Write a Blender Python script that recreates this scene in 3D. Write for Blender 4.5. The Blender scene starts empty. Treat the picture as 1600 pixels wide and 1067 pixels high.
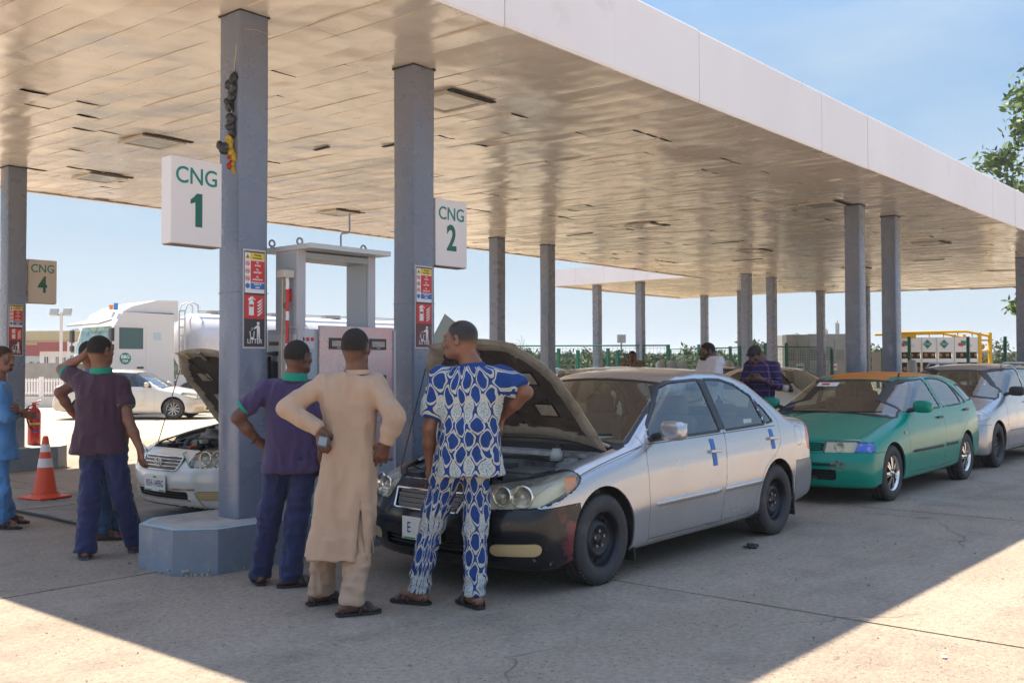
import bpy, bmesh, math, random
import numpy as np
from mathutils import Vector, Matrix
R = math.radians
scene = bpy.context.scene
COL = scene.collection
random.seed(7)
# ------------------------------------------------------------ camera, sky, sun, exposure
CAMH = 1.47
CR = np.array([0.648971, -0.7608069, -0.00308261])      # camera right
CD = np.array([0.01682156, 0.01839935, -0.9996892])     # camera down
CF = np.array([0.76062716, 0.64871744, 0.02473861])     # camera forward
FPX = 1560.0
cam_d = bpy.data.cameras.new('camera'); cam = bpy.data.objects.new('camera', cam_d); COL.objects.link(cam)
mw = Matrix.Identity(4)
for i in range(3):
    mw[i][0] = CR[i]; mw[i][1] = -CD[i]; mw[i][2] = -CF[i]
mw[2][3] = CAMH
cam.matrix_world = mw
cam_d.sensor_width = 36; cam_d.lens = FPX/1600*36; cam_d.clip_end = 3000; cam_d.clip_start = .05
scene.camera = cam
SUN_DIR = Vector((0.02, 0.59, 1.0)).normalized()         # towards the sun
elev = math.asin(SUN_DIR.z); azim = math.atan2(SUN_DIR.x, SUN_DIR.y)
world = bpy.data.worlds.new('World'); scene.world = world; world.use_nodes = True
nt = world.node_tree; nt.nodes.clear()
sky = nt.nodes.new('ShaderNodeTexSky'); sky.sky_type = 'NISHITA'; sky.sun_disc = False
sky.sun_elevation = elev; sky.sun_rotation = azim; sky.air_density = 1.0; sky.dust_density = .2; sky.ozone_density = 2.5; sky.altitude = 100
bg = nt.nodes.new('ShaderNodeBackground'); bg.inputs[1].default_value = .072
wo = nt.nodes.new('ShaderNodeOutputWorld')
# thin streaks of high cloud in the sky
tcw = nt.nodes.new('ShaderNodeTexCoord'); mpw = nt.nodes.new('ShaderNodeMapping'); mpw.inputs['Scale'].default_value = (1.4, 1.4, 4.5)
nzw = nt.nodes.new('ShaderNodeTexNoise'); nzw.inputs['Scale'].default_value = 1.6; nzw.inputs['Detail'].default_value = 6; nzw.inputs['Roughness'].default_value = .55
rpw = nt.nodes.new('ShaderNodeValToRGB'); rpw.color_ramp.elements[0].position = .42; rpw.color_ramp.elements[1].position = .78
rpw.color_ramp.elements[0].color = (0, 0, 0, 1); rpw.color_ramp.elements[1].color = (.7, .7, .7, 1)
mxw = nt.nodes.new('ShaderNodeMixRGB'); mxw.inputs[2].default_value = (4.0, 4.4, 4.9, 1)
nt.links.new(tcw.outputs['Generated'], mpw.inputs[0]); nt.links.new(mpw.outputs[0], nzw.inputs['Vector'])
nt.links.new(nzw.outputs['Fac'], rpw.inputs[0]); nt.links.new(rpw.outputs[0], mxw.inputs[0])
nt.links.new(sky.outputs[0], mxw.inputs[1]); # pale dusty air towards the horizon, the same all round
sxw = nt.nodes.new('ShaderNodeSeparateXYZ'); nt.links.new(tcw.outputs['Generated'], sxw.inputs[0])
mrw = nt.nodes.new('ShaderNodeMapRange'); mrw.interpolation_type = 'SMOOTHSTEP'; nt.links.new(sxw.outputs['Z'], mrw.inputs['Value'])
mrw.inputs['From Min'].default_value = .26; mrw.inputs['From Max'].default_value = .75; mrw.inputs['To Min'].default_value = 1; mrw.inputs['To Max'].default_value = 0
hzr = nt.nodes.new('ShaderNodeValToRGB'); nt.links.new(sxw.outputs['Z'], hzr.inputs[0]); he = hzr.color_ramp.elements
he[0].position = .0; he[0].color = (1.54, 1.74, 1.91, 1); he[1].position = .36; he[1].color = (0.48, 1.00, 1.79, 1); q = he.new(.12); q.color = (1.19, 1.56, 1.91, 1)
# thin cloud lightens the lower sky too
hcl = nt.nodes.new('ShaderNodeMixRGB'); hcl.inputs[2].default_value = (1.64, 1.83, 1.99, 1); nt.links.new(rpw.outputs[0], hcl.inputs[0]); nt.links.new(hzr.outputs[0], hcl.inputs[1])
tint = nt.nodes.new('ShaderNodeMixRGB'); tint.blend_type = 'MULTIPLY'; tint.inputs[0].default_value = 1; tint.inputs[2].default_value = (1.0, .94, .86, 1); nt.links.new(mxw.outputs[0], tint.inputs[1])
mhw = nt.nodes.new('ShaderNodeMixRGB'); nt.links.new(hcl.outputs[0], mhw.inputs[2]); nt.links.new(mrw.outputs[0], mhw.inputs[0]); nt.links.new(tint.outputs[0], mhw.inputs[1])
nt.links.new(mhw.outputs[0], bg.inputs[0])
nt.links.new(bg.outputs[0], wo.inputs[0])
sun_d = bpy.data.lights.new('sun', 'SUN'); sun_d.energy = 2.0; sun_d.angle = R(.53); sun_d.color = (1, .88, .70)
sun = bpy.data.objects.new('sun', sun_d); COL.objects.link(sun); sun.location = (0, 0, 60)
sun.rotation_euler = SUN_DIR.to_track_quat('Z', 'Y').to_euler()
scene.view_settings.view_transform = 'Standard'; scene.view_settings.look = 'None'
scene.view_settings.exposure = 2.65; scene.view_settings.gamma = 1; scene.view_settings.use_curve_mapping = False
scene.render.engine = 'CYCLES'

def pt(px, py, d):
    """a place in the scene seen in the 1600 px photograph at px, py and d metres away"""
    v = CF*d + CR*((px-800)/FPX*d) + CD*((py-533.5)/FPX*d)
    return np.array([v[0], v[1], v[2]+CAMH])

# ------------------------------------------------------------ materials
MATS = {}
def _noise(nt, scale, detail=4, rough=.55, vec=None, stretch=None, co='Object'):
    n = nt.nodes.new('ShaderNodeTexNoise'); n.inputs['Scale'].default_value = scale
    n.inputs['Detail'].default_value = detail; n.inputs['Roughness'].default_value = rough
    if vec is None:
        if co == 'World': t = nt.nodes.new('ShaderNodeNewGeometry'); vec = t.outputs['Position']
        else: t = nt.nodes.new('ShaderNodeTexCoord'); vec = t.outputs[co]
        if stretch:
            m = nt.nodes.new('ShaderNodeMapping'); m.inputs['Scale'].default_value = stretch
            nt.links.new(vec, m.inputs[0]); vec = m.outputs[0]
    nt.links.new(vec, n.inputs['Vector'])
    return n
def _ramp(nt, src, p0, p1, c0=(0, 0, 0), c1=(1, 1, 1)):
    r = nt.nodes.new('ShaderNodeValToRGB'); e = r.color_ramp.elements
    e[0].position = p0; e[1].position = p1; e[0].color = (*c0, 1); e[1].color = (*c1, 1)
    nt.links.new(src, r.inputs[0]); return r
def _mix(nt, fac, a, b, mode='MIX'):
    m = nt.nodes.new('ShaderNodeMixRGB'); m.blend_type = mode
    for i, v in ((0, fac), (1, a), (2, b)):
        if isinstance(v, bpy.types.NodeSocket): nt.links.new(v, m.inputs[i])
        elif isinstance(v, (int, float)): m.inputs[i].default_value = v
        else: m.inputs[i].default_value = (*v, 1)
    return m.outputs[0]
def mat(name, col, rough=.6, metal=0., col2=None, ns=6., nlo=.4, nhi=.65, bump=0., bs=60., coat=0., spec=.5,
        stretch=None, dirt=None, ds=3., dlo=.5, dhi=.7, rvar=0., wave=0., ws=2., emit=None, co='Object', speck=None, sheen=0):
    if name in MATS: return MATS[name]
    m = bpy.data.materials.new(name); m.use_nodes = True; MATS[name] = m
    nt = m.node_tree; b = nt.nodes['Principled BSDF']
    b.inputs['Base Color'].default_value = (*col, 1); b.inputs['Roughness'].default_value = rough
    b.inputs['Metallic'].default_value = metal; b.inputs['Coat Weight'].default_value = coat
    b.inputs['Coat Roughness'].default_value = .12
    b.inputs['Specular IOR Level'].default_value = spec
    if sheen: b.inputs['Sheen Weight'].default_value = sheen; b.inputs['Sheen Roughness'].default_value = .6
    c = None
    if col2 is not None:
        n = _noise(nt, ns, 6, .6, stretch=stretch, co=co); r = _ramp(nt, n.outputs['Fac'], nlo, nhi)
        c = _mix(nt, r.outputs[0], col, col2)
    if dirt is not None:
        n2 = _noise(nt, ds, 8, .68, co=co); r2 = _ramp(nt, n2.outputs['Fac'], dlo, dhi)
        c = _mix(nt, r2.outputs[0], c if c is not None else col, dirt)
    if speck is not None:
        n4 = _noise(nt, speck[1], 3, .7, co=co); r4 = _ramp(nt, n4.outputs['Fac'], speck[2], speck[2]+.06)
        c = _mix(nt, r4.outputs[0], c if c is not None else col, speck[0])
    if c is not None: nt.links.new(c, b.inputs['Base Color'])
    if rvar:
        n3 = _noise(nt, 4, 5, .6, co=co); mr = nt.nodes.new('ShaderNodeMapRange')
        mr.inputs['To Min'].default_value = max(.02, rough-rvar); mr.inputs['To Max'].default_value = rough+rvar
        mr.inputs['From Min'].default_value = .3; mr.inputs['From Max'].default_value = .7
        nt.links.new(n3.outputs['Fac'], mr.inputs['Value']); nt.links.new(mr.outputs[0], b.inputs['Roughness'])
    last = None
    if wave:
        n5 = _noise(nt, ws, 2, .5, stretch=stretch, co=co); bp = nt.nodes.new('ShaderNodeBump')
        bp.inputs['Strength'].default_value = 1; bp.inputs['Distance'].default_value = wave
        nt.links.new(n5.outputs['Fac'], bp.inputs['Height']); last = bp
    if bump:
        n6 = _noise(nt, bs, 5, .65, co=co); bp2 = nt.nodes.new('ShaderNodeBump')
        bp2.inputs['Strength'].default_value = 1; bp2.inputs['Distance'].default_value = bump
        nt.links.new(n6.outputs['Fac'], bp2.inputs['Height'])
        if last: nt.links.new(last.outputs[0], bp2.inputs['Normal'])
        last = bp2
    if last: nt.links.new(last.outputs[0], b.inputs['Normal'])
    if emit: b.inputs['Emission Color'].default_value = (*emit[0], 1); b.inputs['Emission Strength'].default_value = emit[1]
    return m
def glass(name, tint, refl=1.0, rough=.02, ior=1.5, film=(.42, .38, .33), f0=.03, f1=.16):
    if name in MATS: return MATS[name]
    m = bpy.data.materials.new(name); m.use_nodes = True; MATS[name] = m
    nt = m.node_tree; nt.nodes.clear()
    o = nt.nodes.new('ShaderNodeOutputMaterial'); t = nt.nodes.new('ShaderNodeBsdfTransparent'); g = nt.nodes.new('ShaderNodeBsdfGlossy')
    t.inputs[0].default_value = (*tint, 1); g.inputs['Roughness'].default_value = rough; g.inputs[0].default_value = (refl, refl, refl, 1)
    lw = nt.nodes.new('ShaderNodeLayerWeight'); lw.inputs[0].default_value = .5; pw = nt.nodes.new('ShaderNodeMath'); pw.operation = 'POWER'; pw.inputs[1].default_value = 3.2; nt.links.new(lw.outputs['Facing'], pw.inputs[0])
    f = nt.nodes.new('ShaderNodeMath'); f.operation = 'MULTIPLY_ADD'; f.inputs[1].default_value = .9; f.inputs[2].default_value = ((ior-1)/(ior+1))**2*1.1; nt.links.new(pw.outputs[0], f.inputs[0])
    mx = nt.nodes.new('ShaderNodeMixShader')
    nt.links.new(f.outputs[0], mx.inputs[0]); nt.links.new(t.outputs[0], mx.inputs[1]); nt.links.new(g.outputs[0], mx.inputs[2])
    # a film of dust over the pane
    d = nt.nodes.new('ShaderNodeBsdfDiffuse'); d.inputs[0].default_value = (*film, 1)
    n = _noise(nt, 2.5, 6, .6); r = _ramp(nt, n.outputs['Fac'], .35, .8, (f0,)*3, (f1,)*3)
    m2 = nt.nodes.new('ShaderNodeMixShader'); nt.links.new(r.outputs[0], m2.inputs[0])
    nt.links.new(mx.outputs[0], m2.inputs[1]); nt.links.new(d.outputs[0], m2.inputs[2]); nt.links.new(m2.outputs[0], o.inputs[0])
    return m

# ------------------------------------------------------------ object helpers
def setp(o, label=None, cat=None, group=None, kind=None):
    if label: o['label'] = label
    if cat: o['category'] = cat
    if group: o['group'] = group
    if kind: o['kind'] = kind
    return o
def thing(name, label, cat, loc=(0, 0, 0), rz=0., group=None):
    o = bpy.data.objects.new(name, None); COL.objects.link(o); o.empty_display_size = .2
    o.location = Vector([float(v) for v in loc]); o.rotation_euler = (0, 0, rz)
    return setp(o, label, cat, group)
def link(name, me, m=None, parent=None):
    o = bpy.data.objects.new(name, me); COL.objects.link(o)
    if m is not None:
        for q in (m if isinstance(m, (list, tuple)) else [m]): me.materials.append(q)
    if parent is not None: o.parent = parent
    return o
def npmesh(name, V, F, smooth=True, mi=None, normals=None):
    """V (n,3); F (m,4) quads or (m,3) tris"""
    me = bpy.data.meshes.new(name); V = np.asarray(V, np.float32); F = np.asarray(F, np.int32)
    k = F.shape[1]
    me.vertices.add(len(V)); me.vertices.foreach_set('co', V.ravel())
    me.loops.add(F.size); me.loops.foreach_set('vertex_index', F.ravel())
    me.polygons.add(len(F)); me.polygons.foreach_set('loop_start', np.arange(0, F.size, k, dtype=np.int32))
    me.polygons.foreach_set('loop_total', np.full(len(F), k, np.int32))
    if mi is not None: me.polygons.foreach_set('material_index', np.asarray(mi, np.int32))
    me.polygons.foreach_set('use_smooth', np.full(len(F), smooth, bool))
    me.update(calc_edges=True)
    if normals is not None: me.normals_split_custom_set_from_vertices(np.asarray(normals, np.float32))
    return me
def copy_tree(o, parent=None):
    c = o.copy(); COL.objects.link(c)
    if parent is not None: c.parent = parent
    for ch in list(o.children): copy_tree(ch, c)
    return c

class MB:
    """collects simple shapes and builds them as one mesh"""
    def __init__(s): s.v = []; s.f = []; s.m = []; s.cur = 0; s.sm = []
    def _add(s, vs, fs, smooth=False):
        b = len(s.v); s.v += [tuple(float(q) for q in v) for v in vs]
        for f in fs: s.f.append([i+b for i in f]); s.m.append(s.cur); s.sm.append(smooth)
    def mi(s, i): s.cur = i; return s
    def box(s, c, d, rz=0, bev=0, M_=None):
        x, y, z = d[0]/2, d[1]/2, d[2]/2
        if bev > 0:
            bm = bmesh.new(); bmesh.ops.create_cube(bm, size=1)
            bmesh.ops.scale(bm, vec=(d[0], d[1], d[2]), verts=bm.verts)
            bmesh.ops.bevel(bm, geom=list(bm.edges), offset=bev, segments=2, profile=.5, affect='EDGES')
            vs = [v.co.copy() for v in bm.verts]; bm.verts.index_update(); fs = [[v.index for v in f.verts] for f in bm.faces]; bm.free()
        else:
            vs = [Vector((i, j, k)) for i in (-x, x) for j in (-y, y) for k in (-z, z)]
            fs = [[0, 1, 3, 2], [4, 6, 7, 5], [0, 4, 5, 1], [2, 3, 7, 6], [0, 2, 6, 4], [1, 5, 7, 3]]
        m = Matrix.Translation(Vector(c)) @ (M_ if M_ is not None else Matrix.Rotation(rz, 4, 'Z'))
        s._add([m @ v for v in vs], fs); return s
    def tube(s, pts, r, n=8, caps=True, r2=None):
        pts = [Vector([float(q) for q in p]) for p in pts]; rings = []
        t0 = (pts[1]-pts[0]).normalized(); up = Vector((0, 0, 1)) if abs(t0.z) < .9 else Vector((1, 0, 0))
        a = t0.cross(up).normalized()
        for i, p in enumerate(pts):
            t = (pts[min(i+1, len(pts)-1)]-pts[max(i-1, 0)]).normalized()
            a = (a - t*a.dot(t)).normalized(); b = t.cross(a)
            rr = r if r2 is None else r+(r2-r)*i/(len(pts)-1)
            rings.append([p+(a*math.cos(2*math.pi*k/n)+b*math.sin(2*math.pi*k/n))*rr for k in range(n)])
        vs = [v for g in rings for v in g]
        fs = [[i*n+k, i*n+(k+1) % n, (i+1)*n+(k+1) % n, (i+1)*n+k] for i in range(len(pts)-1) for k in range(n)]
        s._add(vs, fs, True)
        if caps: s._add(rings[0], [list(range(n))[::-1]]); s._add(rings[-1], [list(range(n))])
        return s
    def cyl(s, c, r, h, axis='Z', n=20, r2=None):
        a = {'X': Vector((1, 0, 0)), 'Y': Vector((0, 1, 0)), 'Z': Vector((0, 0, 1))}[axis]
        c = Vector(c); return s.tube([c-a*h/2, c+a*h/2], r, n, True, r2)
    def lathe(s, prof, c=(0, 0, 0), axis='Z', n=32, smooth=True):
        vs = []
        for (r, h) in prof:
            for k in range(n):
                a = 2*math.pi*k/n; p = (r*math.cos(a), r*math.sin(a), h)
                if axis == 'Y': p = (p[0], p[2], p[1])
                if axis == 'X': p = (p[2], p[0], p[1])
                vs.append((c[0]+p[0], c[1]+p[1], c[2]+p[2]))
        m = len(prof); fs = [[i*n+k, i*n+(k+1) % n, (i+1)*n+(k+1) % n, (i+1)*n+k] for i in range(m-1) for k in range(n)]
        s._add(vs, fs, smooth); return s
    def prism(s, poly, z0, z1, M_=None):
        n = len(poly); vs = [(p[0], p[1], z0) for p in poly]+[(p[0], p[1], z1) for p in poly]
        if M_ is not None: vs = [M_ @ Vector(v) for v in vs]
        fs = [list(range(n))[::-1], list(range(n, 2*n))]+[[i, (i+1) % n, n+(i+1) % n, n+i] for i in range(n)]
        s._add(vs, fs); return s
    def quad(s, a, b, c, d): s._add([a, b, c, d], [[0, 1, 2, 3]]); return s
    def mesh(s, name):
        me = bpy.data.meshes.new(name); me.from_pydata(s.v, [], s.f)
        me.polygons.foreach_set('material_index', s.m); me.polygons.foreach_set('use_smooth', s.sm); me.update(); return me
    def build(s, name, m, parent=None):
        return link(name, s.mesh(name), m, parent)
XZ = Matrix(((1, 0, 0, 0), (0, 0, -1, 0), (0, 1, 0, 0), (0, 0, 0, 1)))   # local xy -> world xz, normal to -Y
def text_obj(name, txt, size, loc, m, parent=None, ext=.0008, rot=(math.pi/2, 0, 0), sx=1, bold=0., align='CENTER'):
    cu = bpy.data.curves.new(name, 'FONT'); cu.body = txt; cu.size = size; cu.extrude = ext; cu.align_x = align; cu.align_y = 'CENTER'
    cu.offset = bold; cu.resolution_u = 4
    o = bpy.data.objects.new(name, cu); COL.objects.link(o)
    bpy.context.view_layer.update()
    me = bpy.data.meshes.new_from_object(o); bpy.data.objects.remove(o); bpy.data.curves.remove(cu)
    t = link(name, me, m, parent); t.location = loc; t.rotation_euler = rot; t.scale = (sx, 1, 1); return t

# ------------------------------------------------------------ implicit surfaces
def surfnets(V, lo, h):
    """V values on a grid -> quads of the zero surface"""
    ins = V < 0; nx, ny, nz = V.shape
    c = ins[:-1, :-1, :-1].astype(np.int8)
    s = c.copy()
    for dx in (0, 1):
        for dy in (0, 1):
            for dz in (0, 1):
                if dx+dy+dz: s += ins[dx:nx-1+dx, dy:ny-1+dy, dz:nz-1+dz]
    act = (s > 0) & (s < 8); I, J, K = np.nonzero(act)
    idx = np.full(act.shape, -1, np.int32); idx[I, J, K] = np.arange(len(I))
    acc = np.zeros((len(I), 3)); cnt = np.zeros(len(I))
    cor = {}
    for d in [(a, b, c_) for a in (0, 1) for b in (0, 1) for c_ in (0, 1)]: cor[d] = V[I+d[0], J+d[1], K+d[2]].astype(np.float64)
    for d in cor:
        for ax in range(3):
            if d[ax] == 0:
                e = list(d); e[ax] = 1; e = tuple(e); a = cor[d]; b = cor[e]
                cr = (a < 0) != (b < 0); t = np.where(cr, a/np.where(cr, a-b, 1), 0)
                p = np.array(d, float)[None, :].repeat(len(I), 0); p[:, ax] += t
                acc += p*cr[:, None]; cnt += cr
    P = (acc/cnt[:, None]+np.stack([I, J, K], 1))*h+np.asarray(lo)
    Q = []
    for ax in range(3):
        o1, o2 = [(1, 2), (2, 0), (0, 1)][ax]
        sl0 = [slice(None)]*3; sl1 = [slice(None)]*3; sl0[ax] = slice(0, -1); sl1[ax] = slice(1, None)
        a = ins[tuple(sl0)]; b = ins[tuple(sl1)]; e = np.argwhere(a != b)
        e = e[(e[:, o1] > 0) & (e[:, o2] > 0) & (e[:, o1] < V.shape[o1]-1) & (e[:, o2] < V.shape[o2]-1)]
        if len(e) == 0: continue
        def g(d1, d2):
            q = e.copy(); q[:, o1] -= d1; q[:, o2] -= d2; return idx[q[:, 0], q[:, 1], q[:, 2]]
        q = np.stack([g(1, 1), g(0, 1), g(0, 0), g(1, 0)], 1)
        fl = ~a[tuple(e.T)]; q[fl] = q[fl][:, ::-1]
        Q.append(q)
    return P, np.concatenate(Q)
def smin(a, b, k):
    if k <= 0: return np.minimum(a, b)
    h = np.maximum(k-np.abs(a-b), 0)/k; return np.minimum(a, b)-h*h*k*.25
def smax(a, b, k): return -smin(-a, -b, k)
_P = np.random.RandomState(3).rand(4096).astype(np.float32)
def vnoise(P):
    P = np.asarray(P, np.float64); i = np.floor(P).astype(np.int64); f = P-i; f = f*f*(3-2*f); r = 0
    for a in (0, 1):
        for b in (0, 1):
            for c in (0, 1):
                w = (f[..., 0] if a else 1-f[..., 0])*(f[..., 1] if b else 1-f[..., 1])*(f[..., 2] if c else 1-f[..., 2])
                r = r+w*_P[((i[..., 0]+a)*73856093 ^ (i[..., 1]+b)*19349663 ^ (i[..., 2]+c)*83492791) & 4095]
    return r*2-1
def vnormals(V, F):
    a = V[F[:, 0]]; n = np.cross(V[F[:, 2]]-a, V[F[:, 3]]-V[F[:, 1]]); N = np.zeros_like(V)
    for k in range(4): np.add.at(N, F[:, k], n)
    return N/np.maximum(np.linalg.norm(N, axis=1, keepdims=True), 1e-12)
# ------------------------------------------------------------ setting: ground
m_sand = mat('sandy_ground', (.47, .385, .28), .95, col2=(.38, .305, .225), ns=.35, dirt=(.22, .185, .15), ds=1.3, dlo=.55, dhi=.75, bump=.02, bs=14)
m_slab = mat('dusty_concrete', (.395, .315, .25), .9, col2=(.31, .245, .19), ns=.7, nlo=.35, nhi=.68, dirt=(.215, .178, .145), ds=1.3, dlo=.50, dhi=.74,
             bump=.012, bs=55, rvar=.08, speck=((.13, .11, .095), 38, .60))
def weather_slab(m):
    nt = m.node_tree; b = nt.nodes['Principled BSDF']; c = b.inputs['Base Color'].links[0].from_socket
    tc = nt.nodes.new('ShaderNodeTexCoord'); nz = _noise(nt, .9, 4, .6); wv = nt.nodes.new('ShaderNodeVectorMath'); wv.operation = 'MULTIPLY_ADD'; wv.inputs[1].default_value = (.9, .9, 0)
    nt.links.new(nz.outputs['Color'], wv.inputs[0]); nt.links.new(tc.outputs['Object'], wv.inputs[2])
    vo = nt.nodes.new('ShaderNodeTexVoronoi'); vo.feature = 'DISTANCE_TO_EDGE'; vo.inputs['Scale'].default_value = .23; nt.links.new(wv.outputs[0], vo.inputs['Vector'])
    rc = _ramp(nt, vo.outputs['Distance'], .0008, .003, (.75, .75, .75), (0, 0, 0)); br = _noise(nt, .6, 3, .5); rb = _ramp(nt, br.outputs['Fac'], .50, .56)
    c = _mix(nt, _mix(nt, 1., rc.outputs[0], rb.outputs[0], 'MULTIPLY'), c, (.10, .085, .07))
    # oil drips and darker wet-looking spots
    v2 = nt.nodes.new('ShaderNodeTexVoronoi'); v2.inputs['Scale'].default_value = 1.4; v2.inputs['Randomness'].default_value = 1; nt.links.new(wv.outputs[0], v2.inputs['Vector'])
    r2 = _ramp(nt, v2.outputs['Distance'], .03, .12, (.55, .55, .55), (0, 0, 0)); n2 = _noise(nt, .35, 2, .5); rn = _ramp(nt, n2.outputs['Fac'], .48, .58)
    c = _mix(nt, _mix(nt, 1., r2.outputs[0], rn.outputs[0], 'MULTIPLY'), c, (.12, .10, .085))
    # pale dust drifts and long tyre-worn tracks along the lanes
    n3 = _noise(nt, .8, 5, .6, stretch=(.25, 1.6, 1)); r3 = _ramp(nt, n3.outputs['Fac'], .50, .72, (0, 0, 0), (.55, .55, .55)); c = _mix(nt, r3.outputs[0], c, (.44, .375, .305))
    n4 = _noise(nt, 26, 4, .75); r4 = _ramp(nt, n4.outputs['Fac'], .35, .75, (.72, .72, .72), (1.18, 1.16, 1.12)); c = _mix(nt, 1., c, r4.outputs[0], 'MULTIPLY')
    nt.links.new(c, b.inputs['Base Color'])
weather_slab(m_slab)
def build_ground():
    g = bmesh.new(); S = 900
    vs = [g.verts.new(p) for p in ((-S, -S, -.03), (S, -S, -.03), (S, S, -.03), (-S, S, -.03))]; g.faces.new(vs)
    me = bpy.data.meshes.new('ground'); g.to_mesh(me); g.free(); setp(link('ground', me, m_sand), kind='structure')
    f = bpy.data.objects.new('forecourt', None); COL.objects.link(f); setp(f, kind='structure')
    xs = [-8.2, -3.6, 1.1, 5.71, 10.3, 14.9, 19.5, 24.1, 28.8, 33.4, 38, 42.6]; ys = [-9, -2.2, 6.65, 14.95, 19.2]
    rng = random.Random(4)
    for i in range(len(xs)-1):
        for j in range(len(ys)-1):
            x0, x1, y0, y1 = xs[i]+.007, xs[i+1]-.007, ys[j]+.007, ys[j+1]-.007
            n = 14; top = []; b = MB()
            # edges of a slab wander a little where the concrete has crumbled
            def e(a, c, k): return [(a[0]+(c[0]-a[0])*t/k, a[1]+(c[1]-a[1])*t/k) for t in range(k)]
            P = e((x0, y0), (x1, y0), n)+e((x1, y0), (x1, y1), n)+e((x1, y1), (x0, y1), n)+e((x0, y1), (x0, y0), n)
            cx, cy = (x0+x1)/2, (y0+y1)/2
            P = [(p[0]+(cx-p[0])*rng.random()*.0045, p[1]+(cy-p[1])*rng.random()*.004) for p in P]
            z = rng.uniform(-.003, 0); b.prism(P, -.1, z); b.build('slab', m_slab, f)
    # loose stones on the concrete
    rs = np.random.RandomState(11); V = []; F = []
    for k in range(2600):
        x = rs.uniform(1.5, 14); y = rs.uniform(.3, 13); s = rs.choice([.003, .004, .005, .007, .011], p=[.35, .3, .2, .12, .03])
        o = rs.normal(0, 1, (6, 3)); base = np.array([[1, 0, 0], [0, 1, 0], [-1, 0, 0], [0, -1, 0], [0, 0, .8], [0, 0, -.5]])*s+o*s*.2
        b0 = len(V)*6; V.append(base+[x, y, s*.3]); F += [[b0+a, b0+b_, b0+c] for a, b_, c in ((0, 1, 4), (1, 2, 4), (2, 3, 4), (3, 0, 4), (1, 0, 5), (2, 1, 5), (3, 2, 5), (0, 3, 5))]
    setp(link('pebbles', npmesh('pebbles', np.concatenate(V), F, False), mat('pebble', (.16, .135, .12), .9, col2=(.33, .29, .25), ns=3)), kind='stuff')
build_ground()

# trench covers let into the concrete on the far side of the first island
def trench():
    t = thing('trench_cover', 'row of grey concrete trench covers with dark joints beside the traffic cone', 'trench cover', (5.15, 11.0, 0))
    m = mat('trench_concrete', (.25, .23, .21), .85, col2=(.17, .155, .14), ns=3, bump=.004, bs=60)
    me = None
    for i in range(3):
        for j in range(3):
            o = MB().box((i*.62-.35, -2.1+j*1.05, .009), (.60, 1.02, .018), bev=.004).build('cover_plate', m, t) if me is None else link('cover_plate', me, None, t)
            if me is None: me = o.data; first = True
            else: o.location = (i*.62, j*1.05, random.uniform(-.003, .003)); o.rotation_euler = (0, 0, random.uniform(-.006, .006))
    MB().tube([(-.72, -2.6, .02), (-.66, -1.2, .024), (-.7, .2, .02), (-.64, .62, .022)], .012, 8).build('cable', mat('black_rubber', (.02, .02, .02), .6), t)
trench()

# ------------------------------------------------------------ canopy
def soffz(y): return 4.2+.0212*(y-6.47)
m_col = mat('column_paint', (.155, .185, .25), .30, metal=.15, col2=(.20, .21, .265), ns=1.3, stretch=(1, 1, .35), dirt=(.23, .225, .25), ds=1.3, dlo=.48, dhi=.95, rvar=.12, bump=.0006, bs=90, wave=.004, ws=1.5, speck=((.32, .31, .3), 30, .72))
m_sof = mat('soffit_enamel', (.74, .665, .575), .22, col2=(.69, .61, .52), ns=1.2, dirt=(.60, .52, .42), ds=.9, dlo=.5, dhi=.8, rvar=.08, wave=.11, ws=.9, bump=.0010, bs=35, co='World',
            speck=((.22, .17, .13), 34, .70), coat=.25)
m_fas = mat('fascia_panel', (.80, .765, .77), .42, col2=(.76, .72, .72), ns=.6, stretch=(1, 1, .3), dirt=(.58, .54, .53), ds=1.2, dlo=.6, dhi=.85)
m_void = mat('dark_void', (.035, .03, .028), .9)
m_roof = mat('roof_sheet', (.45, .45, .45), .5)
m_black = mat('black_plastic', (.02, .02, .022), .45)
m_galv = mat('galvanised', (.36, .36, .36), .45, metal=.6, col2=(.28, .28, .28), ns=5)
def plank_mesh(L, seed, w=.2845):
    nx, ny = 4, max(6, int(L/.28)); V = []; F = []; rs = np.random.RandomState(seed)
    for j in range(ny+1):
        for i in range(nx+1):
            u = i/nx-.5; v = j/ny
            V.append((u*w, v*L, -.0022*(1-4*u*u)))
    V = np.array(V); n = vnoise(np.stack([V[:, 0]*2.4+seed*3.1, V[:, 1]*1.25+seed, np.full(len(V), seed*.7)], 1))
    V[:, 2] += n*.012+.005*vnoise(np.stack([V[:, 0]*7, V[:, 1]*3.3+seed*2, V[:, 0]*0+seed], 1))
    for j in range(ny):
        for i in range(nx):
            a = j*(nx+1)+i; F.append([a, a+nx+1, a+nx+2, a+1])
    # turned-up edges
    b = len(V); k = ny+1; e0 = V[[j*(nx+1) for j in range(k)]]; e1 = V[[j*(nx+1)+nx for j in range(k)]]; up = np.array([0, 0, .02])
    V = np.concatenate([V, e0, e0+up, e1, e1+up])
    for j in range(ny):
        F.append([b+j, b+k+j, b+k+j+1, b+j+1]); F.append([b+2*k+j, b+2*k+j+1, b+3*k+j+1, b+3*k+j])
    return npmesh('soffit_plank', V, F)
FIX = [(7.45, 14.6), (7.35, 7.15), (16.9, 10.9), (16.3, 6.95), (6.55, 11.5), (23.2, 7.4), (22.5, 11.4), (12.1, 14.6), (28.5, 11.2)]
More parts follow.
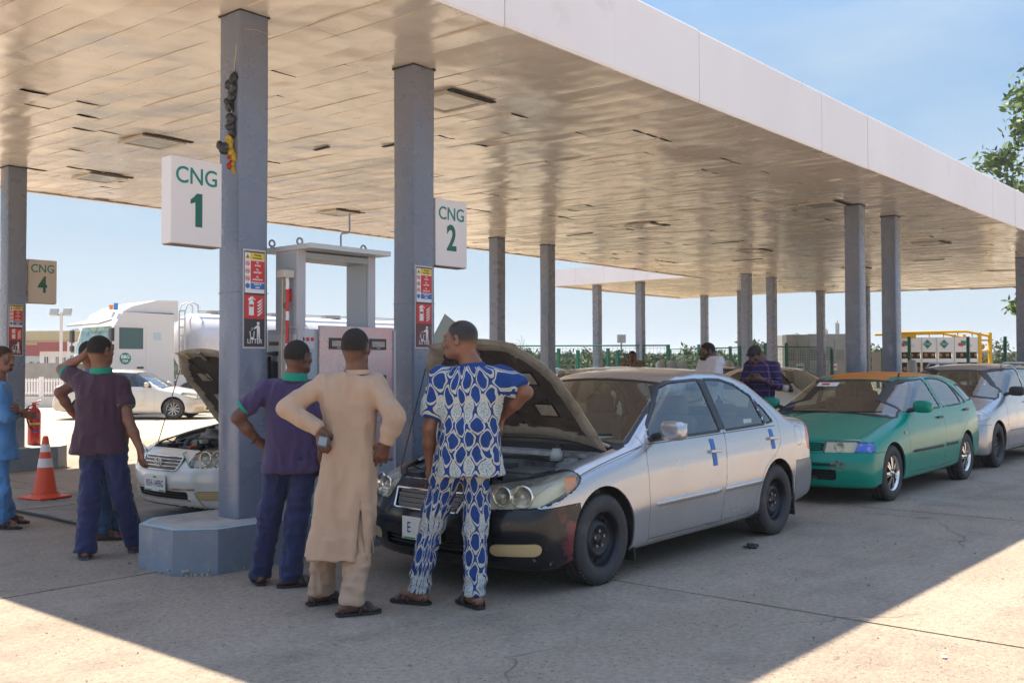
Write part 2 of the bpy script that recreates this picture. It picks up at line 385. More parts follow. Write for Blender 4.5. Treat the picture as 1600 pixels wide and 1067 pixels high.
def canopy():
    c = thing('forecourt_canopy', 'large white flat canopy with beige plank soffit over the CNG filling lanes', 'canopy', (0, 0, 0))
    x0, x1, y0, y1 = 2.86, 39.0, 5.07, 16.95
    # roof and backing
    MB().box(((x0+x1)/2, (y0+y1)/2, 4.72), (x1-x0-.12, y1-y0-.12, .06)).build('roof', m_roof, c)
    bk = MB(); ya, yb = y0+.06, y1-.06
    bk.quad((x0+.06, ya, soffz(ya)+.05), (x0+.06, yb, soffz(yb)+.05), (x1-.06, yb, soffz(yb)+.05), (x1-.06, ya, soffz(ya)+.05)); bk.build('ceiling_backing', m_void, c)
    # fascia panels round the edge, each with a rolled lower lip
    def fpanel(p, q, zb, zt, nrm, jit):
        p = Vector((p[0], p[1], 0)); q = Vector((q[0], q[1], 0)); d = (q-p).normalized(); n = Vector((nrm[0], nrm[1], 0)); L = (q-p).length
        b = MB(); prof = [(-.05, zb+.0), (-.012, zb-.012), (0, zb+.012), (0, zt-.02), (-.02, zt), (-.09, zt)]
        V = [tuple(P_+n*(a+jit)+Vector((0, 0, z))) for P_ in (p+d*.003, q-d*.003) for (a, z) in prof]; m = len(prof)
        b._add(V, [[i, i+1, m+i+1, m+i] for i in range(m-1)]+[[0]+[1, 2, 3, 4, 5]][0:1]+[[m+5, m+4, m+3, m+2, m+1, m]]); return b.build('fascia_panel', m_fas, c)
    rng = random.Random(2)
    n = 24
    for i in range(n):
        a = x0+(x1-x0)*i/n; b_ = x0+(x1-x0)*(i+1)/n; up = .05*max(0, (9-a)/6)
        fpanel((a, y0), (b_, y0), 4.14+rng.uniform(-.004, .004), 4.87+up, (0, -1), rng.uniform(-.004, .004))
    for i in range(n):
        a = x0+(x1-x0)*i/n; b_ = x0+(x1-x0)*(i+1)/n
        if a < 29.7: fpanel((b_, y1), (a, y1), soffz(y1)-.02, 5.02, (0, 1), rng.uniform(-.004, .004))
    for (x, nn) in ((x0, -1), (x1, 1)):
        for i in range(8):
            a = y0+(y1-y0)*i/8; b_ = y0+(y1-y0)*(i+1)/8
            fpanel((x, b_) if nn < 0 else (x, a), (x, a) if nn < 0 else (x, b_), soffz((a+b_)/2)-.03, 4.9+.015*i, (nn, 0), rng.uniform(-.003, .003))
    # soffit planks, joints staggered
    cache = {}; items = []; k = 0; x = x0+.08
    while x < x1-.1:
        y = y0+.02; first = rng.choice([1.3, 1.9, 2.6, 3.3])
        while y < y1-.1:
            L = first if first else rng.choice([3.9, 3.9, 4.5]); first = None; L = min(L, y1-.05-y)
            if L < .25: break
            L = round(L, 1); items.append((x+.146, y+.004, L-.008, k)); y += L; k += 1
        x += .292
    def hole(px, py, L):
        return any(abs(px-fx) < .46 and py < fy+.3 and py+L > fy-.3 for fx, fy in FIX)
    near = sorted(items, key=lambda i: math.hypot(i[0], i[1]+i[2]/2))
    far = []
    for r_, (px, py, L, k) in enumerate(near):
        key = (L, k % 4)
        if key not in cache:
            cache[key] = plank_mesh(L, (k % 4)*7+int(L*10)); cache[key].materials.append(m_sof)
        tilt = rng.uniform(-.004, .004); zz = soffz(py)+rng.uniform(-.0015, .0015)
        rot = (.0212+rng.uniform(-.0012, .0012), tilt, rng.uniform(-.0012, .0012))
        if r_ < 299:
            o = link('soffit_plank', cache[key], None, c); o.location = (px, py, zz); o.rotation_euler = rot
        else: far.append((cache[key], px, py, zz, rot))
    V = []; F = []; b = 0
    for me, px, py, zz, rot in far:
        a = np.zeros(len(me.vertices)*3, np.float32); me.vertices.foreach_get('co', a); a = a.reshape(-1, 3)
        f = np.zeros(len(me.polygons)*4, np.int32); me.loops.foreach_get('vertex_index', f)
        Mx = np.array(Matrix.Translation((px, py, zz)) @ Matrix.Rotation(rot[0], 4, 'X') @ Matrix.Rotation(rot[1], 4, 'Y'))
        V.append(a @ Mx[:3, :3].T+Mx[:3, 3]); F.append(f.reshape(-1, 4)+b); b += len(a)
    if V: setp(link('soffit_planks', npmesh('soffit_planks', np.concatenate(V), np.concatenate(F)), m_sof, c), kind='stuff')
    # recessed lamp frames
    for i, (fx, fy) in enumerate(FIX):
        z = soffz(fy)-.022; b = MB()
        for s in (-1, 1):
            b.box((fx+s*.27, fy, z), (.05, .6, .03)); b.box((fx, fy+s*.275, z), (.49, .05, .03))
        fr = b.build('lamp_frame', mat('lamp_frame_paint', (.5, .45, .38), .4), c)
        MB().box((fx, fy, z-.002), (.49, .5, .01)).build('diffuser', mat('lamp_glass', (.42, .43, .38), .15, col2=(.25, .24, .2), ns=5), fr)
        MB().box((fx+.02, fy-.345, z+.004), (.66, .07, .012)).build('gap', m_void, fr)
    # black gaps where planks have dropped
    for (gx, gy, gl) in ((8.1, 10.1, .3), (8.5, 9.2, .35), (20.5, 11.0, .8), (24.6, 12.6, .9), (27.2, 8.7, .8), (17.4, 12.9, .7)):
        MB().box((gx, gy, soffz(gy)-.017), (.05, gl, .012), rz=rng.uniform(-.1, .1)).build('gap', m_void, c)
    # columns
    A = [(4.53, 6.6), (6.36, 6.6), (16.80, 6.6), (18.51, 6.6), (27.85, 6.6), (29.6, 6.6)]
    B = [(4.5, 14.9), (6.31, 14.9), (16.96, 14.9), (18.80, 14.9), (28.98, 14.9), (30.74, 14.9)]
    for (x, y) in A+B: column(c, x, y, .32)
    return c
def column(c, x, y, zb, s=.27):
    zt = soffz(y)+.03; b = MB(); r = .022; P = []
    for (sx, sy) in ((1, -1), (1, 1), (-1, 1), (-1, -1)):
        a0 = {(1, -1): -90, (1, 1): 0, (-1, 1): 90, (-1, -1): 180}[(sx, sy)]
        for k in range(4):
            a = R(a0+30*k); P.append((x+sx*(s/2-r)+r*math.cos(a), y+sy*(s/2-r)+r*math.sin(a)))
    n = len(P); V = []; hs = [zb, zb+.02, zb+.5, zb+1.0, zb+1.6, zb+2.2, zb+2.8, zb+3.3, zt]
    for z in hs:
        for p in P: V.append((p[0]+.0025*math.sin(z*3+p[0]*9), p[1]+.0025*math.sin(z*2.3+p[1]*7), z))
    b._add(V, [[i*n+k, i*n+(k+1) % n, (i+1)*n+(k+1) % n, (i+1)*n+k] for i in range(len(hs)-1) for k in range(n)], True)
    o = b.build('column', m_col, c)
    MB().box((x, y, zb+1.72), (s+.004, s+.004, .006), bev=.002).build('weld_seam', m_col, o)
    MB().box((x, y, soffz(y)-.006), (s+.012, s+.012, .02)).build('collar', m_void, o)
    return o
CANOPY = canopy()
def wing():
    c = thing('side_canopy', 'smaller white canopy wing beyond the main canopy, above the far lanes', 'canopy', (0, 0, 0))
    x0, x1, y0, y1 = 29.6, 39.0, 17.05, 23.4
    MB().box(((x0+x1)/2, (y0+y1)/2, 4.78), (x1-x0-.1, y1-y0-.1, .06)).build('roof', m_roof, c)
    n = 5
    for i in range(n):
        a, b_ = y0+(y1-y0)*i/n, y0+(y1-y0)*(i+1)/n
        MB().box((x0, (a+b_)/2, 4.78), (.05, b_-a-.006, .62)).build('fascia_panel', m_fas, c)
        MB().box((x1, (a+b_)/2, 4.78), (.05, b_-a-.006, .62)).build('fascia_panel', m_fas, c)
    for i in range(6):
        a = x0+.03+(x1-x0-.06)*i/6; w = (x1-x0-.06)/6
        MB().box((a+w/2, y1, 4.78), (w-.006, .05, .62)).build('fascia_panel', m_fas, c)
    V = []; F = []; x = x0+.1; b = 0; rs = random.Random(5)
    while x < x1-.2:
        me = plank_mesh(6.2, int(x*10) % 9); a = np.zeros(len(me.vertices)*3, np.float32); me.vertices.foreach_get('co', a); a = a.reshape(-1, 3)
        f = np.zeros(len(me.polygons)*4, np.int32); me.loops.foreach_get('vertex_index', f)
        a = a+np.array([x+.14, y0+.05, 4.46]); a[:, 2] += (a[:, 1]-y0)*.012+rs.uniform(-.004, .004); V.append(a); F.append(f.reshape(-1, 4)+b); b += len(a); x += .292
        bpy.data.meshes.remove(me)
    setp(link('soffit_planks', npmesh('soffit_planks', np.concatenate(V), np.concatenate(F)), m_sof, c), kind='stuff')
    for (x, y) in ((30.9, 22.1), (30.5, 19.9), (38.3, 21.7), (36.7, 19.1)): column(c, x, y, 0)
wing()
for (x, y) in ((37.7, 16.2), (36.6, 14.0)): column(CANOPY, x, y, 0)

# ------------------------------------------------------------ pump islands
m_isl = mat('island_paint', (.155, .185, .23), .55, col2=(.20, .23, .27), ns=2.2, dirt=(.27, .27, .265), ds=5, dlo=.52, dhi=.72, bump=.004, bs=14, speck=((.45, .43, .4), 16, .74))
m_islt = mat('island_screed', (.42, .39, .36), .85, col2=(.33, .30, .275), ns=3, dirt=(.24, .22, .2), ds=5, dlo=.58, dhi=.75, bump=.004, bs=40)
m_isle = mat('island_edge_paint', (.26, .42, .50), .6, col2=(.34, .46, .52), ns=9)
def island(xc, yc, label):
    L, W, H = 1.615, .44, .32; P = [(-L, -.23), (-L+.23, -W), (L-.23, -W), (L, -.23), (L, .23), (L-.23, W), (-L+.23, W), (-L, .23)]
    t = thing('pump_island', label, 'pump island', (xc, yc, 0), 0, 'raised islands carrying the canopy columns')
    bm = bmesh.new(); n = len(P); rs = np.random.RandomState(int(xc*10))
    # walls subdivided so the old paintwork is a little uneven
    pts = []
    for i in range(n):
        a, b = P[i], P[(i+1) % n]; k = max(1, int(math.hypot(a[0]-b[0], a[1]-b[1])/.12))
        for j in range(k): pts.append((a[0]+(b[0]-a[0])*j/k, a[1]+(b[1]-a[1])*j/k, j == 0))
    m = len(pts); hs = [-.03, .02, .1, .2, .3, H]; V = []
    for hi, z in enumerate(hs):
        for p in pts:
            d = Vector((p[0], p[1])).normalized(); w = 0 if p[2] else rs.uniform(-.003, .003)
            if hi < 2: w += rs.uniform(0, .008)
            V.append((p[0]+d.x*w, p[1]+d.y*w, z))
    b = MB(); b._add(V, [[i*m+k, i*m+(k+1) % m, (i+1)*m+(k+1) % m, (i+1)*m+k] for i in range(len(hs)-1) for k in range(m)])
    b.build('side_wall', m_isl, t)
    sc = lambda f, g: [(p[0]*f if abs(p[0]) > 1.5 else p[0]*f, p[1]*g) for p in P]
    inn = [(p[0]*.968, p[1]*.89) for p in P]
    e = MB(); e._add([(p[0], p[1], H) for p in P]+[(p[0], p[1], H+.002) for p in inn], [[i, (i+1) % n, n+(i+1) % n, n+i] for i in range(n)]); e.build('edge_line', m_isle, t)
    MB().prism(inn, H-.05, H+.004).build('top_slab', m_islt, t)
    # crumbled mortar along the foot
    rr = random.Random(int(xc*7)); c_ = MB()
    for k in range(46):
        i = rr.choice([0, 0, 1, 1, 7, 1]) if k < 34 else rr.randrange(n); a, b2 = P[i], P[(i+1) % n]; u = rr.random()
        s = rr.uniform(.008, .03); d = Vector(((a[0]+b2[0])/2, (a[1]+b2[1])/2)).normalized()
        c_.box((a[0]+(b2[0]-a[0])*u+d.x*.006, a[1]+(b2[1]-a[1])*u+d.y*.006, rr.uniform(0, .035)), (s, s*rr.uniform(.4, 1), s*.7), rz=rr.random()*3, bev=s*.15)
    c_.build('crumbled_mortar', mat('mortar', (.34, .31, .28), .95, bump=.004, bs=50), t)
    return t
island(5.445, 6.65, 'nearest blue-grey island with light blue edge line, carrying the CNG 1 and CNG 2 columns')
island(17.65, 6.65, 'blue-grey island behind the green hatchback, under the pair of tall right columns')
island(28.7, 6.65, 'blue-grey island under the column at the right edge of the photo')
island(5.42, 14.95, 'grey island at the left edge with the red fire extinguisher on it')
island(17.88, 14.95, 'blue-grey island under the pair of columns right of the CNG 2 sign')
island(29.86, 14.95, 'far blue-grey island under the third pair of columns in the back row')

# ------------------------------------------------------------ signs
m_board = mat('sign_board', (.74, .70, .70), .4, dirt=(.6, .56, .54), ds=5, dlo=.6, dhi=.85)
m_board4 = mat('sign_board_warm', (.60, .54, .48), .5, dirt=(.48, .43, .37), ds=5, dlo=.55, dhi=.8)
m_teal = mat('teal_print', (.0, .20, .17), .4); m_green = mat('dark_green_print', (.0, .115, .075), .4)
def cng(xa, xb, yf, z0, z1, num, label, mb, side):
    xc = (xa+xb)/2; t = thing('lane_sign', label, 'sign', (xc, yf, z0), 0, 'CNG lane number signs')
    w, h = xb-xa, z1-z0
    MB().box((0, .065, h/2), (w, .13, h), bev=.006).build('board', mb, t)
    MB().box((0, .065, -.004), (w-.02, .11, .006)).build('bottom_trim', mat('trim_brown', (.2, .15, .12), .6), t)
    MB().box((side*(w/2+.015), .065, h*.8), (.05, .05, .04)).box((side*(w/2+.015), .065, h*.2), (.05, .05, .04)).build('bracket', m_galv, t)
    text_obj('lettering', 'CNG', .17, (.0, -.0015, h-.135), m_teal, t, sx=.93, bold=.0015)
    if num == '1':
        MB().prism([(-.052, .075), (-.052, .045), (-.012, .06), (-.012, -.12), (.045, -.12), (.045, .125), (.0, .125), (-.022, .10)], .0, .0016, Matrix.Translation((0, -.0005, h*.40)) @ XZ).build('number', m_green, t)
    else: text_obj('number', num, .33, (.0, -.0015, h*.41), m_green, t, sx=.8, bold=.009)
cng(3.83, 4.25, 6.47, 2.36, 2.99, '1', 'white box sign reading CNG 1 on the nearest column', m_board, 1)
cng(6.51, 6.93, 6.47, 2.40, 3.02, '2', 'white box sign reading CNG 2 on the second column', m_board, -1)
cng(6.50, 6.92, 14.84, 2.42, 3.06, '4', 'beige box sign reading CNG 4 on the column at the left edge', m_board4, -1)
m_w = mat('print_white', (.75, .72, .72), .4); m_r = mat('print_red', (.55, .03, .03), .4); m_y = mat('print_yellow', (.65, .48, .05), .4)
m_b = mat('print_blue', (.02, .14, .45), .4); m_k = mat('print_black', (.03, .028, .035), .4); m_mar = mat('print_maroon', (.13, .03, .045), .4, col2=(.25, .2, .2), ns=14, nlo=.55, nhi=.75)
def sticker(xl, xr, yf, z0, z1, label, dark=False):
    w, h = xr-xl, z1-z0; t = thing('safety_sign', label, 'sign', ((xl+xr)/2, yf, z0), 0, 'safety notices on the columns')
    MB().box((0, -.003, h/2), (w, .006, h)).build('board', mat('board_edge', (.5, .44, .45), .5), t)
    y = [-.0065]
    def rect(x0, x1, a, b, m, nm, up=0): # fractions of width and height
        o = MB().box(((x0+x1)/2*w-w/2, y[0]-.0008-up*.0012, (a+b)/2*h), ((x1-x0)*w, .0012, (b-a)*h)).build(nm, m, t); return o
    rect(.05, .95, .02, .98, m_k, 'border'); rect(.07, .93, .56, .965, m_w, 'warning_panel', 1)
    rect(.30, .93, .895, .965, m_y, 'yellow_bar', 2); rect(.32, .93, .67, .885, m_r, 'red_bar', 2); rect(.32, .93, .60, .662, m_b, 'blue_bar', 2)
    rect(.07, .93, .30, .54, m_r, 'extinguisher_panel', 1); rect(.07, .93, .035, .288, m_mar if dark else m_k, 'litter_panel', 1)
    yy = y[0]-.0042
    P = lambda fx, fz: ((fx-.5)*w, yy, fz*h)
    def tx(s, fx, fz, size, m, nm='lettering', sx=1.): text_obj(nm, s, size*h, P(fx, fz), m, t, ext=.0003, sx=sx, bold=.0006)
    tx('Warning', .62, .943, .026, m_k, sx=.9); tx('Petroleum Mixture', .62, .912, .019, m_k, sx=.75)
    for s, f in (('No', .868), ('smoking', .84), ('No', .797), ('naked lights', .77), ('No', .725), ('mobile phones', .698)): tx(s, .62, f, .028, m_w, sx=.72)
    tx('Switch off', .62, .648, .026, m_w, sx=.8); tx('engine', .62, .62, .026, m_w, sx=.8); tx('LITTER', .5, .073, .066, m_w, sx=.88)
    def ring(fx, fz, r, m, slash=True):
        b = MB(); c = P(fx, fz); n = 20
        V = [(c[0]+q*math.cos(2*math.pi*k/n), yy, c[2]+q*math.sin(2*math.pi*k/n)) for q in (r, r*.74) for k in range(n)]
        b._add(V, [[k, (k+1) % n, n+(k+1) % n, n+k] for k in range(n)])
        if slash: b.box(c, (r*1.7, .0006, r*.2), M_=Matrix.Rotation(R(45), 4, 'Y'))
        b.build('prohibition_ring', m, t)
        MB().box((c[0], yy+.0006, c[2]), (r*.9, .0006, r*.5)).build('pictogram', m_k, t)
    for f in (.855, .78, .705): ring(.185, f, .026*h, m_r)
    c = P(.185, .63); MB().cyl((c[0], yy, c[2]), .026*h, .0008, 'Y').build('mandatory_disc', m_b, t); tx('!', .185, .63, .04, m_w, 'pictogram')
    c = P(.185, .93); MB()._add and None
    b = MB(); b._add([(c[0]-.02*w/.2, yy, c[2]-.028*h), (c[0]+.02*w/.2, yy, c[2]-.028*h), (c[0], yy, c[2]+.03*h)], [[0, 1, 2]]); b.build('warning_triangle', m_y, t)
    b = MB(); b._add([(c[0]-.010*w/.2, yy-.0006, c[2]-.02*h), (c[0]+.010*w/.2, yy-.0006, c[2]-.02*h), (c[0], yy-.0006, c[2]+.014*h)], [[0, 1, 2]]); b.build('pictogram', m_k, t)
    def poly(pts, m, nm='pictogram', yo=0):
        b = MB(); b._add([((px-.5)*w, yy-yo, pz*h) for px, pz in pts], [list(range(len(pts)))]); b.build(nm, m, t)
    # extinguisher and flames
    poly([(.24, .335), (.46, .335), (.46, .465), (.42, .485), (.28, .485), (.24, .465)], m_w)
    poly([(.30, .487), (.40, .487), (.40, .50), (.52, .488), (.54, .497), (.42, .512), (.44, .525), (.30, .52), (.20, .495), (.22, .482)], m_w)
    poly([(.26, .42), (.44, .42), (.44, .445), (.26, .445)], m_r, yo=.0006)
    for k in range(5):
        z = .34+k*.032; poly([(.60, z), (.66, z-.012), (.78, z+.012), (.86, z+.045), (.80, z+.034), (.76, z+.026), (.68, z+.012)], m_w)
    # litter man and bin
    poly([(.60, .10), (.64, .10), (.66, .17), (.68, .10), (.73, .10), (.73, .215), (.70, .236), (.60, .236), (.45, .205), (.47, .195), (.59, .208), (.60, .18)], m_w)
    c = P(.655, .255); MB().cyl((c[0], yy, c[2]), .017*h, .0008, 'Y', 14).build('pictogram', m_w, t)
    poly([(.27, .175), (.31, .175), (.34, .115), (.44, .115), (.46, .175), (.50, .175), (.46, .10), (.32, .10)], m_w)
    for q in ((.40, .195), (.35, .187), (.38, .208)): poly([(q[0]-.015, q[1]-.004), (q[0]+.015, q[1]-.004), (q[0]+.012, q[1]+.005), (q[0]-.012, q[1]+.004)], m_w)
sticker(4.43, 4.635, 6.464, 1.61, 2.37, 'tall safety notice with red, yellow and black panels on the CNG 1 column')
sticker(6.235, 6.455, 6.464, 1.63, 2.38, 'tall safety notice with a reddish litter panel on the CNG 2 column', True)
sticker(6.19, 6.40, 14.764, 1.64, 2.38, 'faded safety notice on the CNG 4 column behind the man in blue', True)

# ------------------------------------------------------------ gas dispenser
def dispenser():
    t = thing('gas_dispenser', 'tall grey gas dispenser with stainless front between the CNG 1 and CNG 2 columns', 'gas dispenser', (5.32, 6.60, .325))
    m_ss = mat('stainless', (.50, .37, .37), .30, metal=.4, col2=(.55, .27, .28), ns=1.1, nlo=.42, nhi=.62, dirt=(.42, .4, .4), ds=5, dlo=.5, dhi=.72, rvar=.1, wave=.003, ws=3)
    m_cab = mat('cabinet_grey', (.34, .38, .42), .4, dirt=(.32, .33, .34), ds=4, dlo=.55, dhi=.8); m_cab2 = mat('cabinet_pale', (.44, .42, .46), .4)
    X0, X1, Y0, Y1 = -.51, .46, -.34, .08
    MB().box(((X0+X1)/2, (Y0+Y1)/2, .72), (X1-X0, Y1-Y0, 1.44), bev=.006).build('cabinet', m_cab, t)
    f = MB().box((.06, Y0-.012, .92), (.79, .02, 1.10), bev=.004).build('front_panel', m_ss, t)
    MB().box((.06, Y0-.010, .19), (.79, .016, .32), bev=.003).build('lower_panel', m_cab, t)
    MB().box((X0-.001, Y0-.006, 1.36), (.03, .03, .2)).box((X1-.005, Y0-.02, .72), (.02, .03, 1.46)).build('edge_trim', m_cab2, t)
    for (x, z) in ((-.15, 1.33), (.27, 1.33), (-.15, 1.03), (.27, 1.03)):
        fr = MB().box((x, Y0-.026, z), (.18, .014, .09), bev=.002).build('display_bezel', m_k, t)
        MB().box((x, Y0-.034, z), (.14, .003, .045)).build('display', mat('lcd', (.28, .24, .22), .1, col2=(.45, .3, .26), ns=20), fr)
        text_obj('lettering', 'NAIRA' if z > 1.2 else 'SCM/KG', .014, (x, Y0-.0345, z-.033), m_w, fr, ext=.0002)
    MB().lathe([(.008, 0), (.008, .012), (.0, .012)], (.27, Y0-.022, 1.12), 'Y', 12).build('lock', m_black, t)
    MB().box((0.02, Y0-.024, 1.44), (.03, .004, .012)).build('logo', mat('logo_green', (.02, .35, .2), .4), t)
    # end face fittings (facing the nearest column)
    MB().box((-.44, Y0-.003, 1.36), (.13, .006, .15)).build('notice', mat('notice', (.5, .5, .5), .4), t)
    for k in range(3):
        MB().cyl((-.485+.045*k, Y0-.0075, 1.36), .017, .002, 'Y', 14).build('prohibition_ring', m_r if k else m_k, t)
    MB().box((X0-.004, -.13, .85), (.008, .36, 1.1)).build('side_panel', mat('side_panel_grey', (.48, .50, .54), .35), t)
    nz = MB(); nz.box((X0-.05, -.06, 1.02), (.07, .05, .34), bev=.01).box((X0-.05, .01, 1.04), (.06, .04, .38), bev=.01).box((X0-.03, -.025, 1.25), (.03, .12, .03)); nz.build('nozzle_holder', m_black, t)
    MB().box((X0-.01, -.02, 1.33), (.006, .12, .03)).box((X0-.01, -.2, .78), (.006, .1, .12)).build('label_plate', m_black, t)
    MB().box((X0-.012, -.22, .95), (.006, .11, .16)).build('notice', m_w, t)
    # posts, head beam and hood
    for xa, nm in ((X0+.04, 'post'), (.255, 'post')):
        MB().box((xa, -.17, 1.75), (.08, .28, .62), bev=.004).build(nm, m_cab2, t)
        MB().box((xa-.043, -.17, 1.75), (.006, .24, .56)).build('post_cover', m_cab, t)
    MB().box((-.105, -.17, 2.02), (.79, .27, .05), bev=.003).build('head_beam', m_cab, t)
    b = MB(); b.box((-.11, -.18, 2.075), (.83, .62, .04), bev=.004); b.build('hood', mat('hood_grey', (.50, .52, .54), .4, dirt=(.35, .33, .3), ds=4, dlo=.6, dhi=.8), t)
    for (x, y) in ((-.48, .06), (-.42, -.22), (.24, -.22)):
        pts = [(x+.026*math.cos(a), y, 2.135+.026*math.sin(a)) for a in [i*math.pi/8 for i in range(17)]]
        MB().tube(pts, .008, 8).cyl((x, y, 2.105), .009, .03).build('lifting_eye', m_galv, t)
    MB().tube([(.18, 0, 2.09), (.18, 0, 2.26), (.195, 0, 2.28), (.26, 0, 2.29), (.275, 0, 2.31), (.275, 0, 2.46)], .008, 8).build('vent_pipe', m_galv, t)
    # breakaway hose with red and white sleeve and yellow couplings, hung on the near post
    h = thing('filling_hose', 'red and white filling hose with yellow couplings hanging down the end of the dispenser', 'hose', (X0+5.32-.06, 6.34, .85))
    b = MB(); b.box((0, .02, 1.34), (.1, .1, .06), bev=.006).build('hose_bracket', mat('bracket_cream', (.5, .46, .4), .5), h)
    segs = [(1.31, 1.22, m_w), (1.22, 1.05, m_r), (1.05, .98, m_w), (.98, .80, m_r), (.80, .56, m_w)]
    for a, c, m in segs: MB().tube([(0, 0, a), (.004, 0, (a+c)/2), (0, 0, c)], .014, 10).build('hose_sleeve', m, h)
    for z in (.52, .30): MB().box((0, 0, z), (.065, .05, .085), bev=.012).build('coupling', mat('coupling_yellow', (.62, .45, .03), .45), h)
    MB().tube([(0, 0, .48), (.006, 0, .34)], .014, 10).tube([(0, 0, .26), (.0, 0, .18), (.0, 0, .12)], .012, 10).tube([(-.03, .02, 1.3), (-.035, .02, .6), (-.03, .02, .1)], .006, 8).build('metal_pipe', mat('brass', (.45, .33, .2), .4, metal=.7), h)
    MB().box((.05, .03, 1.18), (.05, .03, .1), bev=.005).build('shut_off_tag', m_r, h)
    text_obj('lettering', 'A08', .07, (X0+5.32-.005, 6.30, 1.92), m_black, None, rot=(math.pi/2, 0, -math.pi/2), sx=.8).parent = t
    lt = [o for o in t.children if o.name.startswith('lettering')][-1]; lt.location = (X0-.048, -.22, 1.62)
dispenser()

# ------------------------------------------------------------ rag bundle tied to the first column
def bundle():
    t = thing('plastic_bag_bundle', 'black and yellow plastic bags tied in a string down the CNG 1 column', 'plastic bags', (4.385, 6.53, 3.0))
    rs = np.random.RandomState(5)
    def blob(z0, z1, r, m, n=7, x=0):
        V = []; F = []; base = 0
        for k in range(n):
            c = np.array([x+rs.uniform(-.02, .02), rs.uniform(-.02, .03), z0+(z1-z0)*(k+.5)/n]); bm = bmesh.new(); bmesh.ops.create_icosphere(bm, subdivisions=2, radius=r)
            v = np.array([q.co[:] for q in bm.verts]); f = [[q.index for q in ff.verts] for ff in bm.faces]; bm.free()
            nn = vnoise(v*28+k*5.3); v = v*(1+.55*nn[:, None])*[1, .9, 1.1]+c; V.append(v); F += [[i+base for i in ff] for ff in f]; base += len(v)
        link('plastic_bag', npmesh('plastic_bag', np.concatenate(V), F, False), m, t)
    mk = mat('black_bag', (.02, .022, .024), .35, spec=.6); my = mat('yellow_bag', (.45, .28, .02), .45); mr = mat('red_bag', (.4, .03, .02), .45)
    blob(.44, .68, .040, mk, 7); blob(.24, .38, .036, mk, 4, -.025); blob(.10, .16, .035, mk, 3, -.08)
    blob(.05, .25, .032, my, 6, -.01); blob(-.02, .08, .022, mr, 3, -.01); blob(-.06, .03, .024, my, 3, .0)
    MB().tube([(0, 0, .66), (.012, -.02, .9), (.02, -.03, 1.0)], .004, 6).tube([(-.01, 0, .44), (-.02, 0, .36)], .004, 6).build('string', mat('string', (.5, .42, .3), .8), t)
    MB().tube([(.01, -.02, 1.02), (.06, -.074, 1.05), (.15, -.075, 1.065), (.285, -.075, 1.06)], .0025, 6).build('string', mat('string'if 0 else 'string', (.5, .42, .3), .8), t)
bundle()
# ------------------------------------------------------------ cars: bodies from an implicit shape, cut into panels
def table(pts, sig=.03, step=.005):
    xs = np.array([p[0] for p in pts]); ys = np.array([p[1] for p in pts]); g = np.arange(xs[0]-.3, xs[-1]+.3, step)
    v = np.interp(g, xs, ys); k = int(3*sig/step)
    if k > 0:
        w = np.exp(-.5*(np.arange(-k, k+1)*step/sig)**2); w /= w.sum(); v = np.convolve(np.pad(v, k, 'edge'), w, 'valid')
    return lambda x: np.interp(x, g, v)
def polyd(P, x, z):
    """signed distance to a polygon"""
    P = np.asarray(P, float); n = len(P); d = np.full(x.shape, 1e9); s = np.ones(x.shape)
    for i in range(n):
        a = P[i]; b = P[i-1]; ex, ez = b[0]-a[0], b[1]-a[1]; wx, wz = x-a[0], z-a[1]
        t = np.clip((wx*ex+wz*ez)/(ex*ex+ez*ez), 0, 1); d = np.minimum(d, (wx-ex*t)**2+(wz-ez*t)**2)
        c1 = z >= a[1]; c2 = z < b[1]; c3 = ex*wz > ez*wx
        fl = (c1 & c2 & c3) | (~c1 & ~c2 & ~c3); s = np.where(fl, -s, s)
    return s*np.sqrt(d)
m_rub = mat('black_rubber', (.02, .02, .02), .6)
m_trim = mat('window_trim', (.022, .022, .024), .4)
m_tyre = mat('tyre', (.045, .042, .042), .8, dirt=(.12, .10, .09), ds=6, dlo=.5, dhi=.8, bump=.001, bs=120)
m_in = mat('car_interior', (.075, .07, .066), .8); m_seat = mat('seat_fabric', (.13, .105, .095), .9, col2=(.10, .08, .075), ns=9)
m_under = mat('underbody', (.03, .027, .025), .9, dirt=(.1, .075, .055), ds=5)
m_gl = glass('car_glass', (.76, .84, .80), ior=1.75, f0=.015, f1=.08); m_gld = glass('tinted_glass', (.32, .38, .40), ior=1.75)
m_lens = glass('lamp_lens', (.92, .88, .74), rough=.06, film=(.70, .66, .52), f0=.10, f1=.30)
m_chr = mat('chrome', (.75, .74, .72), .14, metal=1); m_refl = mat('lamp_reflector', (.72, .69, .58), .4, metal=.1)
m_amb = mat('amber_lens', (.75, .22, .02), .25, coat=.5); m_redl = mat('red_lens', (.5, .02, .03), .2, coat=.5)
def paint(name, c, metal=.55, rough=.3, **k):
    rough *= .8
    m = mat(name, c, rough, metal=metal, coat=.8, rvar=.04, **k)
    for n in m.node_tree.nodes:
        if n.type == 'TEX_NOISE': n.inputs['Detail'].default_value = 3; n.inputs['Roughness'].default_value = .45
    return m
WHEELC = {}
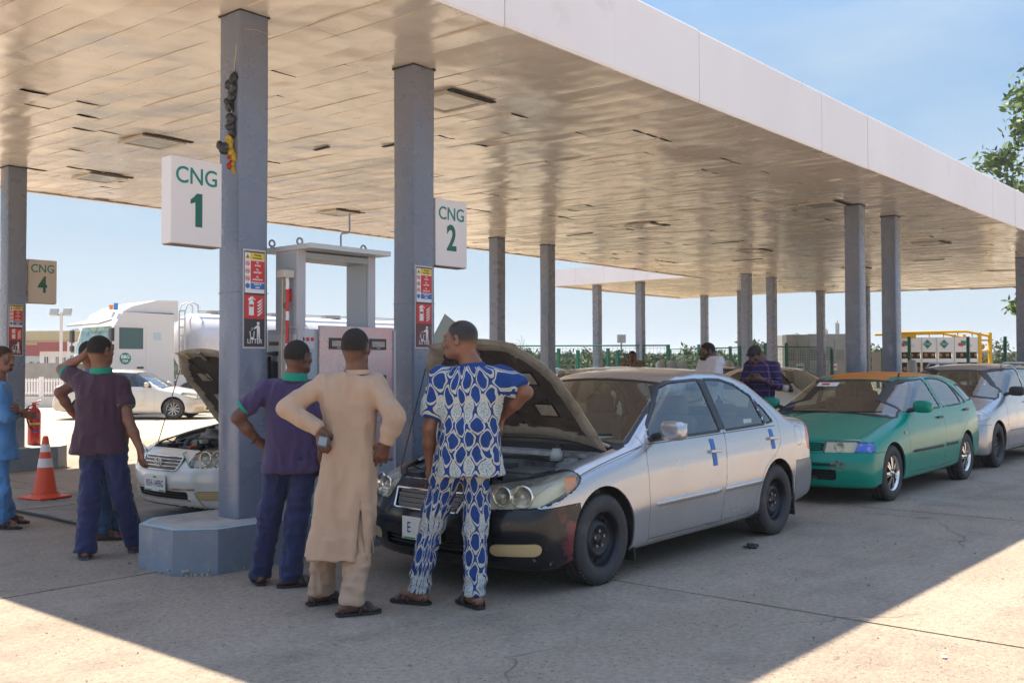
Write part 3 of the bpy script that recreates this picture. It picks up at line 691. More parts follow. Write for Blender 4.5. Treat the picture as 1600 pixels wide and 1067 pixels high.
def wheel(kind, Rt, w=.19):
    """a wheel template: list of (name, mesh, material), outer face towards -Y"""
    key = (kind, Rt)
    if key in WHEELC: return WHEELC[key]
    rr = Rt*.63; out = []; b = MB()
    pr = [(rr*.97, -.075), (rr*1.0, -.088), (Rt*.80, -.098), (Rt*.92, -.094), (Rt*.975, -.078), (Rt, -.055), (Rt, -.03), (Rt*.985, -.028), (Rt*.985, -.022), (Rt, -.02), (Rt, .02), (Rt*.985, .022), (Rt*.985, .028), (Rt, .03), (Rt, .06), (Rt*.93, .09), (rr, .09)]
    b.lathe(pr, axis='Y', n=56)
    for k in range(56):   # tread blocks along both shoulders
        a = 2*math.pi*(k+.5)/56
        for yy in (-.062, .062): b.box((Rt*.992*math.cos(a), yy, Rt*.992*math.sin(a)), (.014, .030, .008), M_=Matrix.Rotation(-a, 4, 'Y'))
    out.append(('tyre', b.mesh('tyre'), m_tyre))
    if kind == 'steel':
        m = mat('steel_rim', (.025, .027, .035), .38, metal=.4, dirt=(.2, .12, .08), ds=9, dlo=.58, dhi=.75)
        b = MB(); b.lathe([(rr*1.0, -.09), (rr*.965, -.086), (rr*.93, -.05), (rr*.90, -.02), (rr*.84, -.014), (rr*.72, -.026), (rr*.60, -.05), (rr*.50, -.058), (rr*.44, -.04), (rr*.36, -.03), (rr*.2, -.03), (rr*.19, -.05), (0, -.05)], axis='Y', n=40)
        out.append(('rim', b.mesh('rim'), m))
        b = MB()
        for k in range(14):
            a = 2*math.pi*k/14; b.cyl((rr*.775*math.cos(a), -.0235, rr*.775*math.sin(a)), rr*.065, .012, 'Y', 10)
        out.append(('vent_hole', b.mesh('vent_hole'), m_void))
        b = MB()
        for k in range(5):
            a = 2*math.pi*k/5+.3; b.cyl((rr*.28*math.cos(a), -.040, rr*.28*math.sin(a)), .011, .03, 'Y', 6)
        out.append(('lug_nut', b.mesh('lug_nut'), mat('nut', (.45, .38, .33), .35, metal=.9)))
    else:
        m = m_chr if kind == 'chrome' else mat('alloy', (.45, .45, .46), .3, metal=.8)
        b = MB(); b.lathe([(rr, -.09), (rr*.96, -.088), (rr*.93, -.06), (rr*.9, .05)], axis='Y', n=40)
        n = 7 if kind == 'chrome' else 5
        for k in range(n):
            a = 2*math.pi*k/n; M_ = Matrix.Rotation(-a, 4, 'Y')
            for s in (-.055, .055):
                v = [(rr*.16, -.085, s*.25*rr/.2), (rr*.95, -.07, s*1.6*rr/.2*.7), (rr*.95, -.07, s*1.6*rr/.2*.7+.026), (rr*.16, -.085, s*.25*rr/.2+.02)]
                w_ = [(p[0], p[1]+.035, p[2]) for p in v]; b._add([M_ @ Vector(q) for q in v+w_], [[0, 1, 2, 3], [7, 6, 5, 4], [0, 4, 5, 1], [2, 6, 7, 3], [1, 5, 6, 2], [0, 3, 7, 4]])
        b.lathe([(0, -.096), (rr*.13, -.094), (rr*.2, -.08), (rr*.22, -.04)], axis='Y', n=16)
        out.append(('rim', b.mesh('rim'), m)); b = MB(); b.cyl((0, -.02, 0), rr*.9, .02, 'Y', 24); out.append(('brake_disc', b.mesh('brake_disc'), m_under))
        b = MB()
        for k in range(5):
            a = 2*math.pi*k/5+.3; b.cyl((rr*.2*math.cos(a), -.09, rr*.2*math.sin(a)), .008, .02, 'Y', 6)
        out.append(('lug_nut', b.mesh('lug_nut'), m_black))
    for n_, me, m in out: me.materials.append(m)
    WHEELC[key] = out; return out
def put_wheel(car, kind, Rt, x, y, z=None, steer=0):
    z = Rt if z is None else z; W_ = wheel(kind, Rt); w = link('wheel', W_[0][1], None, car); w.location = (x, y, z)
    w.rotation_euler = (0, random.uniform(0, 6), (0 if y < 0 else math.pi)+steer)
    for n_, me, m in W_[1:]: link(n_, me, None, w)
    return w

def build_car(car, S, h=.02):
    L, W = S['L'], S['W']
    zt = table(S['top'], S.get('tsig', .03)); wp = table(S['plan'], .12); xf = table(S['front'], .02); xr = table(S['rear'], .02)
    belt = table(S['belt'], .1); pz = table(S['prof'], .022); zb = table(S['bottom'], .05); tum = S.get('tum', .42); bz = S['bz']
    cw, cr_ = S.get('cw', .16), S.get('crw', .14); xm = S['xmid']; crown = S.get('crown', .05); cf, cp = S.get('cf', .3), S.get('cfp', 2.6); rf = S.get('rf', .2)
    def Wd(x, z):
        zr = z-(belt(x)-bz); return wp(x)+np.where(zr < bz, pz(zr), pz(bz)-tum*(zr-bz))
    def comps(P):
        x, y, z = P[..., 0], P[..., 1], P[..., 2]; yy = np.abs(y)
        s = np.tanh((x-xm)*4)*.5+.5; k = cw*(1-s)-cr_*s; xs = x-k*yy*yy
        t0 = zt(xs); sl = (zt(xs+.01)-zt(xs-.01))/.02
        ft = (z-t0+crown*(yy/.7)**2)/np.sqrt(1+sl*sl)
        fs = yy-Wd(x, z)
        ff = (xf(z)+cf*(yy/W)**cp)-x; fr = x-(L-xr(z)-rf*(yy/W)**3)
        return ft, fs, ff, fr, zb(x)-z
    def f(P):
        ft, fs, ff, fr, fb = comps(P)
        return smax(smax(smax(ft, fs, S.get('kt', .10)), smax(ff, fr, .02), S.get('kf', .09)), fb, .05)
    n = [int((L+.2)/h)+2, int((2*W+.2)/h)//2*2+2, int(1.75/h)+2]; lo = np.array([-.1, -(n[1]-1)*h/2, .05])
    V = np.empty(n, np.float32); ys = lo[1]+np.arange(n[1])*h; zs = lo[2]+np.arange(n[2])*h
    Y_, Z_ = np.meshgrid(ys, zs, indexing='ij')
    for a in range(0, n[0], 16):
        xs = lo[0]+np.arange(a, min(a+16, n[0]))*h
        P = np.stack([np.broadcast_to(xs[:, None, None], (len(xs),)+Y_.shape), np.broadcast_to(Y_, (len(xs),)+Y_.shape), np.broadcast_to(Z_, (len(xs),)+Y_.shape)], -1)
        V[a:a+len(xs)] = f(P)
    P, Q = surfnets(V, lo, h)
    def grad(g, P, e=.002):
        G = np.empty_like(P)
        for k in range(3):
            d = np.zeros(3); d[k] = e; G[:, k] = (g(P+d)-g(P-d))/(2*e)
        return G
    def newton(P, it=3):
        for _ in range(it):
            G = grad(f, P); v = f(P); P = P-np.clip(v/np.maximum((G*G).sum(1), .05), -.03, .03)[:, None]*G
        return P
    P = newton(P)
    regs = S['regions'](dict(Wd=Wd, zt=zt, belt=belt, xf=xf, W=W, L=L, cf=cf, cp=cp, cw=cw, crw=cr_))
    C = P[Q].mean(1); lab = np.full(len(Q), -1)
    NF = np.cross(P[Q[:, 2]]-P[Q[:, 0]], P[Q[:, 3]]-P[Q[:, 1]]); NF /= np.maximum(np.linalg.norm(NF, axis=1, keepdims=True), 1e-9)
    for i, (nm, g, split, m) in enumerate(regs):
        v = g(C, NF); lab[(lab < 0) & (v < 0)] = i
    lab[lab < 0] = len(regs)
    # pull the border vertices of every region onto its outline
    mn = np.full(len(P), 999); mxl = np.full(len(P), -1)
    for k in range(4): np.minimum.at(mn, Q[:, k], lab); np.maximum.at(mxl, Q[:, k], lab)
    for i, (nm, g, split, m) in enumerate(regs):
        ix = np.nonzero((mn == i) & (mxl > i))[0]
        if len(ix) == 0: continue
        p = P[ix]; p0 = p.copy(); gn = grad(f, p); gn /= np.maximum(np.linalg.norm(gn, axis=1, keepdims=True), 1e-9)
        gg = lambda q: g(q, gn)
        for _ in range(4):
            G = grad(gg, p); G -= gn*(G*gn).sum(1, keepdims=True); d = (G*G).sum(1)
            st = np.clip(gg(p)/np.maximum(d, .2), -.5*h, .5*h); p = p-st[:, None]*G
            v = f(p); Gf = grad(f, p); p = p-np.clip(v/np.maximum((Gf*Gf).sum(1), .05), -.02, .02)[:, None]*Gf
        mv = np.linalg.norm(p-p0, axis=1, keepdims=True); p = p0+(p-p0)*np.minimum(1, .95*h/np.maximum(mv, 1e-9)); P[ix] = p
    NV = grad(f, P); NV /= np.maximum(np.linalg.norm(NV, axis=1, keepdims=True), 1e-9)
    out = {}
    names = [r[0] for r in regs]+['body_shell']; splits = [r[2] for r in regs]+[False]; mats = [r[3] for r in regs]+[S['paint']]
    rim = S.get('rim', .014)
    for i, nm in enumerate(names):
        if nm == 'void': continue
        for side in ((-1, 1) if splits[i] else (0,)):
            sel = lab == i
            if side: sel &= (C[:, 1]*side > 0)
            q = Q[sel]
            if len(q) < 3: continue
            u, inv = np.unique(q, return_inverse=True); q = inv.reshape(q.shape); p = P[u].copy(); nv = NV[u].copy()
            E_ = np.concatenate([q[:, [k, (k+1) % 4]] for k in range(4)]); key = np.minimum(E_[:, 0], E_[:, 1])*len(p)+np.maximum(E_[:, 0], E_[:, 1])
            _, fi, ct = np.unique(key, return_index=True, return_counts=True); be = E_[fi[ct == 1]]
            d = p[be[:, 1]]-p[be[:, 0]]; inw = np.cross(nv[be[:, 0]], d); inw /= np.maximum(np.linalg.norm(inw, axis=1, keepdims=True), 1e-9)
            acc = np.zeros_like(p); np.add.at(acc, be[:, 0], inw); np.add.at(acc, be[:, 1], inw)
            ln = np.linalg.norm(acc, axis=1, keepdims=True); acc = np.where(ln > 1e-6, acc/np.maximum(ln, 1e-9), 0)
            gap = .0022 if nm not in ('car_glass',) else 0
            if h > .035: gap *= 1.6
            p = p+acc*gap
            inset = {'window': .006, 'windscreen': .004, 'rear_window': .004, 'quarter_window': .006}.get(nm, 0)
            p = p-nv*inset
            bu = np.unique(be); m2 = -np.ones(len(p), int); m2[bu] = np.arange(len(bu)); nb = len(p)
            top = p[bu]; bot = top-nv[bu]*rim; rn = -acc[bu]
            Va = np.concatenate([p, top, bot]); Na = np.concatenate([nv, rn, rn])
            a, b = m2[be[:, 0]], m2[be[:, 1]]
            Fr = np.stack([nb+b, nb+a, nb+len(bu)+a, nb+len(bu)+b], 1)
            if nm in ('window', 'windscreen', 'rear_window', 'quarter_window', 'headlamp_lens'): Va, Na, Fa = p, nv, q
            else: Fa = np.concatenate([q, Fr])
            if nm == 'hood' and S.get('hood_open'):
                out['hood'] = (p, nv, q, be); continue
            if nm == 'headlamp_lens': link('lamp_housing', npmesh('lamp_housing', p-nv*.05+acc*.004, q, True), m_refl, car)
            me = npmesh(nm, Va, Fa, True, normals=Na)
            o = link(nm, me, mats[i], car); out.setdefault(nm, []).append(o)
    out['f'] = dict(Wd=Wd, zt=zt, xf=xf, W=W, L=L, cf=cf, cp=cp, f=f, newton=newton, grad=grad)
    return out
def open_hood(car, hd, paint_m, hinge, ang, under=(.34, .30, .24), ins=True):
    """the hood lifted about its rear hinge, with a pressed inner frame and a heat shield"""
    p, nv, q, be = hd; n = len(p)
    B = p[np.unique(be)]; dist = np.array([np.min(np.linalg.norm(B-v, axis=1)) for v in p])
    yc, xc = np.abs(p[:, 1]), p[:, 0]
    u_ = np.clip(dist/.035, 0, 1); u2 = np.clip((dist-.09)/.03, 0, 1); depth = .005+.020*u_*u_*(3-2*u_)-.013*u2*u2*(3-2*u2)
    rib = (np.abs(np.abs(p[:, 1])-(.05+.35*(1.15-xc))) < .028) & (dist > .06); depth = np.where(rib, .024, depth)
    inn = p-nv*depth[:, None]; V = np.concatenate([p, inn]); F = np.concatenate([q, q[:, ::-1]+n, np.stack([be[:, 1], be[:, 0], be[:, 0]+n, be[:, 1]+n], 1)])
    cc = dist[q].mean(1); rb = rib[q].mean(1) > .5
    mi = np.concatenate([np.zeros(len(q)), np.where((cc > .125) & ~rb if not ins else (cc > .115), 2, 1), np.ones(len(be))])
    h = Vector((hinge[0], 0, hinge[1])); M_ = Matrix.Translation(h) @ Matrix.Rotation(ang, 4, 'Y') @ Matrix.Translation(-h)
    Mn = np.array(M_); V = V @ Mn[:3, :3].T+Mn[:3, 3]
    m_fr = mat('hood_inner_%d' % int(under[0]*100), under, .6, dirt=(under[0]*.4, under[1]*.36, under[2]*.33), ds=6, dlo=.45, dhi=.72, bump=.003, bs=25)
    m_is = mat('heat_shield', (.045, .038, .035), .95, col2=(.10, .078, .06), ns=3.2, dirt=(.15, .12, .09), ds=7, dlo=.58, dhi=.75, bump=.006, bs=16)
    me = npmesh('hood', V, F, True, mi); me.set_sharp_from_angle(angle=R(28)); o = link('hood', me, [paint_m, m_fr, m_is], car)
    def Tr(x, y, off):
        i = np.argmin((p[:, 0]-x)**2+(p[:, 1]-y)**2); v = p[i]-nv[i]*off; nn = nv[i]; w = M_ @ Vector(v); nn = (M_.to_3x3() @ Vector(nn)).normalized(); return w, nn
    rng = random.Random(3)
    for (x, y) in ((.55, -.30), (.55, .30), (.85, -.33), (.85, .33)):
        w, nn = Tr(x, y, .020); Rm = nn.to_track_quat('Z', 'Y').to_matrix().to_4x4()
        MB().box(w, (.16, .10, .008), M_=Rm, bev=.003).build('access_plate', mat('plate_tan', (.40, .35, .27), .6, dirt=(.2, .17, .13), ds=20), o)
        MB().box(w+nn*.003, (.19, .13, .004), M_=Rm).build('plate_surround', m_black, o)
    for k in range(9):
        w, nn = Tr(rng.uniform(.35, 1.0), rng.uniform(-.45, .45), .022); b = MB(); b.tube([w, w-nn*.006], .012, 8); b.build('clip', m_black, o)
    w, nn = Tr(.26, 0, .03); MB().box(w, (.05, .12, .03), M_=nn.to_track_quat('Z', 'Y').to_matrix().to_4x4(), bev=.006).build('latch', m_galv, o)
    w, nn = Tr(.24, .22, .034); MB().box(w, (.03, .10, .002), M_=nn.to_track_quat('Z', 'Y').to_matrix().to_4x4()).build('yellow_label', mat('label_yellow', (.55, .42, .04), .5), o)
    for s in (-1, 1):
        a, nn = Tr(hinge[0]-.04, s*.62, .02); MB().tube([a, (a+Vector((hinge[0]+.05, s*.66, hinge[1]-.05)))/2+Vector((.02, 0, .0)), (hinge[0]+.05, s*.66, hinge[1]-.05)], .013, 8).build('hinge', m_fr, o)
    a, nn = Tr(.42, .55, .03); MB().tube([(.36, .60, .70), a], .0045, 6).build('prop_rod', m_black, car)
    return o
def engine_bay(car, S, paintcol):
    xe = S['cowl_x']-.03; m_w = mat('bay_paint', paintcol, .5, dirt=(.14, .11, .085), ds=5, dlo=.4, dhi=.7)
    m_e = mat('engine_metal', (.34, .33, .31), .5, metal=.4, dirt=(.13, .11, .09), ds=12, dlo=.4, dhi=.65); m_p = mat('engine_plastic', (.06, .06, .063), .5, dirt=(.22, .19, .155), ds=6, dlo=.5, dhi=.75)
    b = MB(); b.box((xe, 0, .60), (.02, 1.26, .52)).box((xe-.05, 0, .84), (.10, 1.2, .03)); b.build('firewall', m_w, car)
    for s in (-1, 1):
        b = MB(); P = [(.22, .35), (xe, .35), (xe, .82), (.8, .78), (.22, .62)]
        b._add([(x, s*.60, z) for x, z in P]+[(x, s*.625, z) for x, z in P], [[0, 1, 2, 3, 4], [9, 8, 7, 6, 5]]+[[i, (i+1) % 5, 5+(i+1) % 5, 5+i] for i in range(5)])
        b.box((.70, s*.65, .735), (.9, .10, .02), M_=Matrix.Rotation(R(-11), 4, 'Y')); b.build('inner_wing', m_w, car)
        MB().lathe([(.0, .03), (.05, .03), (.055, 0), (.10, -.01), (.11, -.06)], (.92, s*.53, .80), n=20).build('strut_mount', m_e, car)
    MB().box((.20, 0, .635), (.05, 1.1, .035), bev=.008).box((.20, -.35, .66), (.06, .12, .02)).build('radiator_support', m_w, car)
    MB().box((.235, 0, .46), (.04, .86, .34)).build('radiator', m_p, car)
    MB().box((.65, 0, .30), (.95, 1.22, .02)).build('undertray', m_under, car)
    e = MB(); e.box((.68, .05, .52), (.34, .62, .36), bev=.03).box((.70, .05, .72), (.30, .58, .06), bev=.02); e.build('engine_block', m_e, car)
    e = MB(); e.box((.72, .08, .765), (.20, .46, .035), bev=.012).box((.56, .08, .70), (.12, .5, .10), bev=.03); e.build('engine_cover', m_p, car)
    for k in range(4): MB().tube([(.52, -.12+.13*k, .62), (.46, -.12+.13*k, .68), (.50, -.12+.13*k, .745), (.60, -.12+.13*k, .755)], .028, 10).build('intake_runner', m_p, car)
    MB().box((.62, -.42, .66), (.30, .26, .20), bev=.015).box((.62, -.42, .765), (.31, .27, .018), bev=.006).build('air_filter_box', m_p, car)
    MB().box((.42, .47, .63), (.18, .22, .19), bev=.008).box((.42, .40, .735), (.03, .03, .02)).build('battery', mat('battery', (.05, .05, .055), .4), car)
    h = MB(); P = [(.52, -.30, .72), (.48, -.20, .75), (.50, -.10, .74), (.56, -.02, .73)]
    n = 26
    for k in range(n):
        t = k/(n-1)*(len(P)-1); i = min(int(t), len(P)-2); a = Vector(P[i]).lerp(Vector(P[i+1]), t-i); d = (Vector(P[i+1])-Vector(P[i])).normalized()
        h.tube([a-d*.006, a+d*.006], .040 if k % 2 else .033, 12)
    h.build('corrugated_hose', m_rub, car)
    MB().lathe([(.0, .09), (.03, .09), (.034, .07), (.045, .06), (.05, 0), (.0, 0)], (.98, -.36, .80), n=18).build('fluid_reservoir', mat('reservoir', (.5, .5, .46), .4), car)
    MB().cyl((.98, -.36, .90), .032, .022).build('reservoir_cap', m_black, car)
    rng = random.Random(9); w = MB()
    for k in range(9):
        y = rng.uniform(-.45, .45); x = rng.uniform(.45, .9); cl = lambda v: max(-.52, min(.52, v)); w.tube([(x, y, .60), (x+rng.uniform(-.12, .12), cl(y+rng.uniform(-.15, .15)), rng.uniform(.70, .77)), (x+rng.uniform(-.12, .12), cl(y+rng.uniform(-.35, .35)), rng.uniform(.66, .75))], rng.uniform(.005, .014), 8)
    w.tube([(.25, -.35, .60), (.33, -.15, .70), (.38, .15, .69), (.30, .35, .62)], .022, 10).tube([(xe-.06, -.5, .78), (xe-.1, 0, .80), (xe-.08, .5, .78)], .010, 8); w.build('cable_and_hose', m_rub, car)
    g = MB()
    for k in range(14): g.box((rng.uniform(.35, .98), rng.uniform(-.5, .5), rng.uniform(.66, .78)), (rng.uniform(.03, .09), rng.uniform(.03, .1), rng.uniform(.02, .06)), rz=rng.uniform(0, 3), bev=.004)
    g.build('engine_fitting', m_e, car)
def interior(car, S, lhd=1, seatm=None):
    seatm = seatm or m_seat; x0 = S['cowl_x']; xB = S['xB']; W = S['W']; zf = .34; xr = S['xseat_r']
    b = MB(); b.box(((x0+xr+.7)/2, 0, .30), (xr+.7-x0, 2*W-.22, .03))
    for s in (-1, 1): b.box(((x0+xr+.5)/2+.1, s*(W-.12), .60), (xr+.2-x0, .02, .56))
    b.box((x0+.02, 0, .58), (.02, 2*W-.3, .52)); b.build('cabin_lining', m_in, car)
    d = MB(); d.box((x0+.32, 0, .84), (.50, 2*W-.34, .14), bev=.05).box((x0+.5, 0, .70), (.16, .3, .34), bev=.03); d.box((x0+.46, .36*lhd, .90), (.20, .36, .07), bev=.03); d.build('dashboard', m_in, car)
    st = MB(); ca = Vector((x0+.72, .36*lhd, .86)); Rm = Matrix.Rotation(R(-62), 3, 'Y')
    pts = [ca+Rm @ Vector((.18*math.cos(a), .18*math.sin(a), 0)) for a in [i*math.pi/12 for i in range(25)]]; st.tube(pts, .014, 8, caps=False)
    st.tube([pts[3], ca, pts[9]], .014, 6).tube([pts[18], ca], .014, 6).tube([ca, ca+Vector((-.25, 0, -.08))], .03, 8); st.build('steering_wheel', m_black, car)
    for y in (-.37, .37):
        s = MB(); s.box((xB-.33, y, .50), (.50, .48, .14), bev=.05).box((xB-.03, y, .78), (.13, .48, .58), bev=.055, M_=Matrix.Rotation(R(14), 4, 'Y')); s.build('front_seat', seatm, car)
        MB().box((xB+.06, y, 1.13), (.10, .27, .19), bev=.045).tube([(xB+.045, y-.06, 1.0), (xB+.055, y-.06, 1.1)], .007, 6).tube([(xB+.045, y+.06, 1.0), (xB+.055, y+.06, 1.1)], .007, 6).build('headrest', seatm, car)
    s = MB(); s.box((xr-.25, 0, .50), (.5, 1.28, .14), bev=.05).box((xr+.05, 0, .76), (.14, 1.28, .54), bev=.06, M_=Matrix.Rotation(R(20), 4, 'Y'))
    for y in (-.38, .38): s.box((xr+.17, y, 1.06), (.10, .25, .14), bev=.04)
    s.build('rear_seat', seatm, car)
def tube_on_side(out, pts, side, off=.0):
    Wd = out['f']['Wd']; return [(x, side*(float(Wd(np.array(x), np.array(z)))+off), z) for x, z in pts]
def strip_on_side(car, out, nm, m, x0, x1, zf, hh, th, side, n=14):
    """a moulding of height hh and thickness th that follows the car's flank"""
    Wd = out['f']['Wd']; V = []; F = []; pr = [(-1, 0), (-.85, .8), (-.3, 1), (.3, 1), (.85, .8), (1, 0)]; k = len(pr)
    for i in range(n+1):
        x = x0+(x1-x0)*i/n; z = zf(x) if callable(zf) else zf; e = 1 if 0 < i < n else .55
        for a, t in pr:
            zz = z+a*hh/2*e; V.append((x, side*(float(Wd(np.array(x), np.array(zz)))-.003+t*th*(1 if 0 < i < n else 0)), zz))
    for i in range(n):
        for j in range(k-1):
            q = [i*k+j, (i+1)*k+j, (i+1)*k+j+1, i*k+j+1]; F.append(q if side < 0 else q[::-1])
    return link(nm, npmesh(nm, V, F), m, car)
def blob(nm, m, parent, c, r, e=2.6, n=20, cut=None, rz=0):
    """a soft rounded lump (superellipsoid)"""
    V = []; F = []
    sg = lambda v: math.copysign(abs(v)**(2/e), v)
    for i in range(n//2+1):
        a = -math.pi/2+math.pi*i/(n//2)
        for j in range(n):
            b = 2*math.pi*j/n; v = Vector((r[0]*sg(math.cos(a))*sg(math.cos(b)), r[1]*sg(math.cos(a))*sg(math.sin(b)), r[2]*sg(math.sin(a))))
            if cut: v.x *= 1+cut*v.y/r[1]
            v.rotate(Matrix.Rotation(rz, 3, 'Z')); V.append((v.x+c[0], v.y+c[1], v.z+c[2]))
    for i in range(n//2):
        for j in range(n): F.append([i*n+j, i*n+(j+1) % n, (i+1)*n+(j+1) % n, (i+1)*n+j])
    return link(nm, npmesh(nm, V, F), m, parent)
def wheel_wells(car, S):
    for x in (S['x1'], S['x2']):
        for s in (-1, 1):
            r = S['arch']+.03; n = 16; V = []; F = []; y0, y1 = s*(S['W']-.36), s*(S['W']-.03)
            for i in range(n+1):
                a = -.35+(math.pi+.7)*i/n
                for y in (y0, y1): V.append((x+r*math.cos(a), y, S['R']+.0+r*math.sin(a)))
            for i in range(n): F.append([2*i, 2*i+1, 2*i+3, 2*i+2])
            b = MB(); b._add(V, F, True); b._add([V[2*i] for i in range(n+1)], [list(range(n+1))]); b.build('wheel_well', m_under, car)
    MB().box(((S['x1']+S['x2'])/2, 0, .22), (S['x2']-S['x1']-.8, 2*S['W']-.2, .06)).box((S['x1'], 0, .3), (.5, .8, .1)).box((S['x2']+.3, 0, .32), (.9, .8, .1)).build('underbody', m_under, car)
def add_common(car, S, out, kind='steel', mirror_m=None, handle_m=None, lhd=1, glassm=None):
    wheel_wells(car, S)
    for x in (S['x1'], S['x2']):
        for s in (-1, 1): put_wheel(car, kind, S['R'], x, s*(S['W']-.115), steer=S.get('steer', 0) if x < 1.5 else 0)
    interior(car, S, lhd)
    mx, mz = S['mirror']; wy = float(out['f']['Wd'](np.array(mx), np.array(mz-.04)))
    for s in (-1, 1):
        o = blob('door_mirror', mirror_m or S['paint'], car, (mx+.02, s*(wy+.15), mz), (.055, .11, .072), 3.2, rz=s*.12)
        MB().box((mx+.072, s*(wy+.15), mz), (.004, .18, .11), bev=.001, rz=s*.12).build('mirror_glass', m_chr, o)
        MB().tube([(mx+.0, s*(wy-.01), mz-.05), (mx+.01, s*(wy+.07), mz-.03)], .025, 8).build('mirror_arm', m_black, o)
    for hx, hz in S['handles']:
        for s in (-1, 1):
            y = s*(float(out['f']['Wd'](np.array(hx), np.array(hz)))+.018)
            MB().box((hx, y, hz), (.17, .018, .028), bev=.007).box((hx-.07, y-s*.012, hz), (.02, .02, .02)).box((hx+.07, y-s*.012, hz), (.02, .02, .02)).build('door_handle', handle_m or S['paint'], car)
def lamp_inside(car, out, y0, y1, zc, s, big=True, amber=None):
    """bowls and backing behind a clear headlamp lens"""
    F = out['f']; fx = lambda y, z: float(F['xf'](np.array(z)))+F['cf']*(abs(y)/F['W'])**F['cp']
    g = MB(); n = 8; V = []
    for i in range(n+1):
        y = y0+(y1-y0)*i/n
        for z in (zc-.10, zc+.10): V.append((fx(y, z)+.10+(.05 if z > zc else 0), s*y, z))
    for t, r in ((.32, .058), (.66, .066)) if big else ((.5, .06),):
        y = y0+(y1-y0)*t; x = fx(y, zc)+.035; a = math.atan(F['cf']*F['cp']*(y/F['W'])**(F['cp']-1)/F['W'])*s*.6
        M_ = Matrix.Translation((x, s*y, zc+.008)) @ Matrix.Rotation(-a, 4, 'Z') @ Matrix.Rotation(math.pi/2, 4, 'Y')
        b = MB(); b.lathe([(.0, .05), (r*.4, .045), (r*.8, .02), (r, -.01), (r*1.12, -.014), (r*1.16, 0)], n=28)
        b.v = [tuple(M_ @ Vector(v)) for v in b.v]; b.build('lamp_bowl', m_chr, car)
        b = MB(); b.lathe([(.0, -.012), (.012, -.01), (.018, .0), (.018, .04)], n=12); b.v = [tuple(M_ @ Vector(v)) for v in b.v]; b.build('bulb', mat('bulb', (.55, .56, .5), .1, metal=.3), car)

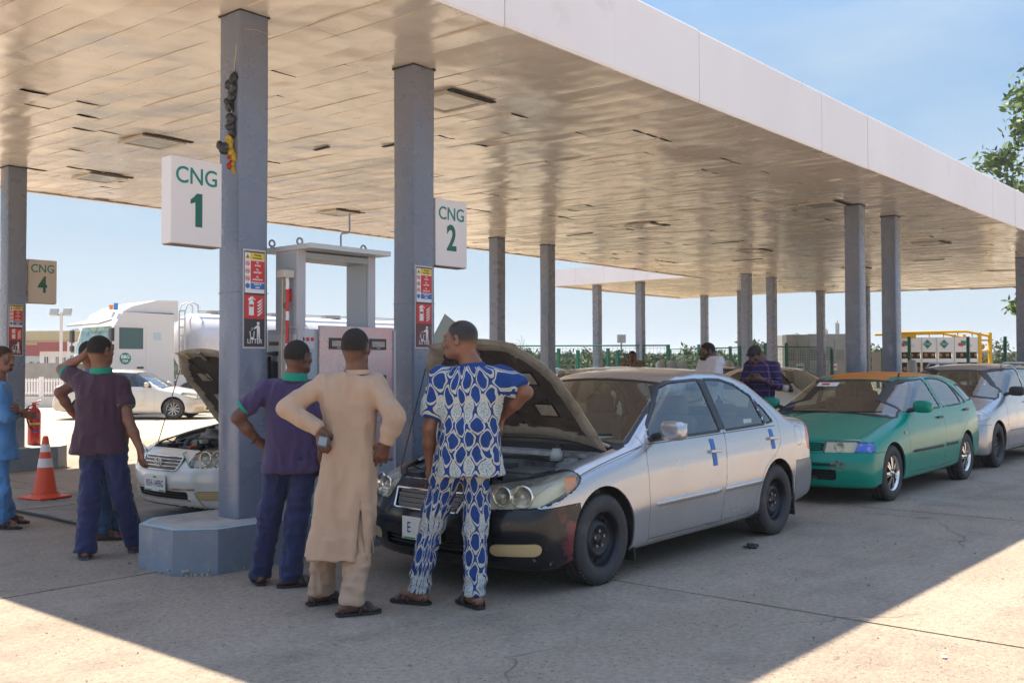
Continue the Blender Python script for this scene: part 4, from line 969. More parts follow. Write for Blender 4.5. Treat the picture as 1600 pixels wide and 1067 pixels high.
# ---- shape tables
def corolla(pm, bump_m=None, rear_m=None, glassm=None, hood_open=False, windows_down=()):
    wf = [(1.53, .935), (1.60, 1.03), (2.00, 1.30), (2.12, 1.335), (2.50, 1.350), (2.545, .955)]
    wr = [(2.65, .957), (2.61, 1.350), (2.86, 1.345), (3.06, 1.300), (3.27, 1.20), (3.33, .975)]
    wq = [(3.37, .977), (3.315, 1.165), (3.42, 1.09), (3.50, .99)]
    fd = [(1.435, .235), (1.43, .80), (1.455, .90), (1.50, .96), (1.97, 1.345), (2.12, 1.385), (2.585, 1.400), (2.60, .95), (2.56, .60), (2.49, .24)]
    rd = [(2.497, .24), (2.567, .60), (2.607, .95), (2.592, 1.400), (2.90, 1.392), (3.13, 1.345), (3.40, 1.20), (3.60, .99), (3.575, .80), (3.45, .70), (3.24, .60), (3.10, .40), (3.02, .245)]
    S = dict(L=4.53, W=.85, R=.302, arch=.345, x1=.90, x2=3.50, cowl_x=1.15, xB=2.48, xseat_r=3.2, mirror=(1.60, 1.0), handles=((2.40, .80), (3.42, .845)),
             top=[(-.2, .50), (0, .57), (.08, .66), (.16, .715), (.35, .78), (.7, .865), (1.0, .918), (1.15, .945), (1.22, .965), (2.02, 1.372), (2.25, 1.425), (2.6, 1.452), (2.9, 1.450), (3.15, 1.425), (3.4, 1.36), (3.92, 1.085), (4.02, 1.05), (4.15, 1.035), (4.42, 1.01), (4.5, .96), (4.62, .8)],
             plan=[(-.1, .70), (.1, .765), (.35, .815), (.7, .842), (1.3, .85), (2.4, .853), (3.5, .850), (4.0, .83), (4.4, .78), (4.6, .74)],
             front=[(.1, .12), (.2, .06), (.28, .025), (.36, .02), (.42, 0), (.52, .005), (.60, .04), (.68, .09), (.78, .2)],
             rear=[(.15, .12), (.3, .03), (.4, .0), (.52, .0), (.60, .035), (.75, .05), (.92, .06), (1.02, .10)],
             belt=[(0, .70), (.5, .80), (1.2, .895), (1.5, .92), (3.5, .965), (4.3, .985)], bz=.92,
             prof=[(.1, -.09), (.19, -.04), (.24, -.018), (.40, -.004), (.47, .003), (.53, .003), (.60, -.001), (.72, -.008), (.84, -.026), (.90, -.046), (.93, -.060)],
             bottom=[(0, .19), (.4, .165), (.6, .20), (1.3, .17), (3.1, .18), (4.0, .22), (4.5, .30)], xmid=2.7, paint=pm, hood_open=hood_open, steer=.0)
    def regions(h):
        a = lambda C: (C[:, 0], np.abs(C[:, 1]), C[:, 2])
        def arch(C, N): x, y, z = a(C); return np.maximum(np.minimum(np.hypot(x-S['x1'], z-.315), np.hypot(x-S['x2'], z-.315))-S['arch'], .46-y)
        def bot(C, N): x, y, z = a(C); return np.where(N[:, 2] < -.8, -1., 1.)+0*z
        def pol(P, lim=.3): return lambda C, N: np.maximum(polyd(P, C[:, 0], C[:, 2]), lim-np.abs(C[:, 1]))
        def off(P, o): return lambda C, N: np.maximum(polyd(P, C[:, 0], C[:, 2])-o, .3-np.abs(C[:, 1]))
        def ws(C, N): x, y, z = a(C); xs = x-.16*y*y; return smax(smax(1.215-xs, xs-2.00, .06), smax(y-(.705-.37*(z-.93)), .88-z, .0), .07)
        def wst(C, N): return ws(C, N)-.022
        def rw(C, N): x, y, z = a(C); xs = x+.14*y*y; return smax(smax(3.42-xs, xs-3.93, .05), smax(y-(.66-.32*(z-1.0)), .95-z, 0), .08)
        def rwt(C, N): return rw(C, N)-.018
        def lamp(C, N):
            x, y, z = a(C); s = np.clip(x/.66, 0, 1); zl = .560+.03*s+.12*s**3; zu = .645+.135*s**.75; return smax(smax(zl-z, z-zu, .03), smax(x-.675, .40-y+.25*np.maximum(0, .62-z), .03), .05)
        def lampt(C, N): return lamp(C, N)-.009
        def grille(C, N): x, y, z = a(C); return smax(smax(z-.645, .525-z, .03), smax(y-(.335-.35*(.645-z)), x-.4, 0), .04)
        def intake(C, N): x, y, z = a(C); return smax(smax(z-.335, .262-z, .02), smax(y-.42, x-.4, 0), .03)
        def fog(C, N): x, y, z = a(C); return smax(smax(z-.345-.03*(y-.5), .268-z, .03), smax(.50-y, x-.29, 0), .05)
        def bump(C, N): x, y, z = a(C); zc = np.where(y < .42, .70, .565+.012*np.clip((x-.3)/.3, 0, 1)); return np.maximum(x-.63, z-(.70+(zc-.70)*1))
        def hood(C, N):
            x, y, z = a(C); return smax(smax(x-(1.135+.16*y*y), .175+.30*(y/.85)**2.6-x, .0), smax(y-(.565+.13*np.clip(x/1.1, 0, 1)), .58-z, 0), .03)
        def cowl(C, N): x, y, z = a(C); return np.maximum(np.maximum(x-.16*y*y-1.20, 1.10+.16*y*y-x), np.maximum(y-.735, .85-z))
        def fend(C, N): x, y, z = a(C); return np.maximum(x-1.432, .40-y)
        def roofr(C, N): x, y, z = a(C); return smax(smax(2.03+.16*y*y-x, x-(3.42-.14*y*y), .02), np.maximum(y-(.585-.05*np.abs(x-2.7)), 1.30-z), .05)
        def lid(C, N): x, y, z = a(C); return smax(smax(4.02-.14*y*y-x, .66-z, .0), y-(.60+.05*(x-4)), .04)
        def tail(C, N): x, y, z = a(C); return smax(smax(4.16+.35*np.abs(z-.80)-x, .70-z, .03), smax(z-.925, .52-y, .03), .03)
        def rbump(C, N): x, y, z = a(C); return np.maximum(3.875-x, z-.615)
        def flap(C, N): x, y, z = a(C); return smax(np.abs(x-3.98)-.075, np.abs(z-.835)-.085, .06)
        m_fog = mat('fog_lens', (.48, .35, .17), .3, coat=.4)
        return [('void', arch, 0, None), ('underside', bot, 0, m_under), ('window', pol(wf), 1, glassm or m_gl), ('window', pol(wr), 1, glassm or m_gl), ('quarter_window', pol(wq), 1, glassm or m_gl),
                ('window_trim', off(wf, .017), 1, m_trim), ('window_trim', off(wr, .017), 1, m_trim), ('window_trim', off(wq, .013), 1, m_trim),
                ('pillar_trim', pol([(2.545, .957), (2.49, 1.362), (2.615, 1.362), (2.65, .957)]), 1, m_trim), ('windscreen', ws, 0, m_gl), ('windscreen_seal', wst, 0, m_trim), ('rear_window', rw, 0, m_gl), ('rear_seal', rwt, 0, m_trim),
                ('headlamp_lens', lamp, 1, m_lens), ('headlamp_seal', lampt, 1, m_trim), ('void', grille, 0, None), ('void', intake, 0, None), ('fog_lamp', fog, 1, m_fog),
                ('hood', hood, 0, pm), ('cowl', cowl, 0, m_black), ('front_bumper', bump, 0, bump_m or pm), ('tail_lamp', tail, 1, m_redl), ('rear_bumper', rbump, 0, rear_m or pm),
                ('fuel_flap', lambda C, N: np.maximum(flap(C, N), C[:, 1]), 0, pm), ('front_door', pol(fd, .35), 1, pm), ('rear_door', pol(rd, .35), 1, pm), ('front_wing', fend, 1, pm), ('boot_lid', lid, 0, pm), ('roof', roofr, 0, pm)]
    S['regions'] = regions; return S
def front_items(car, out, grille_style, plate=None, pm=None, emblem=True):
    F = out['f']; fx = lambda y, z: float(F['xf'](np.array(z)))+F['cf']*(abs(y)/F['W'])**F['cp']
    MB().box((.19, 0, .59), (.02, .7, .16)).box((.16, 0, .30), (.02, .9, .11)).build('grille_backing', m_void, car)
    g = MB(); ys = np.linspace(-.325, .325, 15)
    top = [(fx(y, .65)-.004, y, .648) for y in ys]; bot = [(fx(y, .53)-.004, y, .526) for y in ys if abs(y) < .30]
    g.tube(top, .009, 8); g.tube(bot, .008, 8)
    for s in (-1, 1): g.tube([(fx(.325, .65)-.004, s*.325, .648), (fx(.315, .6), s*.312, .59), (fx(.285, .53)-.004, s*.29, .526)], .009, 8)
    g.build('grille_surround', m_chr, car)
    bars = MB()
    for z in ((.618, .588, .558) if grille_style == 'bars' else (.614, .584, .554)):
        w = .31-.35*(.645-z); bars.tube([(fx(y, z)+.012, y, z) for y in np.linspace(-w, w, 13)], .007 if grille_style == 'bars' else .004, 6)
    bars.build('grille_bar', m_chr if grille_style == 'bars' else mat('grille_grey', (.25, .25, .26), .35, metal=.5), car)
    st = MB()
    for i in range(40):
        y = -.30+.6*i/39
        for z in (.633, .603, .572, .542):
            if abs(y) < .30-.35*(.645-z): st.box((fx(y, z)+.014, y, z), (.012, .007, .022))
    st.build('grille_mesh', mat('grille_grey', (.25, .25, .26), .35, metal=.5), car)
    lo = MB()
    for z in (.285, .312): lo.tube([(fx(y, z)+.03, y, z) for y in np.linspace(-.42, .42, 13)], .006, 6)
    lo.build('intake_slat', m_black, car)
    if emblem:
        e = MB(); x = fx(0, .59)-.012
        def ell(cy, cz, a, b): e.tube([(x-.002, cy+a*math.cos(t), cz+b*math.sin(t)) for t in [i*math.pi/12 for i in range(25)]], .0055, 6, caps=False)
        ell(0, .592, .058, .040); ell(0, .592, .021, .038); ell(0, .610, .042, .018); e.build('emblem', m_chr, car)
    if plate:
        x = fx(0, .42)-.012; p = MB().box((x, 0, .40), (.006, .36, .15), bev=.002).build('number_plate', mat('plate_white', (.72, .70, .66), .4, dirt=(.5, .46, .4), ds=9, dlo=.55, dhi=.8), car)
        for (s, y, z, sz, m) in plate: text_obj('lettering', s, sz, (x-.0035, y, z), m, p, ext=.0006, rot=(math.pi/2, 0, -math.pi/2), sx=.72, bold=.001)
        gb = MB().box((x-.0032, -.12, .335), (.001, .09, .014)).box((x-.0032, .11, .334), (.001, .11, .012)); gb.build('plate_green_print', mat('plate_green', (.02, .3, .1), .4), p)
    for s in (-1, 1): lamp_inside(car, out, .43, .77, .63, s)
# ------------------------------------------------------------ the silver saloon with the lifted hood
m_navy = mat('plate_navy', (.03, .05, .2), .4)
def silver():
    pm = paint('silver_paint', (.50, .51, .545), .7, .30, dirt=(.42, .40, .39), ds=.8, dlo=.4, dhi=.95)
    # black bumper: old black paint with chalky scratches and red primer showing near the wheel
    bm_ = mat('patched_black_bumper', (.006, .007, .011), .24, coat=.3, spec=.35, dirt=(.022, .020, .020), ds=2.2, dlo=.5, dhi=.8)
    nt = bm_.node_tree; b = nt.nodes['Principled BSDF']; src = b.inputs['Base Color'].links[0].from_socket
    tc = nt.nodes.new('ShaderNodeTexCoord'); sx = nt.nodes.new('ShaderNodeSeparateXYZ'); nt.links.new(tc.outputs['Object'], sx.inputs[0])
    n1 = _noise(nt, 5.5, 6, .65); r1 = _ramp(nt, n1.outputs['Fac'], .50, .56)
    mrx = nt.nodes.new('ShaderNodeMapRange'); nt.links.new(sx.outputs['X'], mrx.inputs['Value']); mrx.inputs['From Min'].default_value = .34; mrx.inputs['From Max'].default_value = .60
    mul = nt.nodes.new('ShaderNodeMath'); mul.operation = 'MULTIPLY'; nt.links.new(r1.outputs[0], mul.inputs[0]); nt.links.new(mrx.outputs[0], mul.inputs[1])
    c = _mix(nt, mul.outputs[0], src, (.20, .035, .04)); n2 = _noise(nt, 15, 8, .7); r2 = _ramp(nt, n2.outputs['Fac'], .63, .66); mul2 = nt.nodes.new('ShaderNodeMath'); mul2.operation = 'MULTIPLY'
    mr2 = nt.nodes.new('ShaderNodeMapRange'); nt.links.new(sx.outputs['X'], mr2.inputs['Value']); mr2.inputs['From Min'].default_value = .05; mr2.inputs['From Max'].default_value = .35
    nt.links.new(r2.outputs[0], mul2.inputs[0]); nt.links.new(mr2.outputs[0], mul2.inputs[1]); c = _mix(nt, mul2.outputs[0], c, (.45, .38, .38)); nt.links.new(c, b.inputs['Base Color'])
    gm = mat('grey_bumper', (.16, .165, .18), .38, coat=.3, dirt=(.24, .22, .2), ds=3, dlo=.5, dhi=.8)
    car = thing('saloon_car', 'silver saloon with black front bumper and its bonnet up, nearest car', 'car', (4.64, 4.74, 0))
    S = corolla(pm, bm_, gm, hood_open=True); out = build_car(car, S, .020)
    open_hood(car, out['hood'], pm, (1.15, .95), R(59)); engine_bay(car, S, (.45, .45, .46))
    add_common(car, S, out, 'steel', lhd=1)
    front_items(car, out, 'mesh', [('E', .115, .40, .10, m_navy), ('U', -.135, .40, .10, m_navy)], emblem=False)
    for s in (-1, 1):
        strip_on_side(car, out, 'side_moulding', pm, 1.50, 2.49, lambda x: .478+.012*(x-1.5), .05, .016, s)
        strip_on_side(car, out, 'side_moulding', pm, 2.53, 3.20, lambda x: .478+.012*(x-1.5), .05, .016, s)
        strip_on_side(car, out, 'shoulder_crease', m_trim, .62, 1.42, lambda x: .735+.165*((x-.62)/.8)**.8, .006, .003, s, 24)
        strip_on_side(car, out, 'belt_moulding', m_trim, 1.47, 3.56, lambda x: .905+.02*(x-1.47), .007, .006, s, 30)
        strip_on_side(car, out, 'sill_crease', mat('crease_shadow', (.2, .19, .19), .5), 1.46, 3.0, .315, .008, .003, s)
        # amber corner of the headlamp
        x0 = .53; V = []; Wd = out['f']['Wd']
        for i in range(7):
            x = x0+.018*i
            for z in (.622+.2*(x-x0), .742): V.append((x, s*(float(Wd(np.array(x), np.array(z)))-.022), z))
        b = MB(); b._add(V, [[2*i, 2*i+1, 2*i+3, 2*i+2] for i in range(6)]); b.build('amber_indicator', m_amb, car)
        # mud flaps
        y = s*(S['W']-.13); MB().box((1.27, y, .23), (.02, .20, .26), bev=.006, M_=Matrix.Rotation(R(-8), 4, 'Y')).build('mud_flap', m_rub, car)
        MB().box((3.86, y, .25), (.02, .20, .24), bev=.006, M_=Matrix.Rotation(R(-6), 4, 'Y')).build('mud_flap', m_rub, car)
    # blue tape on the near door handles
    mt = mat('blue_tape', (.005, .13, .45), .45)
    for (hx, hz, ln) in ((2.38, .80, .21), (3.41, .845, .17)):
        Wd = out['f']['Wd']; V = []; n = 8
        for i in range(n+1):
            z = hz+ln*(.5-i/n)-.01; y = -(float(Wd(np.array(hx), np.array(z)))+.003)
            for d in (-.032, .032): V.append((hx+d+.02*(i/n-.5), y, z))
        b = MB(); b._add(V, [[2*i, 2*i+1, 2*i+3, 2*i+2] for i in range(n)]); b.build('blue_tape', mt, car)
    MB().box((3.13, -.742, 1.0), (.14, .003, .035), bev=.001).build('window_sticker', m_w, car)
    # wipers and sun-shade papers on the dash
    for (a, c_) in (((1.21, -.10, .955), (1.30, -.62, .975)), ((1.20, .42, .955), (1.22, -.08, .962))): MB().tube([a, ((a[0]+c_[0])/2-.02, (a[1]+c_[1])/2, .965), c_], .009, 6).build('wiper', m_black, car)
    p = MB().box((1.52, -.12, .928), (.30, .50, .004), rz=.15).build('paper', mat('paper_green', (.25, .5, .45), .6, col2=(.6, .62, .6), ns=3, nlo=.5, nhi=.52), car)
    text_obj('lettering', '5', .16, (1.52, -.2, .932), m_teal, p, rot=(0, 0, -1.4), bold=.004)
silver()

def white_front():
    pm = paint('white_paint', (.70, .71, .69), .0, .3, dirt=(.52, .47, .41), ds=2.2, dlo=.55, dhi=.85)
    car = thing('saloon_car', 'white saloon facing the camera, bonnet up, plate RSH-149BG', 'car', (4.93, 8.56, 0))
    S = corolla(pm, pm, pm, hood_open=True); out = build_car(car, S, .023)
    open_hood(car, out['hood'], pm, (1.15, .95), R(58), under=(.42, .36, .28)); engine_bay(car, S, (.45, .45, .43)); add_common(car, S, out, 'steel')
    front_items(car, out, 'bars', [('RSH-149BG', 0, .395, .085, m_navy), ('NIGERIA', 0, .455, .022, mat('plate_green', (.02, .3, .1), .4))])
    # cracked lower bumper with rust along the split
    F = out['f']; fx = lambda y, z: float(F['xf'](np.array(z)))+F['cf']*(abs(y)/F['W'])**F['cp']
    MB().tube([(fx(y, .345)-.004, y, .352+.02*abs(y)) for y in np.linspace(-.5, .5, 16)], .010, 8).tube([(fx(y, .30)-.006, y, .262) for y in np.linspace(-.45, .45, 14)], .007, 6).build('rusty_edge', mat('rust', (.30, .19, .10), .8, col2=(.45, .38, .3), ns=12), car)
    MB().tube([(fx(.5, .33)-.006, -.5, .335), (fx(.56, .2)-.006, -.57, .19)], .006, 6).build('bumper_split', mat('rust', (.3, .19, .1), .8), car)
    # orange jump pack clip and green cable hanging from the bay
    MB().box((.30, -.12, .69), (.07, .03, .09), bev=.008, M_=Matrix.Rotation(.5, 4, 'X')).build('orange_clip', mat('orange_clip', (.5, .10, .03), .5), car)
    MB().tube([(.30, -.16, .70), (.10, -.30, .68), (.08, -.42, .58), (.16, -.55, .53), (.3, -.72, .60)], .004, 6).build('green_cable', mat('green_cable', (.02, .28, .2), .5), car)
white_front()

# ------------------------------------------------------------ green hatchback with an orange roof
def hatch(pm, roofm, L=4.36, kind='chrome'):
    wf = [(1.40, .945), (1.50, 1.05), (1.93, 1.245), (2.06, 1.28), (2.42, 1.295), (2.55, .965)]
    wr = [(2.66, .967), (2.53, 1.295), (2.80, 1.30), (3.06, 1.275), (3.25, 1.225), (3.38, 1.08), (3.40, .985)]
    wd = [(3.44, .988), (3.42, 1.08), (3.31, 1.20), (3.40, 1.16), (3.62, 1.0)]
    wq = [(3.70, 1.01), (3.50, 1.205), (3.72, 1.20), (3.98, 1.03)]
    fd = [(1.34, .27), (1.33, .85), (1.36, .95), (1.92, 1.285), (2.10, 1.325), (2.50, 1.335), (2.60, .96), (2.60, .6), (2.55, .27)]
    rd = [(2.557, .27), (2.607, .6), (2.607, .96), (2.508, 1.335), (2.85, 1.335), (3.10, 1.31), (3.34, 1.23), (3.66, .99), (3.60, .8), (3.38, .68), (3.14, .55), (3.06, .28)]
    S = dict(L=L, W=.845, R=.30, arch=.335, x1=.86, x2=3.48, cowl_x=1.10, xB=2.45, xseat_r=3.15, mirror=(1.50, 1.0), handles=((2.42, .845), (3.50, .90)),
             top=[(-.2, .48), (0, .56), (.06, .63), (.15, .69), (.4, .76), (.8, .86), (1.06, .915), (1.14, .935), (1.96, 1.30), (2.2, 1.355), (2.6, 1.385), (3.0, 1.385), (3.4, 1.36), (3.8, 1.30), (4.22, 1.05), (4.30, .99), (4.40, .9), (4.5, .8)],
             plan=[(-.1, .72), (.1, .775), (.35, .815), (.7, .838), (1.3, .845), (2.4, .848), (3.5, .84), (4.0, .815), (4.4, .77)],
             front=[(.1, .08), (.2, .04), (.28, .01), (.36, 0), (.46, 0), (.52, .03), (.60, .06), (.68, .10), (.78, .2)],
             rear=[(.15, .12), (.3, .03), (.4, .0), (.52, .0), (.60, .03), (.75, .05), (.92, .08), (1.02, .12)],
             belt=[(0, .68), (.5, .79), (1.2, .90), (1.5, .93), (3.5, .975), (4.3, 1.0)], bz=.93,
             prof=[(.1, -.08), (.19, -.04), (.25, -.018), (.40, -.002), (.52, .004), (.60, .002), (.70, -.006), (.76, -.014), (.86, -.032), (.92, -.052), (.94, -.062)],
             bottom=[(0, .18), (.4, .17), (.6, .20), (1.3, .19), (3.1, .20), (4.0, .24), (4.4, .30)], xmid=2.7, paint=pm, tum=.46)
    def regions(h):
        a = lambda C: (C[:, 0], np.abs(C[:, 1]), C[:, 2])
        def arch(C, N): x, y, z = a(C); return np.maximum(np.minimum(np.hypot(x-S['x1'], z-.30), np.hypot(x-S['x2'], z-.30))-S['arch'], .46-y)
        def bot(C, N): return np.where(N[:, 2] < -.8, -1., 1.)+0*C[:, 0]
        def pol(P, lim=.3, o=0): return lambda C, N: np.maximum(polyd(P, C[:, 0], C[:, 2])-o, lim-np.abs(C[:, 1]))
        def ws(C, N): x, y, z = a(C); xs = x-.16*y*y; return smax(smax(1.14-xs, xs-1.93, .05), smax(y-(.70-.40*(z-.93)), .87-z, 0), .05)
        def rw(C, N): x, y, z = a(C); xs = x+.14*y*y; return smax(smax(3.80-xs, xs-4.16, .05), smax(y-(.60-.3*(z-1.0)), .93-z, 0), .06)
        def lamp(C, N): x, y, z = a(C); return smax(smax(.555-z+.0*y, z-.665, .015), smax(.36-y, y-.66, .01), .02)
        def corner(C, N): x, y, z = a(C); return smax(smax(.553-z, z-(.67-.02), .015), smax(.668-y, x-.40-.4*(z-.6), .02), .03)
        def lampt(C, N): return np.minimum(lamp(C, N), corner(C, N))-.007
        def grille(C, N): x, y, z = a(C); return smax(smax(z-.645, .565-z, .02), smax(y-.34, x-.4, 0), .02)
        def intake(C, N): x, y, z = a(C); return smax(smax(z-.375, .265-z, .02), smax(y-.50, x-.4, 0), .03)
        def groove(C, N): x, y, z = a(C); return smax(np.abs(z-.425)-.012, smax(y-.50, x-.4, 0), .0)
        def bump(C, N): x, y, z = a(C); return np.maximum(x-.60, z-.545)
        def hood(C, N): x, y, z = a(C); return smax(smax(x-(1.08+.16*y*y), .12+.30*(y/.85)**2.6-x, 0), smax(y-(.60+.10*np.clip(x/1.1, 0, 1)), .655-z, 0), .03)
        def cowl(C, N): x, y, z = a(C); return np.maximum(np.maximum(x-.16*y*y-1.125, 1.08+.16*y*y-x), np.maximum(y-.72, .84-z))
        def fend(C, N): x, y, z = a(C); return np.maximum(x-1.335, .40-y)
        def roofr(C, N): x, y, z = a(C); return smax(smax(1.975+.16*y*y-x, x-(3.78-.14*y*y), .02), np.maximum(y-(.575-.04*np.abs(x-2.7)), 1.24-z), .05)
        def tail(C, N): x, y, z = a(C); return smax(smax(4.05-x, .66-z, .03), smax(z-.90, .50-y, .03), .03)
        def rbump(C, N): x, y, z = a(C); return np.maximum(3.83-x, z-.58)
        m_cor = mat('blue_corner_lamp', (.02, .09, .45), .15, coat=1, col2=(.35, .3, .5), ns=16, nlo=.55, nhi=.7)
        wins = [('window', pol(w), 1, m_gl) for w in (wf, wr, wd)]+[('quarter_window', pol(wq), 1, m_gld)]
        trims = [('window_trim', pol(w, .3, .016), 1, m_trim) for w in (wf, wr, wd, wq)]
        return [('void', arch, 0, None), ('underside', bot, 0, m_under)]+wins+trims+[('windscreen', ws, 0, m_gl), ('windscreen_seal', lambda C, N: ws(C, N)-.02, 0, m_trim), ('rear_window', rw, 0, m_gld), ('rear_seal', lambda C, N: rw(C, N)-.018, 0, m_trim),
                ('headlamp_lens', lamp, 1, m_lens), ('corner_lamp', corner, 1, m_cor), ('headlamp_seal', lampt, 1, m_trim), ('void', grille, 0, None), ('void', intake, 0, None), ('bumper_groove', groove, 0, m_trim),
                ('hood', hood, 0, pm), ('cowl', cowl, 0, m_black), ('front_bumper', bump, 0, pm), ('tail_lamp', tail, 1, m_redl), ('rear_bumper', rbump, 0, pm),
                ('front_door', pol(fd, .35), 1, pm), ('rear_door', pol(rd, .35), 1, pm), ('front_wing', fend, 1, pm), ('roof', roofr, 0, roofm)]
    S['regions'] = regions; return S
def green():
    pm = paint('green_paint', (.0, .225, .16), .0, .26, spec=.25, dirt=(.0, .25, .175), ds=1.3, dlo=.5, dhi=.8)
    pm.node_tree.nodes['Principled BSDF'].inputs['Coat Weight'].default_value = .35
    rm = mat('orange_roof_paint', (.66, .20, .02), .45, dirt=(.46, .17, .05), ds=4, dlo=.5, dhi=.75)
    car = thing('hatchback_car', 'green hatchback with an orange roof and chrome wheels behind the silver saloon', 'car', (10.10, 4.73, 0))
    S = hatch(pm, rm); out = build_car(car, S, .023); add_common(car, S, out, 'chrome', handle_m=m_black)
    F = out['f']; fx = lambda y, z: float(F['xf'](np.array(z)))+F['cf']*(abs(y)/F['W'])**F['cp']
    MB().box((.22, 0, .605), (.02, .7, .10)).box((.20, 0, .32), (.02, 1.0, .12)).build('grille_backing', m_void, car)
    g = MB()
    for z in (.578, .596, .614, .632): g.tube([(fx(y, z)+.01, y, z) for y in np.linspace(-.335, .335, 11)], .0055, 6)
    g.build('grille_bar', pm, car); g = MB()
    for z in (.285, .315, .345): g.tube([(fx(y, z)+.02, y, z) for y in np.linspace(-.5, .5, 11)], .006, 6)
    g.build('intake_slat', m_black, car)
    for s in (-1, 1):
        g = MB(); V = []
        for i in range(5):
            y = .36+.075*i
            for z in (.54, .68): V.append((fx(y, z)+.07, s*y, z))
        g._add(V, [[2*i, 2*i+1, 2*i+3, 2*i+2] for i in range(4)]); g.build('lamp_reflector', m_refl, car)
        y = .50; q = MB(); q.lathe([(.0, .045), (.03, .04), (.052, .01), (.056, 0)], n=20); M_ = Matrix.Translation((fx(y, .61)+.03, s*y, .61)) @ Matrix.Rotation(math.pi/2, 4, 'Y'); q.v = [tuple(M_ @ Vector(v)) for v in q.v]; q.build('lamp_bowl', m_chr, car)
        strip_on_side(car, out, 'side_moulding', m_rub, 1.40, 2.53, .50, .032, .014, s); strip_on_side(car, out, 'side_moulding', m_rub, 2.60, 3.08, .505, .032, .014, s)
        strip_on_side(car, out, 'side_crease', mat('green_pale_line', (.25, .42, .34), .4), 1.36, 3.95, lambda x: .715+.018*(x-1.36), .005, .003, s, 24)  # thin strip in a paler green along the flank crease
        y = s*(float(F['Wd'](np.array(1.2), np.array(.72)))+.006); MB().box((1.22, y, .72), (.045, .012, .028), bev=.005).build('side_repeater', m_amb, car)
    for (a, c_) in (((1.13, -.05, .93), (1.20, -.58, .945)), ((1.12, .45, .93), (1.13, -.0, .935))): MB().tube([a, c_], .009, 6).build('wiper', m_black, car)
    # worn patch and accident marks on the bumper, visor sticker on the screen
    b = MB(); rng = random.Random(6)
    for k in range(16):
        y = -.52-rng.uniform(-.06, .07); z = rng.uniform(.36, .47); b.box((fx(y, z)-.001, y, z), (.003, rng.uniform(.01, .035), rng.uniform(.008, .03)))
    b.build('scuffed_paint', mat('red_scuff', (.22, .04, .05), .5, col2=(.4, .3, .28), ns=30), car)
    s = MB().box((1.80, .30, 1.235), (.10, .26, .003), M_=Matrix.Rotation(R(-26), 4, 'Y')).build('visor_sticker', m_w, car)
    MB().box((1.80, .33, 1.2375), (.05, .10, .002), M_=Matrix.Rotation(R(-26), 4, 'Y')).build('sticker_print', m_r, car)
    MB().tube([(2.1, -.45, 1.33), (2.14, -.45, 1.37)], .012, 8).build('aerial_base', m_black, car)
    MB().box((.10, -.22, .275), (.05, .12, .03), bev=.01).build('tow_hook', m_galv, car)
green()

